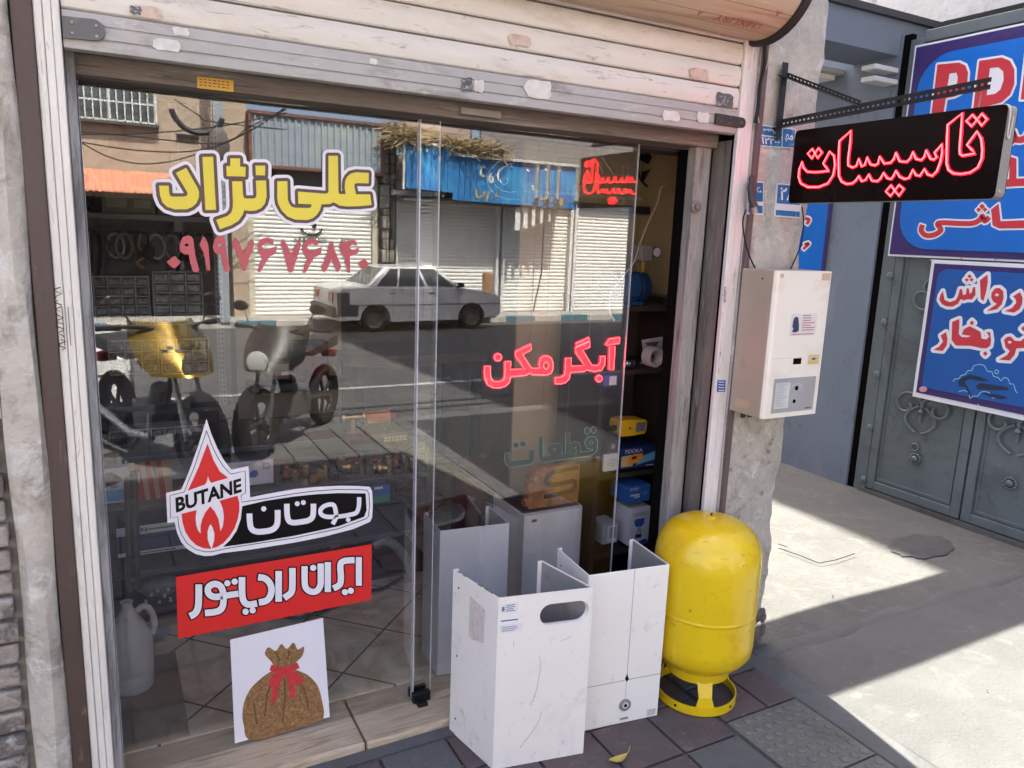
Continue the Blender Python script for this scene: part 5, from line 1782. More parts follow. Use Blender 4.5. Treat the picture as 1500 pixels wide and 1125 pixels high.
t, bx = carton('carton', 'long white and navy carton with green stripe on the lower shelf', (173, 818), (276, 760), YB, .2, pnavy,
               art=[(pwhite, R4(0, 1, .70, .98)), (pgreen, R4(.42, 1, .80, .86)), (pwhite, R4(0, 1, 0, .14)), (vblack, R4(.3, .8, .05, .08)), (pgreen, R4(.2, .3, .76, .92))])
carton_text(t, bx, YB, 'EN', .28, .41, .77, .90, vblack)
t, bx = carton('carton', 'small blue and green carton at the right end of the counter', (546, 737), (571, 708), YB, .08, pblue, art=[(M('carton_teal', (.02, .2, .16), .4), R4(0, 1, 0, .4)), (pwhite, R4(.1, .6, .75, .88))])
# clear bag of screws on the lower shelf
bg_ = MB()
p0 = WY(235, 862, YB)
bg_.sphere((p0.x, YB + .03, .135), .075, 8, (1.15, .5, .62))
bgo = T('screw_bag', 'clear bag of white capped screws at the bottom of the counter', 'bag', (p0.x, YB + .03, .09))
bg_.build('bag', M('clear_bag', (.16, .16, .165), .15, var=.4, scale=40, bump=.6, bscale=25), bgo, smooth=True)
for px, py in ((214, 884), (222, 872), (231, 866), (241, 874), (234, 885), (250, 880), (246, 864), (226, 892)):
    q = WY(px, py, YB - .022)
    o_ = MB()
    o_.cyl(q, q + Vector((0, .02, .002)), .006, 10)
    o_.build('screw_cap', M('cap_white', (.6, .6, .6), .4), bgo)

# brass fittings crowding the upper shelf
random.seed(21)


def fitting(label, px, py, kind, s, y, name='pipe_fitting'):
    p = WY(px, py, y)
    zb_ = z2 + .001
    t = T(name, label, 'pipe fitting', (p.x, y, zb_), 'pipe fittings on the counter')
    X = Matrix.Translation((p.x, y, zb_)) @ Matrix.Scale(s, 4) @ Matrix.Rotation(random.uniform(0, 3), 4, 'Z')
    mt_ = brass if kind in (0, 1, 2) else (M('red_copper', (.36, .12, .08), .4, .6) if kind == 3 else M('dull_iron', (.07, .08, .07), .5, .5))
    m = MB(X)
    if kind in (0, 3):
        m.lathe([(.016, 0), (.018, .004), (.018, .012), (.013, .014), (.013, .024), (.021, .025), (.021, .038), (.014, .040), (.014, .052), (.010, .052), (.010, .03)], 6 + 12 * (kind == 3))
        m.build('body', mt_, t, smooth=30)
        MB(X).lathe([(.0145, .042), (.0155, .044), (.0145, .046), (.0155, .048), (.0145, .050)], 18, cap=False).build('thread', mt_, t)
    elif kind == 1:
        m.tube([(0, 0, 0), (0, 0, .05)], .014, 14)
        m.tube([(0, 0, .032), (.032, 0, .032)], .013, 14)
        m.build('body', mt_, t, smooth=30)
        MB(X).lathe([(.019, .046), (.019, .058), (.012, .058), (.012, .05)], 8).build('nut', mt_, t)
    elif kind == 2:
        m.tube([(-.03, 0, .018), (.03, 0, .018)], .015, 14)
        m.sphere((0, 0, .018), .021, 8)
        m.build('body', mt_, t, smooth=30)
        MB(X).box(-.006, .05, -.005, .005, .046, .051).cyl((0, 0, .03), (0, 0, .047), .006, 10).build('lever', M('lever_red', (.4, .03, .03), .4) if random.random() < .5 else chrome, t)
    else:
        m.lathe([(.018, 0), (.018, .03), (.012, .036), (.012, .06), (.016, .062), (.016, .074), (.004, .076)], 14)
        m.build('body', mt_, t, smooth=30)
    return t


spec = [(405, 705, 4, 1.2), (420, 708, 3, 1.1), (432, 702, 0, 1.0), (441, 710, 1, .9), (448, 700, 0, 1.1), (460, 706, 2, 1.0), (470, 703, 0, 1.0), (477, 709, 1, 1.1), (488, 704, 4, 1.1), (500, 707, 0, 1.2), (510, 702, 2, 1.1), (522, 708, 0, .9), (530, 703, 1, 1.2), (540, 707, 4, 1.3), (556, 704, 2, 1.2), (568, 707, 0, 1.1), (580, 703, 3, 1.2), (592, 706, 4, 1.1), (602, 704, 0, 1.0)]
words = ['tall dull iron plug', 'red copper coupling', 'six sided brass coupling', 'brass elbow with a nut', 'six sided brass coupling', 'brass valve with a lever', 'six sided brass coupling', 'brass elbow with a nut', 'tall dull iron plug', 'six sided brass coupling', 'brass valve with a lever', 'six sided brass coupling', 'brass elbow with a nut', 'tall dull iron plug', 'brass valve with a lever', 'six sided brass coupling', 'red copper coupling', 'tall dull iron plug', 'six sided brass coupling']
ordn = {}
ORD = ['first', 'second', 'third', 'fourth', 'fifth', 'sixth', 'seventh', 'eighth']
for (px, py, k, s), wd_ in zip(spec, words):
    n_ = ordn.get(wd_, 0)
    ordn[wd_] = n_ + 1
    fitting(f'{ORD[n_]} {wd_} from the white carton on the counter shelf', px, py, k, s, YB + random.uniform(0, .16))
# on the counter top: valve body, orange tool, papers
vt = T('ball_valve', 'tall brass tee valve with red hand wheel standing on the counter', 'valve', WY(517, 690, YC + .12))
q = WY(517, 655, YC + .06)
m = MB()
zz = z1 + .001
m.tube([(q.x, q.y, zz), (q.x, q.y, zz + .085)], .013, 14)
m.tube([(q.x - .035, q.y, zz + .072), (q.x + .035, q.y, zz + .072)], .014, 14)
m.build('body', brass, vt, smooth=30)
m = MB()
for s in (-1, 1):
    m.lathe([(.021, 0), (.021, .014), (.014, .014)], 8, Matrix.Translation((q.x + s * .038, q.y, zz + .072)) @ Matrix.Rotation(s * PI / 2, 4, 'Y'))
m.build('end_nuts', brass, vt)
m = MB()
m.torus((q.x, q.y, zz + .008), .028, .006, 'Z', 24, 8)
m.build('hand_wheel', M('wheel_red', (.35, .02, .03), .4), vt, smooth=True)
dr = T('cordless_tool', 'orange power tool lying on the counter beside the brass tee valve', 'power tool', WY(552, 650, YC + .12))
q = WY(552, 648, YC + .12)
q.z = z1 + .045
m = MB()
m.tube([q + Vector((-.055, 0, 0)), q + Vector((-.03, 0, .002)), q + Vector((.045, .01, .004)), q + Vector((.06, .01, .004))], .033, 16, r2=.028)
m.build('motor_body', porange, dr, smooth=True)
MB().tube([q + Vector((-.055, 0, 0)), q + Vector((-.085, 0, -.002))], .014, 12).build('chuck', chrome, dr, smooth=True)
MB().tube([q + Vector((.045, 0, .0)), q + Vector((.062, 0, -.043))], .014, 10).build('handle', black, dr, smooth=True)
MB().tube([q + Vector((.06, .01, .004)), q + Vector((.085, .012, .004))], .02, 12).build('end_cap', M('tool_red', (.4, .03, .05), .4), dr, smooth=True)
yt = M('tag_yellow', (.5, .46, .15), .5)
m = MB()
qa = WY(562, 668, YC - .001)
for i in range(6):
    for j in range(2):
        m.box(qa.x + i * .018, qa.x + i * .018 + .014, YC - .006, YC - .005, z1 - .035 + j * .013, z1 - .035 + j * .013 + .009)
pt_ = MB().box(qa.x - .004, qa.x + .112, YC - .0049, YC - .0041, z1 - .042, z1 - .006)
pl_ = T('price_strip', 'small yellow printed price strip stuck on the counter edge', 'price strip', (qa.x, YC - .005, z1 - .03))
pt_.build('strip', M('strip_dark', (.06, .055, .05), .5), pl_)
m.build('strip_print', yt, pl_)

# things on the floor
jg = T('white_jug', 'white plastic jug with a loop handle on the floor behind the left post', 'jug', (0.01, 2.70, .036))
JX = Matrix.Translation((0.005, 2.66, .036))
jm = M('jug_plastic', (.58, .58, .56), .45, var=.04)
MB(JX).lathe([(.045, .002), (.066, 0), (.072, .008), (.073, .06), (.0715, .064), (.073, .068), (.073, .165), (.070, .185), (.058, .215), (.036, .255), (.022, .280), (.018, .290), (.018, .305), (.020, .307), (.020, .312), (.010, .312)], 32).build('body', jm, jg, smooth=50)
MB(JX).tube(smooth2([(.030, 0, .272), (.048, 0, .284), (.066, 0, .272), (.078, 0, .24), (.080, 0, .205), (.072, 0, .18)]), .0105, 10).build('handle', jm, jg, smooth=True)
m = MB()
q0 = WZ(228, 934, .04)
m.sheet([[(q0.x - .05 + .10 * u, q0.y - .05 + .1 * v, .038 + .045 * u * (1 - v) + .012 * sin(u * 6 + v * 4)) for u in fr(0, 1, 8)] for v in fr(0, 1, 8)])
tag(m.build('crumpled_paper', paper, smooth=True), 'crumpled white sheet of paper on the floor beside the jug', 'paper')
m = MB()
q0 = WZ(222, 908, .04)
m.sheet([[(q0.x - .07 + .17 * u, q0.y + .02 + .03 * v, .037 + .006 * u) for u in fr(0, 1, 4)] for v in fr(0, 1, 3)])
tag(m.build('yellow_leaflet', M('leaflet', (.45, .42, .06), .6)), 'yellow green leaflet lying flat by the foot of the counter', 'leaflet')
m = MB()
m.tube(smooth2([WZ(400, 900, .05), WZ(440, 905, .05), WZ(500, 885, .05), WZ(525, 868, .05), WZ(560, 862, .05), WZ(590, 845, .05)]), .007, 8)
tag(m.build('black_hose', black, smooth=True), 'black hose lying on the tiles by the counter', 'hose')
m = MB()
qs = [(548, 800, .13), (565, 792, .15), (585, 805, .13), (600, 830, .09), (604, 850, .06)]
pts = smooth2([tuple(WY(px, py, 2.95)) for px, py, zz in qs], n=14)
for i in range(len(pts) - 1):
    m.tube([pts[i], tuple(Vector(pts[i]) * .5 + Vector(pts[i + 1]) * .5), pts[i + 1]], .020 if i % 2 else .016, 10)
tag(m.build('ribbed_hose', M('ribbed_grey', (.22, .22, .23), .4, .2)), 'grey ribbed flexible hose hanging off the right end of the counter', 'hose')
random.seed(5)
for k, (px, py, lab) in enumerate(((505, 800, 'tangle of thin wire on the floor under the counter end'), (560, 830, 'loop of dark wire on the tiles near the ribbed hose'), (480, 830, 'coil of grey tubing lying beside the black hose'))):
    m = MB()
    q = WZ(px, py + 40, .04)
    pts = [(q.x + (.06 + .015 * sin(i * 1.7)) * cos(i * .7), q.y + .25 + .05 * sin(i * .7), .05 + .01 * (i % 5) + .02 * (k == 0)) for i in range(26)]
    m.tube(smooth2(pts, n=3), .003 + .002 * (k == 2), 6)
    tag(m.build('wire_coil', [M('wire_pale', (.35, .34, .32), .5), darkmetal, M('tube_grey', (.25, .25, .26), .5)][k], smooth=True), lab, 'wire')

# back room wall rack on the left: slotted uprights, shelf, drawers, hanging parts
YR = 4.05
rk = T('tool_rack', 'grey slotted steel rack against the left part of the back wall', 'rack', (.2, YR, .03))
m = MB()
for px in (262, 318):
    p = WY(px, 350, YR)
    m.box(p.x - .018, p.x + .018, YR - .006, YR, .03, 2.2)
m.build('uprights', M('upright_grey', (.27, .28, .30), .5, .3), rk)
m = MB()
for px in (318,):
    p = WY(px, 350, YR)
    for i in range(70):
        for s in (-1, 1):
            m.box(p.x + s * .008 - .003, p.x + s * .008 + .003, YR - .0068, YR - .0061, .4 + i * .025, .4 + i * .025 + .011)
m.build('slot_row', M('slot_dark', (.05, .05, .055), .7), rk)
m = MB()
p0, p1 = WY(118, 312, YR), WY(320, 320, YR)
m.box(p0.x - .1, p1.x + .05, YR - .28, YR + .1, p0.z - .02, p0.z)
m.build('top_shelf', shelfgrey, rk)
m = MB()
m.box(p0.x - .2, p1.x + .05, YR + .1, YR + .12, .03, 2.2)
m.build('back_sheet', M('rack_back', (.20, .195, .19), .7, c2=(.13, .12, .12), amt=.3, sscale=5), rk)
MB().box(p0.x - .1, p1.x + .05, YR - .02, YR + .1, .66, .685).build('lower_board', shelfgrey, rk)
drawm = M('clear_drawer', (.33, .33, .33), .12, 0, .55, 28, .5, 60, c2=(.10, .10, .10), amt=.38, sscale=18, c3=(.62, .61, .58), amt3=.15, s3=30)
dframe = M('organiser_frame', (.44, .44, .43), .4)


def organiser(label, a, b, nc, nr, y, grp='small part drawers'):
    p0, p1 = WY(*a, y), WY(*b, y)
    x0, x1, zb_, zt_ = p0.x, p1.x, p1.z, p0.z
    t = T('drawer_cabinet', label, 'drawer cabinet', ((x0 + x1) / 2, y, zb_), grp)
    m = MB()
    cw, chh = (x1 - x0) / nc, (zt_ - zb_) / nr
    for i in range(nc + 1):
        m.box(x0 + i * cw - .003, x0 + i * cw + .003, y - .004, y + .1, zb_, zt_)
    for j in range(nr + 1):
        m.box(x0, x1, y - .005, y + .1, zb_ + j * chh - .003, zb_ + j * chh + .003)
    m.build('frame', dframe, t)
    for i in range(nc):
        for j in range(nr):
            MB().box(x0 + i * cw + .006, x0 + (i + 1) * cw - .006, y + .004, y + .09, zb_ + j * chh + .006, zb_ + (j + 1) * chh - .010).build('drawer', drawm, t, bev=.002)


organiser('left clear drawer cabinet of the upper pair on the rack', (136, 405), (221, 476), 4, 5, YR - .10)
organiser('right clear drawer cabinet of the upper pair on the rack', (223, 398), (298, 474), 3, 5, YR - .10)
organiser('left clear drawer cabinet of the middle pair on the rack', (158, 500), (233, 546), 3, 3, YR - .12)
organiser('right clear drawer cabinet of the middle pair on the rack', (235, 498), (306, 545), 3, 3, YR - .12)
organiser('long low drawer cabinet just behind the counter top', (160, 633), (300, 660), 7, 2, YC + .30)
random.seed(9)
hk = T('peg_rail', 'dark peg rail across the rack above the drawer cabinets', 'rail', WY(200, 335, YR))
pa_, pb_ = WY(125, 338, YR - .03), WY(312, 345, YR - .03)
MB().box(pa_.x, pb_.x, YR - .04, YR - .02, pa_.z - .01, pa_.z + .008).build('rail', darkmetal, hk)
hooks = MB()
for i in range(16):
    x = pa_.x + (pb_.x - pa_.x) * (i + .5) / 16
    hooks.tube([(x, YR - .03, pa_.z), (x, YR - .07, pa_.z - .005), (x, YR - .075, pa_.z + .008)], .002, 5)
hooks.build('hooks', chrome, hk)
kinds = ['hanging loop of pale tube', 'hanging black strap', 'hanging steel rod', 'hanging brass bent pipe', 'hanging grey cable coil', 'hanging dark pump part']
cnt = {}
for i in range(15):
    x = pa_.x + (pb_.x - pa_.x) * (i + .5) / 16
    k = [2, 1, 2, 0, 4, 2, 3, 5, 0, 2, 4, 1, 5, 3, 2][i]
    zt_ = pa_.z - .008
    m = MB()
    if k in (0, 4):
        m.tube([(x + .035 * sin(a), YR - .06 + .004 * sin(3 * a), zt_ - .055 + .055 * cos(a)) for a in fr(0, 2 * PI, 20)], .006 if k == 0 else .009, 6)
    elif k == 3:
        m.tube(smooth2([(x, YR - .06, zt_), (x - .01, YR - .06, zt_ - .06), (x + .03, YR - .06, zt_ - .09), (x - .02, YR - .06, zt_ - .13), (x + .01, YR - .06, zt_ - .16)]), .011, 8)
    elif k == 5:
        m.tube([(x, YR - .06, zt_), (x, YR - .06, zt_ - .05)], .008, 8)
        m.sphere((x, YR - .06, zt_ - .08), .03, 8, (1, .8, 1.2))
        m.tube([(x - .03, YR - .06, zt_ - .10), (x + .04, YR - .06, zt_ - .13)], .012, 8)
    else:
        m.tube([(x, YR - .06, zt_), (x + .004, YR - .06, zt_ - .08), (x + random.uniform(-.02, .02), YR - .06, zt_ - random.uniform(.15, .22))], .006 if k == 2 else .009, 6)
    mt_ = [M('tube_pale', (.42, .40, .36), .5), black, chrome, M('old_brass', (.28, .18, .08), .5, .6), M('cable_grey', (.2, .2, .2), .5), darkmetal][k]
    n_ = cnt.get(k, 0)
    cnt[k] = n_ + 1
    tag(m.build('hanging_part', mt_, smooth=True), f'{ORD[n_]} {kinds[k]} from the left end of the peg rail', 'spare part', 'spare parts on the peg rail')
# boxes along the rack's top shelf
for k, (a, b, fm_, lab) in enumerate((((150, 312), (190, 268), M('olive_carton', (.20, .21, .15), .7), 'olive carton at the left of the high shelf'),
                                       ((192, 312), (225, 275), M('olive_carton', (.20, .21, .15), .7), 'lower olive carton in the middle of the high shelf'),
                                       ((232, 314), (300, 285), card, 'long brown carton at the right of the high shelf'))):
    carton('carton', lab, (a[0], WY(*a, YR - .25) and a[1]), b, YR - .25, .2, fm_, art=[(M('carton_label', (.36, .37, .3), .7), R4(.15, .85, .2, .5))], group='cartons on the high shelf')
tag(MB().tube([WY(122, 302, YR - .27), WY(128, 296, YR - .27), WY(130, 262, YR - .27), WY(125, 255, YR - .27)], .03, 12).build('dark_bottle', black, smooth=True), 'dark bottle at the very left end of the high shelf', 'bottle')

# beige partition with the dark shelf and the little box
bp_ = T('beige_cabinet', 'tall beige cabinet front in the middle of the back room', 'cabinet', (1.1, 4.6, .03))
pa_, pb_ = WY(345, 490, 4.6), WY(500, 490, 4.6)
MB().box(pa_.x, pb_.x, 4.6, 5.2, .03, 1.35).build('cabinet_front', M('beige_board', (.44, .40, .33), .7), bp_)
zs_ = WY(400, 557, 4.55).z
MB().box(pa_.x + .05, pb_.x, 4.42, 4.6, zs_ - .05, zs_).build('dark_shelf', M('dark_shelf', (.045, .042, .04), .5), bp_)
carton('carton', 'small brown carton with white label on the dark shelf', (393, 556), (424, 529), 4.44, .12, card, art=[(paper, R4(.25, .95, .2, .85))])
MB_ = MB().box(WY(425, 500, 4.5).x, WY(478, 500, 4.5).x, 4.45, 4.58, zs_ + .001, WY(450, 500, 4.5).z)
tag(MB_.build('red_black_carton', M('red_black_print', (.22, .02, .02), .5, c2=(.015, .015, .018), amt=.45, sscale=7)), 'dark red and black box beside the small carton on the dark shelf', 'box')
# workbench in the middle of the room
wbn = T('workbench', 'dark workbench with vise in the middle of the shop room', 'workbench', (1.9, 4.2, .03))
MB().box(1.25, 2.15, 4.3, 4.9, .80, .86).build('bench_top', M('bench_wood', (.16, .12, .09), .7), wbn, bev=.004)
for x in (1.3, 2.08):
    for y in (4.35, 4.84):
        MB().box(x, x + .05, y, y + .05, .03, .80).build('leg', darkmetal, wbn)
rt = T('dark_red_tank', 'dark red round tank standing in the shadow behind the white casing', 'tank', (1.42, 3.25, .03))
q = WY(712, 740, 3.2)
MB(Matrix.Translation((q.x, 3.25, .03))).lathe([(.01, 0), (.13, .01), (.15, .05), (.15, .40), (.12, .46), (.05, .49), (.01, .49)], 28).build('vessel', M('tank_dark_red', (.10, .025, .02), .4), rt, smooth=50)
MB(Matrix.Translation((q.x, 3.25, .03))).lathe([(.03, .488), (.03, .51), (.01, .51)], 12).build('valve', brass, rt)
# fan and hanging clutter near the ceiling
q = WY(300, 145, 3.4)
# casing just inside the glass and the boiler cabinet behind it
cover('boiler_casing', 'grey white casing standing just behind the glass edge, left of the silver cabinet', (.978, 2.285, 0), (1.235, 2.258, 0), (.990, 2.47, 0), .555, (M('bluish_white_enamel', (.60, .61, .66), .3, .05, .03, 3, c2=(.5, .5, .53), amt=.1, sscale=4), greyinside), zb=.031)
cb_ = T('boiler_cabinet', 'silver white boiler cabinet wrapped in film inside the shop door', 'boiler', (1.56, 2.58, .03))
YQ = 2.45
pF, pG = WY(768, 757, YQ), WY(858, 740, YQ)
xx0, xx1, zt_ = pF.x, pG.x, pF.z
m = MB()
m.prism([(xx0, YQ + .04, .032), (xx0 + .008, YQ + .012, .032), (xx0 + .03, YQ + .002, .032), (xx1 - .03, YQ + .002, .032), (xx1 - .008, YQ + .012, .032), (xx1, YQ + .04, .032), (xx1, YQ + .27, .032), (xx0, YQ + .27, .032)], (0, 0, zt_ - .032))
m.build('casing', M('silver_enamel', (.78, .80, .78), .25, .1, .06, 8, .25, 18), cb_, smooth=25)
MB().box(xx0 + .012, xx1 - .012, YQ + .03, YQ + .26, zt_ + .0005, zt_ + .004).build('top_plate', M('dark_top', (.05, .05, .05), .6), cb_)
MB().box(xx0 + .035, xx0 + .058, YQ + .0005, YQ + .0015, zt_ - .03, zt_ - .018).build('badge', M('badge_grey', (.3, .3, .31), .4, .4), cb_)
m = MB()
random.seed(3)
for k in range(18):
    x, z = xx0 + .02 + random.uniform(0, .09), random.uniform(.12, .40)
    m.tube([(x, YQ + .001, z), (x + random.uniform(.01, .03), YQ + .001, z + random.uniform(-.004, .012))], random.uniform(.0004, .0012), 4)
m.build('film_crease', M('film_glint', (.75, .77, .77), .2), cb_)
# rusty radiator block standing on the cabinet
rb = T('cast_heater_section', 'rusty orange cast iron section standing on top of the silver cabinet', 'heat exchanger', (1.56, YQ + .07, zt_))
YT = YQ + .05
q0 = WY(773, 752, YT)
rx, rz = q0.x, zt_ + .0045
wR, hR = WY(848, 720, YT).x - rx, .165
rust = M('rusty_iron', (.33, .145, .055), .8, .1, .35, 9, .8, 60, c2=(.20, .10, .045), amt=.3, sscale=8, c3=(.42, .25, .12), amt3=.2, s3=14)
m = MB()
out = [(0, 0), (wR, 0), (wR + .003, .06), (wR, hR), (wR * .28, hR + .004), (wR * .12, hR - .01), (.004, hR - .035), (0, hR - .055)]
m.prism([(rx + a, YT, rz + b_) for a, b_ in out], (0, .045, 0))
m.build('block', rust, rb, bev=.006)
m = MB()
ser = [(wR * .95, hR * .93), (wR * .5, hR * .88), (wR * .36, hR * .80), (wR * .33, hR * .66), (wR * .42, hR * .56), (wR * .62, hR * .56), (wR * .86, hR * .58), (wR * .92, hR * .48), (wR * .86, hR * .36), (wR * .6, hR * .30), (wR * .3, hR * .28)]
m.tube([(rx + a, YT + .002, rz + b_) for a, b_ in smooth2(ser)], .0075, 8)
m.build('raised_coil', rust, rb, smooth=True)
m = MB()
m.tube([(rx + a, YT + .0035, rz + b_) for a, b_ in smooth2(ser)], .0105, 8)
m.build('coil_edge', M('dark_edge_brown', (.09, .045, .02), .9), rb, smooth=True)  # darker brown band along the edges of the raised coil
MB().cyl((rx + wR * .13, YT - .012, rz + hR * .78), (rx + wR * .13, YT + .04, rz + hR * .78), .020, 18).build('port', rust, rb, smooth=30)
MB().cyl((rx - .012, YT + .02, rz + .025), (rx + .02, YT + .02, rz + .025), .018, 16).build('port', rust, rb, smooth=30)
bv = T('gas_valve', 'grey gas valve block sitting on the floor side of the silver cabinet', 'valve', (1.55, 2.95, .43))
q = WY(722, 752, 2.85)
MB().box(q.x - .03, q.x + .03, 2.83, 2.89, .36, .43).build('valve_body', M('valve_grey', (.16, .16, .15), .5, .5), bv, bev=.004)
MB().cyl((q.x, 2.86, .431), (q.x, 2.86, .455), .014, 12).build('valve_cap', chrome, bv)
MB().box(q.x - .04, q.x + .04, 2.82, 2.90, .031, .359).build('valve_stand', darkmetal, bv)

# dark shelving unit on the right, with its contents
YSH = 2.47
sh_ = T('shelf_unit', 'dark brown shelf unit just inside the right end of the glass', 'shelf', (1.95, YSH + .15, .03))
xL, xR = WY(874, 640, YSH).x, 2.165
sw = M('dark_brown_board', (.035, .028, .024), .45, 0, .2, 4)
zsh = [.09, .285, .632, 1.075, 1.335]
m = MB()
m.box(xL, xL + .022, YSH, YSH + .30, .03, 1.36)
m.build('side_board', sw, sh_)
m = MB()
m.box(xR - .02, xR, YSH, YSH + .30, .03, 1.36)
m.build('side_board', sw, sh_)
for z in zsh:
    MB().box(xL + .0225, xR - .0205, YSH + .002, YSH + .30, z - .02, z).build('board', sw, sh_)
MB().box(xL, xR, YSH + .301, YSH + .315, .03, 1.36).build('back_board', M('shelf_back', (.055, .045, .038), .7), sh_)
wp = MB().box(xL - .18, 2.185, 2.86, 2.875, .03, 2.5).box(2.176, 2.186, 2.345, 2.859, 1.37, 2.5)
tag(wp.build('brown_partition', M('olive_brown_board', (.36, .275, .16), .6, c2=(.31, .235, .135), amt=.25)), 'olive brown board partition behind the pump and shelf unit', 'partition')
MB_ = MB().box(xL - .18, 2.185, 2.845, 2.859, 1.775, 1.79)
tag(MB_.build('picture_rail', M('rail_beige', (.42, .38, .3), .6)), 'thin pale rail across the brown partition above the pump', 'rail')

YK = YSH - .02
t, bx = carton('carton', 'blue carton with orange controller picture on the middle shelf', (908, 688), (961, 652), YK, .13, pnavy,
               art=[(psky, [(.45, .12), (1, .3), (1, .72), (.55, .5)]), (M('crackle', (.42, .33, .16), .6), [(.02, .1), (.02, .62), (.3, .66), (.4, .5), (.35, .1)]), (porange, [(.2, .22), (.22, .55), (.38, .68), (.62, .68), (.66, .42), (.5, .25), (.28, .18)]), (black, [(.30, .42), (.33, .56), (.46, .58), (.44, .44)]), (pwhite, R4(.74, .96, .03, .07))])
carton_text(t, bx, YK, 'FOOKA', .12, .60, .76, .94, pwhite, 0)
t, bx = carton('carton', 'white leaflet card leaning beside the blue controller carton', (884, 691), (907, 664), YK, .012, pwhite, art=[(pgrey, R4(.2, .85, .3 + .12 * k, .34 + .12 * k)) for k in range(4)], cat='card')
m = MB()
pk = WY(894, 657, YK + .03)
m.prism([(pk.x - .022, YK + .02, pk.z - .03), (pk.x + .018, YK + .02, pk.z - .026), (pk.x + .022, YK + .02, pk.z + .03), (pk.x - .014, YK + .02, pk.z + .028)], (0, .02, 0))
rc = T('remote_handset', 'dark grey handset propped above the white leaflet card', 'handset', pk)
m.build('body', darkmetal, rc, bev=.003)
MB().box(pk.x - .004, pk.x + .014, YK + .0185, YK + .0198, pk.z + .002, pk.z + .02).build('screen', M('lcd', (.20, .22, .25), .3), rc)
MB().box(pk.x - .03, pk.x + .02, YK + .021, YK + .1, zsh[2] + .001, pk.z - .031).build('stand', darkmetal, rc)
# yellow pump controller on the carton
yc_ = T('pump_controller', 'yellow pump controller standing on the blue carton', 'controller', WY(930, 640, YK + .06))
p0, p1 = WY(908, 642, YK), WY(949, 614, YK)
m = MB()
mid = lambda u, v: (p0.x + (p1.x - p0.x) * u, p0.z + .004 + (p1.z - p0.z) * v)
out = [(.0, .18), (.06, .02), (.35, 0), (.62, .0), (.95, .06), (1, .25), (1, .78), (.94, .9), (.6, .96), (.32, 1), (.06, .97), (0, .8)]
m.prism([(mid(u, v)[0], YK + .004, mid(u, v)[1]) for u, v in out], (0, .075, 0))
m.build('housing', M('controller_yellow', (.62, .36, .015), .35), yc_, bev=.006)
m = MB()
m.box(mid(.6, 0)[0], mid(.93, 0)[0], YK + .0005, YK + .0038, mid(0, .22)[1], mid(0, .78)[1])
m.build('keypad', M('keypad_grey', (.13, .14, .14), .4), yc_)
MB().cyl((mid(.35, 0)[0], YK - .004, mid(0, .5)[1]), (mid(.35, 0)[0], YK + .0038, mid(0, .5)[1]), .006, 8).build('knob', M('knob_brown', (.25, .14, .01), .5), yc_)
MB().tube([(mid(-.02, 0)[0], YK + .03, mid(0, .5)[1]), (mid(-.35, 0)[0], YK + .03, mid(0, .45)[1])], .011, 10).build('inlet', black, yc_)
t, bx = carton('carton', 'deep blue carton with white lettering on the lower shelf, on top of another', (918, 738), (953, 709), YK, .12, pblue, art=[(pwhite, R4(.14, .55, .40, .5)), (pwhite, R4(.3, .55, .28, .36)), (psky, [(.78 + .09 * cos(a), .5 + .12 * sin(a)) for a in fr(0, 5.9, 12)]), (pblue, [(.78 + .06 * cos(a), .5 + .08 * sin(a)) for a in fr(0, 5.9, 12)])])
carton_text(t, bx, YK, 'ZOKI', .10, .46, .76, .92, pwhite, .005)
t, bx = carton('carton', 'tall white carton with blue pump picture below the deep blue carton', (920, 800), (953, 741), YK, .12, pwhite, art=[(pblue, [(.25, .55), (.22, .66), (.28, .7), (.7, .7), (.76, .66), (.72, .55), (.62, .48), (.36, .48)]), (pnavy, R4(.33, .64, .18, .28)), (pgrey, [(.35, .28), (.42, .47), (.58, .47), (.64, .28), (.6, .28), (.5, .36), (.4, .28)]), (pblue, R4(0, 1, 0, .05)), (pnavy, [(.05, .05), (.1, .13), (.3, .1), (.5, .06), (.75, .12), (.93, .1), (.95, .05)])])
carton_text(t, bx, YK, 'PERFETIO', .14, .84, .78, .87, pgrey, .02)
t, bx = carton('carton', 'pale green and white carton seen through the lower glass', (882, 798), (906, 765), YK + .02, .1, M('pale_green_carton', (.34, .38, .36), .5), art=[(pwhite, R4(.3, .9, .05, .9)), (M('soft_green', (.22, .30, .27), .5), R4(.45, .85, .25, .8))])
# roll of clear tubing and small stickers on the upper shelf
q = WY(952, 549, YK + .05)
m = MB()
for k in range(4):
    m.torus((q.x, YK + .02 + k * .013, zsh[3] - .0 + .047), .036, .0085, 'Y', 28, 8)
tag(m.build('tubing_roll', M('clear_tubing', (.46, .44, .40), .2), smooth=True), 'roll of clear plastic tubing lying on the upper shelf', 'tubing')
m = MB()
pts = []
q = WY(932, 548, YK)
for i in range(90):
    a = i * .55
    pts.append((q.x - .025 + i * .0005, YK + .05 + .016 * cos(a), zsh[3] + .022 + .016 * sin(a)))
m.tube(pts, .0016, 5)
tag(m.build('wire_spring', chrome, smooth=True), 'coiled wire spring beside the roll of tubing', 'spring')
t, bx = carton('carton', 'small violet carton with pale label lower right of the lit word', (884, 566), (905, 549), YK - .02, .05, M('violet_carton', (.13, .12, .34), .5), art=[(paper, R4(.4, .92, .08, .9))])
bx2 = T('sticker_card', 'white card with black zigzag print leaning on the upper shelf', 'card', WY(955, 515, YK + .12))
Zk = Trace(0, 0, 1, lambda px, py: WY(px, py, YK + .12), (0, -1, 0))
MB().prism([Zk.p(*p) for p in ((940, 498), (971, 493), (970, 518), (960, 532), (944, 533))], (0, .002, 0)).build('card_sheet', M('card_pale', (.5, .48, .45), .6), bx2)
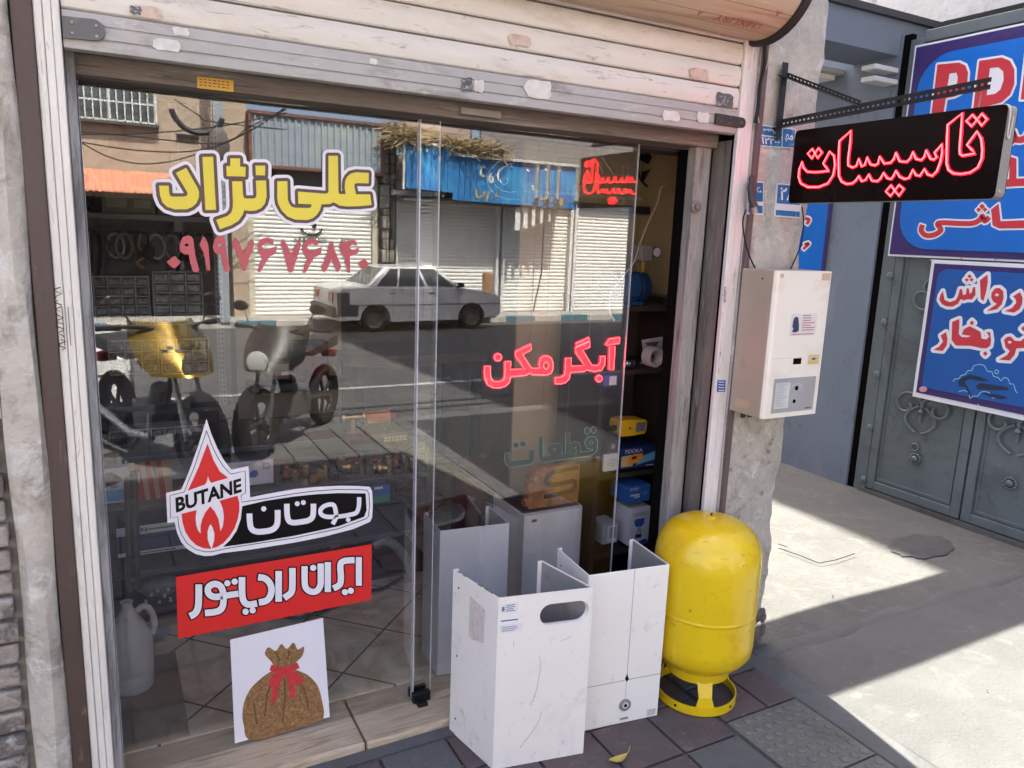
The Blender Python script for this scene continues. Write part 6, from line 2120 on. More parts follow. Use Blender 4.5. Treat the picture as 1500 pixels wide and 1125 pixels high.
letters(Zk, [('p', [(944, 502), (966, 500), (956, 514)]), ('r', [(945, 512), (956, 522), (962, 530)], 2.4), ('p', [(948, 518), (953, 515), (957, 521), (951, 525)])], .0006).build('card_print', M('ink_soft', (.10, .10, .11), .5), bx2)
MB().box(WY(942, 530, YK + .12).x, WY(968, 530, YK + .12).x, YK + .122, YK + .14, zsh[3] + .001, WY(955, 531, YK + .12).z).build('card_stand', M('card_pale', (.5, .48, .45), .6), bx2)
# blue pump with pressure switch on top of the unit
pm = T('water_pump', 'blue water pump with pressure switch on top of the shelf unit', 'pump', WY(930, 450, YK + .08))
q = WY(925, 430, YK + .10)
zt_ = 1.336
bl_ = M('pump_blue', (.018, .065, .17), .4, .2)
zc = zt_ + .072
m = MB()
m.lathe([(.01, 0), (.055, .003), (.060, .02), (.060, .10), (.05, .104)], 26, Matrix.Translation((q.x - .095, q.y, zc)) @ Matrix.Rotation(PI / 2, 4, 'Y'))
m.build('motor', bl_, pm, smooth=35)
m = MB()
for k in range(14):
    a = 2 * PI * k / 14
    m.bar((q.x - .07, q.y + .061 * cos(a), zc + .061 * sin(a)), (q.x + .0, q.y + .061 * cos(a), zc + .061 * sin(a)), .004, .008)
m.build('cooling_fins', bl_, pm)
m = MB()
m.lathe([(.01, 0), (.052, 0), (.064, .008), (.064, .04), (.04, .055), (.032, .07), (.024, .075), (.01, .075)], 26, Matrix.Translation((q.x + .012, q.y, zc)) @ Matrix.Rotation(PI / 2, 4, 'Y'))
m.build('pump_head', M('pump_blue_dark', (.010, .032, .085), .4, .2), pm, smooth=35)
m = MB()
m.lathe([(.005, 0), (.056, 0), (.056, .02), (.045, .026), (.005, .026)], 26, Matrix.Translation((q.x - .121, q.y, zc)) @ Matrix.Rotation(PI / 2, 4, 'Y'))
m.build('fan_cover', M('pump_grey', (.22, .23, .25), .4), pm, smooth=35)
MB().box(q.x - .07, q.x + .03, q.y - .045, q.y + .045, zt_, zt_ + .016).build('foot', bl_, pm, bev=.002)
m = MB()
m.lathe([(.014, 0), (.014, .018), (.019, .019), (.019, .034), (.012, .035), (.012, .045)], 8, Matrix.Translation((q.x + .045, q.y, zc + .063)))
m.build('brass_nipple', brass, pm)
MB().box(q.x + .012, q.x + .075, q.y - .03, q.y + .03, zc + .109, zc + .172).build('pressure_switch', M('switch_grey', (.22, .215, .20), .4), pm, bev=.006)
m = MB()
m.lathe([(.022, 0), (.022, .014), (.019, .016), (.002, .016)], 24, Matrix.Translation((q.x + .095, q.y - .012, zc + .145)) @ Matrix.Rotation(PI / 2, 4, 'X'))
m.build('gauge', M('gauge_dark', (.06, .06, .06), .4), pm, smooth=30)
MB().lathe([(.0185, 0), (.001, .0005)], 24, Matrix.Translation((q.x + .095, q.y - .0285, zc + .145)) @ Matrix.Rotation(PI / 2, 4, 'X')).build('gauge_face', M('gauge_white', (.6, .6, .6), .4), pm)
# ventilation fan high on the partition
vf = T('vent_fan', 'black fan blades and louvred grille high on the brown partition', 'fan', WY(970, 245, 2.82))
q = WY(957, 245, 2.82)
m = MB()
for k in range(5):
    a = 2 * PI * k / 5
    m.sheet([[(q.x + r * cos(a + s * .3), 2.81 + s * .012, q.z + r * sin(a + s * .3)) for s in (-1, 0, 1)] for r in (.012, .05, .085)])
m.build('blades', black, vf)
p0, p1 = WY(963, 212, 2.82), WY(984, 262, 2.82)
m = MB()
for k in range(18):
    z = p1.z + (p0.z - p1.z) * k / 18
    m.box(p0.x, p1.x, 2.80, 2.812, z, z + .006)
m.box(p0.x, p1.x, 2.813, 2.83, p1.z, p0.z)
m.build('louvre', M('louvre_grey', (.25, .27, .27), .4), vf)
MB().torus((q.x, 2.815, q.z), .09, .006, 'Y', 30, 6).build('ring', darkmetal, vf)
m = MB()
m.tube(smooth2([WY(985, 275, 2.6), WY(970, 273, 2.6), WY(962, 300, 2.6), WY(950, 325, 2.58), WY(938, 355, 2.55), WY(928, 385, 2.5), WY(915, 402, 2.5), WY(895, 430, 2.45), WY(893, 455, 2.42), WY(900, 470, 2.41)]), .0034, 6)
tag(m.build('white_cable', M('cable_white', (.52, .50, .45), .5), smooth=True), 'white cable looping from the fan down to the blue pump', 'cable')
m = MB()
m.tube(smooth2([WY(985, 275, 2.6), WY(997, 278, 2.6), WY(997, 310, 2.6), WY(994, 350, 2.6), WY(992, 400, 2.6), WY(992, 445, 2.6)]), .0030, 6)
tag(m.build('white_cable', M('cable_white', (.52, .50, .45), .5), smooth=True), 'white cable hanging straight down beside the right jamb', 'cable')
m = MB()
m.box(WY(840, 292, 2.8).x, WY(955, 300, 2.8).x, 2.78, 2.83, WY(900, 305, 2.8).z - .02, WY(900, 305, 2.8).z + .015)
tag(m.build('black_tube_light', M('tube_black', (.018, .018, .02), .3), bev=.006), 'unlit black bar fixed across the partition under the pale outline word', 'bar')
# ------------------------------------------------------------ the far side of the street, seen mirrored in the glass
OV = 16.4
OFY = 2 * DG - OV
Ro = lambda px, py, v=OV: RY(px, py, v)
ZP = -0.265
opm = M('far_paving', (.30, .285, .265), .9, 0, .15, 3, .4, 50)
struct(MB().box(-30, 50, OFY - .3, -11.35, -.6, ZP).build('far_pavement', opm))
kb = MB()
kw = MB()
for i in range(40):
    x = -12 + i * .75
    (kb if i % 2 else kw).box(x + .005, x + .745, -11.35, -11.2, -.6, ZP + .004)
struct(kb.build('far_kerb_blue', M('kerb_teal', (.06, .16, .20), .8, c2=(.2, .2, .2), amt=.25), bev=.01))
struct(kw.build('far_kerb_pale', M('kerb_pale', (.42, .40, .37), .85, c2=(.25, .24, .23), amt=.25), bev=.01))

tanw = M('tan_render', (.46, .36, .275), .9, 0, .12, 1.5, .3, 20, c2=(.38, .30, .23), amt=.25, sscale=1.2)
hs_ = T('street_house', 'tan rendered house with a barred upper window across the street', 'building', (-2, OFY, ZP))
xh1 = Ro(362, 200).x
zaw = Ro(180, 285).z
m = MB()
m.box(-16, -0.55, OFY - 7, OFY, ZP, 7.5)
m.box(-0.55, xh1, OFY - 7, OFY, zaw, 7.5)
m.box(xh1 - .35, xh1, OFY - 7, OFY, ZP, zaw)
m.build('wall', tanw, hs_)
p0, p1 = Ro(113, 110), Ro(228, 180)
wz0 = p1.z
wz1 = wz0 + 1.15
MB().box(p0.x - .3, p1.x, OFY - .05, OFY + .004, wz0, wz1).build('window', M('far_window', (.10, .115, .12), .15, 0, .4, 3), hs_)
m = MB()
for i in range(3):
    x = p0.x - .3 + (p1.x - p0.x + .3) * i / 2
    m.box(x - .03, x + .03, OFY + .005, OFY + .05, wz0, wz1)
m.build('window_frame', M('far_frame', (.62, .62, .6), .5), hs_)
m = MB()
for i in range(13):
    x = p0.x - .3 + (p1.x - p0.x + .3) * i / 12
    m.box(x - .012, x + .012, OFY + .10, OFY + .125, wz0 - .03, wz1)
for zz in (wz0 - .03, wz0 + .3, wz0 + .8):
    m.box(p0.x - .32, p1.x + .02, OFY + .09, OFY + .1, zz - .015, zz + .015)
m.build('window_bars', M('bars_white', (.66, .66, .64), .5), hs_)
MB().box(p0.x - .35, p1.x + .05, OFY + .005, OFY + .16, wz0 - .10, wz0 - .05).build('window_sill', M('sill_dark', (.08, .075, .07), .7), hs_)
MB().box(-0.55, xh1 - .35, OFY - 2.5, OFY - 2.4, ZP, zaw).build('shop_front_back', M('far_shop_dark', (.05, .05, .05), .8), hs_)
MB().box(p1.x + .35, p1.x + .75, OFY + .005, OFY + .06, Ro(250, 200).z, Ro(250, 200).z + .06).build('conduit', darkmetal, hs_)
aw = T('tiled_awning', 'small terracotta tiled awning over the dark shop front of the tan house', 'awning', Ro(170, 270))
q0, q1 = Ro(100, 248), Ro(248, 262)
m = MB()
rows = []
for j in range(13):
    v = j / 12
    rows.append([(q0.x - .3 + (q1.x + .3 - q0.x) * i / 70, OFY + .02 + .75 * v, q0.z + .02 - .42 * v + .03 * abs(sin(i * .9)) - .015 * (j % 3)) for i in range(71)])
m.sheet(rows)
m.build('tiles', M('terracotta', (.56, .24, .15), .75, 0, .15, 5, c2=(.44, .17, .10), amt=.2), aw)
MB().box(q0.x - .3, q1.x, OFY + .01, OFY + .06, q0.z - .45, q0.z - .38).build('batten', M('batten', (.35, .30, .24), .8), aw)

# corrugated parapet shop with its white shutter
def shutter_mesh(x0, x1, y, z0, z1, pitch=.085):
    n = int((z1 - z0) / pitch)
    rows = []
    for i in range(n * 4 + 1):
        z = z0 + (z1 - z0) * i / (n * 4)
        rows.append([(x, y + .018 * abs(sin(PI * i / 4)), z) for x in (x0, x1)])
    return MB().sheet(rows)


shw = M('far_shutter_white', (.72, .71, .68), .5, 0, .06, 2, c2=(.60, .58, .54), amt=.15, sscale=1.5)
sg_ = T('parapet_shop', 'shop with a blue grey corrugated parapet and white roller shutter across the street', 'building', (3.5, OFY, ZP))
c0, c1 = Ro(364, 168), Ro(553, 180)
cb0 = Ro(364, 241)
MB().box(xh1 + .005, c1.x + .1, OFY - 6, OFY - .15, ZP, c0.z - .05).build('wall', M('far_wall_grey', (.28, .26, .24), .9), sg_)
rows = []
for i in range(161):
    x = c0.x + (c1.x - c0.x) * i / 160
    k = i % 8
    dy = .03 if k in (3, 4, 5) else 0.0
    rows.append([(x, OFY + .28 + dy, cb0.z), (x, OFY + .28 + dy, c0.z)])
MB().sheet(rows).build('corrugated_parapet', M('corrugated_blue_grey', (.33, .38, .44), .45, .2, .08, 1.2, c2=(.42, .47, .46), amt=.3, sscale=.8), sg_)
m = MB()
m.box(c0.x - .05, c1.x + .05, OFY - .1, OFY + .34, c0.z, c0.z + .06)
m.box(c0.x - .06, c0.x, OFY - .1, OFY + .33, cb0.z, c0.z)
m.box(c1.x, c1.x + .06, OFY - .1, OFY + .33, cb0.z, c0.z)
m.box(c0.x - .05, c1.x + .05, OFY - .1, OFY + .33, cb0.z - .06, cb0.z)
m.build('trim', M('rust_red_trim', (.17, .075, .055), .7), sg_)
z285 = Ro(450, 288).z
shutter_mesh(c0.x + .05, c1.x - .12, OFY - .1, z285, cb0.z - .06, .12).build('dark_slats', M('far_dark_slats', (.10, .10, .10), .6), sg_)
shutter_mesh(c0.x + .05, c1.x - .12, OFY - .06, ZP, z285).build('shutter', shw, sg_)
MB().box(c0.x - .08, c0.x + .04, OFY - .14, OFY + .02, ZP, cb0.z - .07).build('door_post', M('post_cream', (.55, .50, .40), .7), sg_)
MB().box(c1.x - .11, c1.x - .0, OFY - .14, OFY + .02, ZP, cb0.z - .07).build('door_post', M('post_cream', (.55, .50, .40), .7), sg_)
m = MB()
q = Ro(457, 332)
m.tube([(q.x + .22 * cos(a), OFY - .02, q.z + .18 * sin(a)) for a in fr(PI * 1.05, PI * 1.95, 10)], .018, 5)
m.box(q.x + .02, q.x + .10, OFY - .03, OFY - .01, q.z - .02, q.z + .12)
m.build('cable_loop', black, sg_)
m = MB()
q = Ro(470, 353)
for k, w_ in enumerate((.35, .2, .25)):
    xx = q.x - .55 + k * .5
    for j in range(4):
        m.box(xx + j * w_ / 4, xx + j * w_ / 4 + w_ / 6, OFY - .03, OFY - .026, q.z + random.uniform(-.03, 0), q.z + random.uniform(.03, .08))
m.build('painted_writing', M('faint_ink', (.15, .15, .15), .8), sg_)
# rubble pier between the shops
m = MB()
random.seed(14)
pz = ZP
pp = T('rubble_pier', 'broken stone pier between the two shops across the street', 'pier', Ro(565, 450))
xa, xb = c1.x + .10, Ro(578, 300).x
while pz < Ro(565, 192).z:
    h = random.uniform(.12, .3)
    m.box(xa + random.uniform(-.05, .06), xb + random.uniform(-.1, .04), OFY - .4, OFY + random.uniform(.0, .18), pz, pz + h - .01)
    pz += h
m.build('stones', M('rubble', (.40, .37, .33), .9, 0, .3, 3, .6, 20, c2=(.12, .11, .10), amt=.3, sscale=2), pp, bev=.03)
for px in (566, 574):
    MB().tube([Ro(px, 180) + Vector((0, .22, 0)), Ro(px + 1, 320) + Vector((0, .22, 0)), Ro(px - 2, 452) + Vector((0, .22, 0))], .02, 6).build('drain_cable', black, pp)

# the blue boarded shop
bs_ = T('blue_sign_shop', 'shop with broken blue boarded sign and three white shutters across the street', 'building', (8, OFY, ZP))
xa, xz = xb, Ro(1010, 300).x
ztop = Ro(700, 232).z
MB().box(xa, xz + 4, OFY - 6, OFY - .18, ZP, 3.25).build('wall', M('far_wall_brown', (.25, .23, .21), .9), bs_)
MB().box(Ro(640, 190).x, Ro(745, 190).x, OFY - 2.2, OFY - 2.0, 2.5, 4.6).build('pink_back_wall', M('pink_render', (.40, .30, .27), .9), bs_)
m = MB()
for i in range(20):
    m.box(Ro(746, 200).x, Ro(746, 200).x + 6, OFY - 1.6 + .02 * (i % 2), OFY - 1.5, 2.6 + i * .12, 2.6 + i * .12 + .115)
m.build('grey_siding', M('grey_siding', (.20, .185, .18), .7), bs_)
planks = M('blue_boards', (.022, .16, .42), .55, 0, .2, 1.5, c2=(.05, .30, .60), amt=.3, sscale=.7, c3=(.16, .26, .36), amt3=.12, s3=3)
sgn = []


def board_row(pxa, pxb, ya, yb, za, zb_, n, skip=()):
    """planks from photo column a to b; z limits interpolate"""
    m = MB()
    for i in range(n):
        u0, u1 = i / n, (i + .94) / n
        if i in skip:
            u1 = u0 + .35 / n
        x0, x1 = Ro(pxa, 250).x, Ro(pxb, 250).x
        X0_, X1_b = x0 + (x1 - x0) * u0, x0 + (x1 - x0) * u1
        t0 = za[0] + (za[1] - za[0]) * u0
        b0 = zb_[0] + (zb_[1] - zb_[0]) * u0
        if i in skip:
            b0 += .1
        m.box(X0_, X1_b, ya + (yb - ya) * u0, ya + (yb - ya) * u0 + .025, b0, t0)
    return m


zl0, zl1 = Ro(576, 216).z, Ro(645, 222).z
zr0, zr1 = Ro(648, 232).z, Ro(822, 248).z
bl0, bl1 = Ro(576, 277).z, Ro(645, 284).z
br0, br1 = Ro(648, 294).z, Ro(822, 307).z
board_row(577, 645, OFY + .75, OFY + .75, (zl0, zl1), (bl0, bl1), 8).build('left_sign_boards', planks, bs_)
board_row(646, 822, OFY + .70, OFY + .70, (zr0, zr1), (br0, br1), 22, skip=(14, 16, 18)).build('right_sign_boards', planks, bs_)
al = M('pale_alu', (.62, .62, .60), .4, .2)
m = MB()
m.bar(Ro(574, 212) + Vector((0, .78, 0)), Ro(646, 219) + Vector((0, .78, 0)), .05, .05)
m.bar(Ro(574, 212) + Vector((0, .78, 0)), Ro(573, 279) + Vector((0, .78, 0)), .05, .05)
m.build('sign_frame', al, bs_)
MB().bar(Ro(646, 230) + Vector((0, .74, 0)), Ro(824, 246) + Vector((0, .74, 0)), .09, .06).build('sign_frame', al, bs_)
MB().box(Ro(577, 250).x, Ro(822, 250).x, OFY - .1, OFY + .66, min(br0, br1) - .02, min(br0, br1) + .04).build('canopy_board', M('canopy_dark', (.12, .11, .10), .8), bs_)
MB().bar(Ro(568, 282) + Vector((0, .3, 0)), Ro(646, 286) + Vector((0, .3, 0)), .1, .1).build('canopy_rail', al, bs_)
Zq = Trace(560, 190, 5, lambda px, py: Ro(px, py) + Vector((0, .735, 0)), (0, 1, 0))
wr = [('r', [(655, 285), (632, 290), (622, 320), (635, 350), (660, 345)], 17), ('r', [(705, 325), (690, 350), (688, 385), (705, 392), (712, 370), (695, 350)], 16), ('r', [(765, 295), (748, 330), (750, 370), (772, 395)], 15),
      ('p', [(770, 275), (785, 285), (775, 300)]), ('r', [(835, 265), (848, 290)], 12), ('r', [(950, 300), (970, 320)], 14), ('p', [(1025, 270), (1045, 270), (1042, 298), (1024, 298)]), ('p', [(1078, 275), (1105, 275), (1098, 312), (1080, 310)]), ('p', [(1182, 290), (1200, 290), (1198, 315), (1180, 312)]), ('p', [(985, 410), (1005, 420), (1000, 460), (990, 440)])]
letters(Zq, wr, .0).build('white_sign_writing', M('sign_white', (.7, .7, .7), .6), bs_, fix=False)
wr = [('r', [(590, 440), (592, 480), (600, 500), (640, 490), (650, 460)], 14), ('r', [(680, 455), (670, 510), (660, 530)], 13), ('r', [(735, 460), (740, 490), (720, 500)], 13), ('r', [(1040, 500), (1070, 515), (1110, 495)], 15), ('r', [(1135, 500), (1128, 535)], 13), ('p', circ(1200, 535, 15, 28)), ('r', [(130, 380), (160, 375), (190, 395), (240, 390), (290, 410), (400, 400)], 12), ('r', [(920, 545), (935, 540)], 12)]
letters(Zq, wr, .0).build('ochre_sign_writing', M('sign_ochre', (.45, .30, .09), .6), bs_, fix=False)
for k, (a, b_) in enumerate(((580, 728), (737, 834), (841, 1005))):
    x0, x1 = Ro(a, 400).x, Ro(b_, 400).x
    MB_ = shutter_mesh(x0 + .04, x1 - .04, OFY - .1, ZP, Ro(a, 285).z)
    MB_.build('shutter', shw, bs_)
    m = MB()
    m.box(x0 - .05, x0 + .035, OFY - .14, OFY + .03, ZP, Ro(a, 283).z)
    m.build('shutter_post', M('far_post_white', (.66, .66, .66), .5), bs_)
    MB().box(x1 - .035, x1 + .05, OFY - .14, OFY + .03, ZP, Ro(a, 283).z).build('shutter_post', M('far_post_white', (.66, .66, .66), .5), bs_)
MB().box(xa, xz + 3, OFY - .175, OFY + .12, Ro(700, 285).z, Ro(700, 285).z + .18).build('shutter_box', M('far_box_grey', (.35, .35, .35), .6), bs_)
MB().tube([Ro(790, 330) + Vector((0, .25, 0)), Ro(788, 400) + Vector((0, .2, 0)), Ro(779, 455) + Vector((0, .1, 0))], .02, 6).build('drain_cable', black, bs_)
m = MB()
for k in range(5):
    px = 738 + k * 12
    m.box(Ro(px, 300).x, Ro(px, 300).x + .13 - .02 * k, OFY + .60, OFY + .63, br1 - .55 + .06 * k, br1 + .02)
m.build('hanging_slats', M('slat_white', (.72, .72, .72), .5), bs_)
# straw on top
random.seed(31)
m = MB()
for k in range(900):
    u = random.random()
    px = 556 + 165 * u
    top = Ro(px, 186 + 35 * u).z
    bot = Ro(px, 214 + 22 * u).z
    z = bot + (top - bot) * random.random() ** 1.3
    c_ = Vector((Ro(px, 250).x, OFY + random.uniform(.1, .85), z))
    a, e = random.uniform(0, 2 * PI), random.uniform(-.5, .5)
    L_ = random.uniform(.15, .45)
    d = Vector((cos(a) * cos(e), sin(a) * cos(e), sin(e))) * L_
    m.tube([c_ - d, c_ + Vector((random.uniform(-.05, .05), 0, random.uniform(0, .06))), c_ + d], .010, 3, cap=False)
st_ = m.build('straw_heap', M('dry_straw', (.36, .27, .15), .9, var=.4, scale=3))
stuff(st_, 'heap of dry straw lying on the roof edge above the blue boards', 'straw')

# pole, wires
pl_ = T('utility_pole', 'pale blue grey steel pole with a hoop standing before the tan house', 'pole', Ro(322, 470, 15.6))
pq = RY(320, 190, 15.6)
MB().box(pq.x - .09, pq.x + .09, pq.y - .06, pq.y + .06, ZP, 7).build('pole', M('pole_grey', (.34, .38, .42), .5, .3), pl_)
m = MB()
m.tube([(pq.x - .35 + .45 * cos(a), pq.y + .08, pq.z + .35 + .45 * sin(a)) for a in fr(A(190), A(340), 12)], .05, 8)
m.build('hoop', darkmetal, pl_)
m = MB()
m.sphere((pq.x - .02, pq.y + .1, RY(320, 215, 15.6).z), .22, 8, (.9, .5, 1.6))
m.build('junction_box', M('box_brown', (.10, .085, .075), .7), pl_, smooth=True)
WR = [[(90, 190), (180, 198), (320, 210), (365, 186), (420, 160)], [(95, 204), (200, 220), (290, 220), (365, 192), (430, 150)], [(105, 200), (160, 230), (220, 240), (290, 225), (370, 190), (440, 140)], [(90, 196), (200, 196), (320, 185), (420, 165)], [(255, 145), (290, 168), (310, 178), (420, 190)]]
nm_ = ['straightest', 'second lowest', 'lowest sagging', 'faint rising', 'short steep']
for k, wr_ in enumerate(WR):
    m = MB()
    m.tube(smooth2([tuple(RY(px, py, 15.2 - k * .1)) for px, py in wr_], n=8), .011, 5)
    tag(m.build('overhead_wire', black), f'{nm_[k]} black overhead wire crossing the front of the tan house', 'wire', 'overhead wires across the street')
sp = T('post_stump', 'rusty brown stub of a post standing in front of the white shutters', 'post', RY(714, 452, 15.6))
q = RY(714, 440, 15.5)
m = MB()
m.lathe([(.12, ZP), (.12, RY(714, 402, 15.5).z), (.11, RY(714, 400, 15.5).z), (.01, RY(714, 400, 15.5).z)], 16, Matrix.Translation((q.x, q.y, 0)))
m.build('stub', M('rust_post', (.30, .15, .08), .8, c2=(.42, .30, .22), amt=.2), sp, smooth=40)
MB().box(q.x - .16, q.x + .16, q.y - .16, q.y + .16, ZP, ZP + .03).build('base_plate', darkmetal, sp)


# ---------------------------------------------------------------- saloon car
def car(label, loc, rz, paint, rear_dark=None, scale=.92):
    t = T('parked_car', label, 'car', (0, 0, 0), 'cars parked along the street')
    HW = .80
    rear, front = -1.17, 1.17

    def arch(cx):
        return [(cx + .345 * cos(a), .285 + .345 * sin(a)) for a in fr(0, PI, 12)]
    prof = [(1.90, .30), (1.93, .42), (1.935, .60), (1.90, .74), (1.78, .82), (1.40, .88), (.86, .955), (0, .965), (-1.28, .975), (-1.90, .955), (-2.00, .90), (-2.03, .62), (-2.02, .42), (-1.96, .32)]
    lower = [(-1.96, .26)] + arch(rear)[::-1] + [(-.78, .22), (.78, .22)] + arch(front)[::-1] + [(1.88, .26)]
    lower = [(-1.96, .27), (rear - .345, .285)] + [p for p in arch(rear)[::-1]] + [(rear + .36, .23), (front - .36, .23)] + [p for p in arch(front)[::-1]] + [(front + .35, .27)]
    poly = prof + lower
    body = MB()
    rows = []
    # side wall bulges a little at mid height: several slices across
    for yy, k in ((-HW, .965), (-HW * .93, .99), (-HW * .6, 1.0), (HW * .6, 1.0), (HW * .93, .99), (HW, .965)):
        rows.append([Vector((x * (.985 + .015 * (k > .97)), yy, .28 + (z - .28) * k)) for x, z in poly])
    n = len(poly)
    vs = [p for r in rows for p in r]
    fs = []
    for i in range(len(rows) - 1):
        for j in range(n):
            fs.append((i * n + j, i * n + (j + 1) % n, (i + 1) * n + (j + 1) % n, (i + 1) * n + j))
    body.add(vs, fs)
    for r in (rows[0], rows[-1]):
        tr_ = geometry.tessellate_polygon([r])
        body.add(r, [tuple(q) for q in tr_])
    body.build('body', paint, t, smooth=35)
    gb, gt_ = [(-1.34, .965), (.92, .945)], [(-.86, 1.385), (.30, 1.395)]
    b_, tp = HW * .93, HW * .72
    C8 = [Vector((gb[0][0], -b_, gb[0][1])), Vector((gb[1][0], -b_, gb[1][1])), Vector((gb[1][0], b_, gb[1][1])), Vector((gb[0][0], b_, gb[0][1])),
          Vector((gt_[0][0], -tp, gt_[0][1])), Vector((gt_[1][0], -tp, gt_[1][1])), Vector((gt_[1][0], tp, gt_[1][1])), Vector((gt_[0][0], tp, gt_[0][1]))]
    m = MB()
    m.add(C8, [(0, 3, 2, 1), (4, 5, 6, 7), (0, 1, 5, 4), (1, 2, 6, 5), (2, 3, 7, 6), (3, 0, 4, 7)])
    m.build('cabin', paint, t, bev=.035)
    cg = M('car_glass', (.045, .05, .055), .06, 0, .1, spec=.8)

    def pane_(c, u0, u1, v0, v1, u2=None, u3=None):
        u2 = u1 if u2 is None else u2
        u3 = u0 if u3 is None else u3
        a, b2, c2, d2 = c
        P_ = lambda u, v: (a * (1 - u) + b2 * u) * (1 - v) + (d2 * (1 - u) + c2 * u) * v
        nrm = (b2 - a).cross(d2 - a).normalized()
        q = [P_(u0, v0), P_(u1, v0), P_(u2, v1), P_(u3, v1)]
        return MB().prism([p + nrm * .004 for p in q], nrm * -.012)
    sides = [(C8[0], C8[1], C8[5], C8[4]), (C8[2], C8[3], C8[7], C8[6])]
    for k, sd in enumerate(sides):
        fl = (lambda u: u) if k == 0 else (lambda u: 1 - u)
        for (a0, a1, a2, a3) in ((.09, .30, .26, .12), (.32, .60, .62, .30), (.635, .93, .93, .66)):
            uu = [fl(a0), fl(a1), fl(a2), fl(a3)]
            if k:
                pane_(sd, uu[1], uu[0], .06, .90, uu[3], uu[2]).build('side_window', cg, t)
            else:
                pane_(sd, uu[0], uu[1], .06, .90, uu[2], uu[3]).build('side_window', cg, t)
    pane_((C8[1], C8[2], C8[6], C8[5]), .06, .94, .08, .93).build('windscreen', cg, t)
    pane_((C8[3], C8[0], C8[4], C8[7]), .08, .92, .10, .92).build('rear_window', cg, t)
    for cx in (rear, front):
        for s in (-1, 1):
            wl = MB()
            wl.lathe([(.19, -.085), (.265, -.085), (.285, -.06), (.287, 0), (.285, .06), (.265, .085), (.19, .085)], 30, Matrix.Translation((cx, s * (HW - .095), .287)) @ Matrix.Rotation(PI / 2, 4, 'X'), cap=False)
            wo = wl.build('wheel', rubber, t, smooth=40)
            rm_ = MB()
            rm_.lathe([(.01, -.03), (.06, -.035), (.085, -.01), (.15, -.015), (.18, -.075), (.192, -.08), (.192, .07)], 26, Matrix.Translation((cx, s * (HW - .095), .287)) @ Matrix.Rotation(s * PI / 2, 4, 'X'), cap=False)
            rm_.build('rim', M('steel_rim', (.16, .14, .13), .6, .5, c2=(.10, .06, .045), amt=.2), wo, smooth=30)
    dk = M('bumper_dark', (.035, .036, .04), .6)
    MB().box(-2.09, -1.98, -HW * .97, HW * .97, .34, .56).build('rear_bumper', dk, t, bev=.03)
    MB().box(1.90, 1.97, -HW * .9, HW * .9, .36, .54).build('front_bumper', dk, t, bev=.03)
    for s in (-1, 1):
        MB().box(-2.045, -1.99, s * HW * .62 - .12, s * HW * .62 + .14, .64, .84).build('tail_light', M('tail_red', (.25, .015, .02), .2), t, bev=.01)
        MB().box(1.86, 1.945, s * HW * .70 - .15, s * HW * .70 + .13, .60, .73).build('headlight', M('lamp_glass', (.55, .57, .58), .1), t, bev=.01)
        yy = s * (HW * .997)
        for x in (-.30, .62):
            m = MB().box(x - .55, x - .40, yy - .012 if s > 0 else yy - .006, yy + .006 if s > 0 else yy + .012, .82, .85)
            m.build('door_handle', black, t)
        m = MB()
        for x in (-.76, -.06, .80):
            m.box(x - .006, x + .006, yy - .003, yy + .003, .30, .93)
        m.box(-1.9, 1.9, yy - .003, yy + .004, .575, .600)
        m.build('door_seams', M('seam_dark', (.04, .04, .045), .6), t)
        MB().box(.78, .92, s * (HW + .02) - .06, s * (HW + .02) + .06, .96, 1.06).build('wing_mirror', black, t, bev=.02)
    if rear_dark:
        m = MB()
        for s in (-1, 1):
            m.box(-1.975, -1.53, s * HW * .997 - .004, s * HW * .997 + .004, .36, .60)
            m.box(-1.995, -1.72, s * HW * .997 - .004, s * HW * .997 + .004, .605, .86)
        m.build('unpainted_quarter', rear_dark, t)
    t.location = loc
    t.rotation_euler = (0, 0, rz)
    t.scale = (scale, scale, scale)
    return t


silver = M('silver_paint', (.60, .60, .60), .25, .12, .05, 2, c2=(.40, .41, .43), amt=.2, sscale=1.5, coat=.3)
wr_, wf_ = WZ(548, 488, -.37), WZ(688, 482, -.37)
ny = (wr_.y + wf_.y) / 2
car_x = (wr_.x + wf_.x) / 2
yc = 2 * DG - ny - .80 * .92
rc_ = car('dented silver saloon car with dark rear quarter, mirrored in the window glass', (car_x, yc, zroad(yc) + .004), radians(-3), silver, M('bare_dark_panel', (.05, .05, .055), .6))
whp = M('white_car_paint', (.70, .71, .72), .25, 0, .02, coat=.4)
wx_ = WZ(185, 560, -.25)
car2 = dup(rc_, 'white saloon car parked near the kerb behind the gold motorcycle', loc=(-1.62, -3.3, zroad(-3.3) + .004), rotz=0.02, mats={'silver_paint': whp, 'bare_dark_panel': whp})


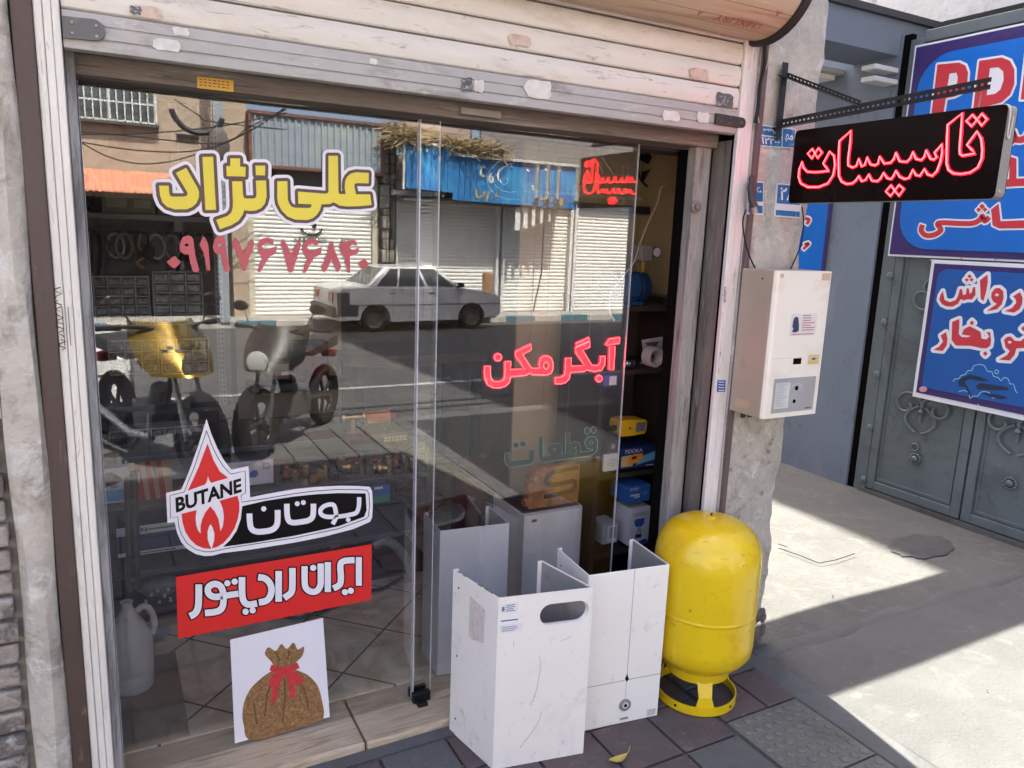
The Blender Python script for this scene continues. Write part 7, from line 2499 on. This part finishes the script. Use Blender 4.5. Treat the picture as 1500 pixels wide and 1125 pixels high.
# ---------------------------------------------------------------- motorcycles on the near pavement
def motorcycle(label, loc, rz, paint, check, seatm):
    t = T('motorcycle', label, 'motorcycle', (0, 0, 0), 'motorcycles standing on the near pavement')
    for cx, nm in ((-.62, 'rear_wheel'), (.62, 'front_wheel')):
        m = MB()
        m.torus((cx, 0, .29), .245, .05, 'Y', 32, 10)
        wo = m.build(nm, rubber, t, smooth=True)
        m = MB()
        m.torus((cx, 0, .29), .195, .014, 'Y', 28, 6)
        for k in range(5):
            a = 2 * PI * k / 5
            m.bar((cx, 0, .29), (cx + .19 * cos(a), 0, .29 + .19 * sin(a)), .022, .03)
        m.cyl((cx, -.05, .29), (cx, .05, .29), .04, 14)
        m.build('rim', darkmetal, wo)
    m = MB()
    m.tube([(-.62, .06, .29), (-.15, .07, .36), (.1, .06, .40)], .022, 8)
    m.tube([(-.62, -.06, .29), (-.15, -.07, .36), (.1, -.06, .40)], .022, 8)
    m.tube([(.1, 0, .30), (.38, 0, .84), (-.1, 0, .74), (-.7, 0, .76)], .025, 8)
    m.build('frame', darkmetal, t, smooth=True)
    m = MB()
    for s in (-1, 1):
        m.tube([(.62, s * .075, .29), (.40, s * .075, .92)], .019, 10)
    m.build('fork', chrome, t, smooth=True)
    m = MB()
    m.box(-.14, .22, -.10, .10, .24, .46)
    m.cyl((.06, 0, .42), (.14, 0, .58), .075, 16)
    m.build('engine', M('engine_grey', (.14, .14, .145), .5, .6), t, bev=.02)
    MB().tube([(.18, .11, .40), (.2, .12, .24), (-.1, .13, .22), (-.75, .14, .34)], .03, 10).build('exhaust', chrome, t, smooth=True)
    MB().sphere((.13, 0, .78), .16, 12, (1.6, .85, .75)).build('fuel_tank', paint, t, smooth=True)
    m = MB()
    m.prism([(-.70, -.12, .77), (-.15, -.12, .74), (-.05, -.12, .79), (-.30, -.12, .83), (-.68, -.12, .87)], (0, .24, 0))
    m.build('seat', seatm, t, bev=.03)
    rows = []
    for i in range(15):
        a = A(-55 + 170 * i / 14)
        rows.append([(.62 + .32 * cos(a), y, .29 + .32 * sin(a)) for y in (-.06, -.03, 0, .03, .06)])
    MB().sheet(rows).build('front_mudguard', black, t, smooth=True)
    # nose fairing with a clear screen
    rows = []
    for i in range(10):
        u = i / 9
        row = []
        for j in range(15):
            v = -1 + 2 * j / 14
            row.append((.66 - .30 * u - .20 * v * v, v * (.22 + .05 * sin(u * 3)), .72 + .34 * u))
        rows.append(row)
    MB().sheet(rows).build('nose_fairing', paint, t, smooth=True)
    if check:
        m = MB()
        for j in range(14):
            v = -.93 + 1.86 * j / 13
            for r in range(2):
                if (j + r) % 2:
                    continue
                u = .45 + r * .06
                y0, y1 = (v - .065) * .26, (v + .065) * .26
                f2 = lambda y, uu: (.664 - .30 * uu - .20 * (y / .26) ** 2, y, .72 + .34 * uu)
                m.add([f2(y0, u), f2(y1, u), f2(y1, u + .055), f2(y0, u + .055)], [(0, 1, 2, 3)])
        m.build('chequer_stripe', vblack, t)
    m = MB()
    m.lathe([(.01, -.02), (.06, -.01), (.085, .02), (.088, .05), (.07, .055)], 20, Matrix.Translation((.585, 0, .80)) @ Matrix.Rotation(PI / 2, 4, 'Y'))
    m.build('headlight', M('smoked_lamp', (.06, .05, .03), .1) if check else M('lamp_glass', (.55, .57, .58), .1), t, smooth=True)
    m = MB()
    m.tube(smooth2([(.20, -.38, 1.02), (.30, -.22, 1.03), (.36, 0, .98), (.30, .22, 1.03), (.20, .38, 1.02)]), .013, 8)
    hb = m.build('handlebar', black, t, smooth=True)
    for s in (-1, 1):
        MB().tube([(.24, s * .30, 1.025), (.17, s * .43, 1.02)], .02, 10).build('grip', rubber, hb, smooth=True)
        MB().tube([(.29, s * .24, 1.03), (.25, s * .31, 1.17)], .006, 6).build('mirror_stalk', black, hb)
        MB().sphere((.25, s * .34, 1.20), .06, 10, (.28, 1.2, .75)).build('mirror', black, hb, smooth=True)
    MB().box(-.80, -.72, -.07, .07, .64, .72).build('tail_light', M('tail_red', (.25, .015, .02), .2), t, bev=.02)
    MB().tube([(.02, .08, .26), (-.06, .22, .02)], .012, 8).build('side_stand', darkmetal, t)
    t.location = loc
    t.rotation_euler = (0, 0, rz)
    return t


gold = M('gold_paint', (.30, .19, .015), .14, .7, .3, 5, c2=(.12, .08, .015), amt=.3, sscale=4, coat=.6)
ma = motorcycle('gold motorcycle with black chequered nose stripe standing nearest the shop window', (.25, -1.12, .0), radians(68), gold, True, M('seat_black', (.02, .02, .022), .6))
mb2 = motorcycle('black motorcycle with pale headlight standing right of the gold one', (1.22, -1.32, .0), radians(128), M('bike_black', (.012, .0125, .014), .4, .1, spec=.3), False, M('seat_black', (.02, .02, .022), .6))
ma.scale = (.93, .93, .93)
mb2.scale = (.86, .86, .86)
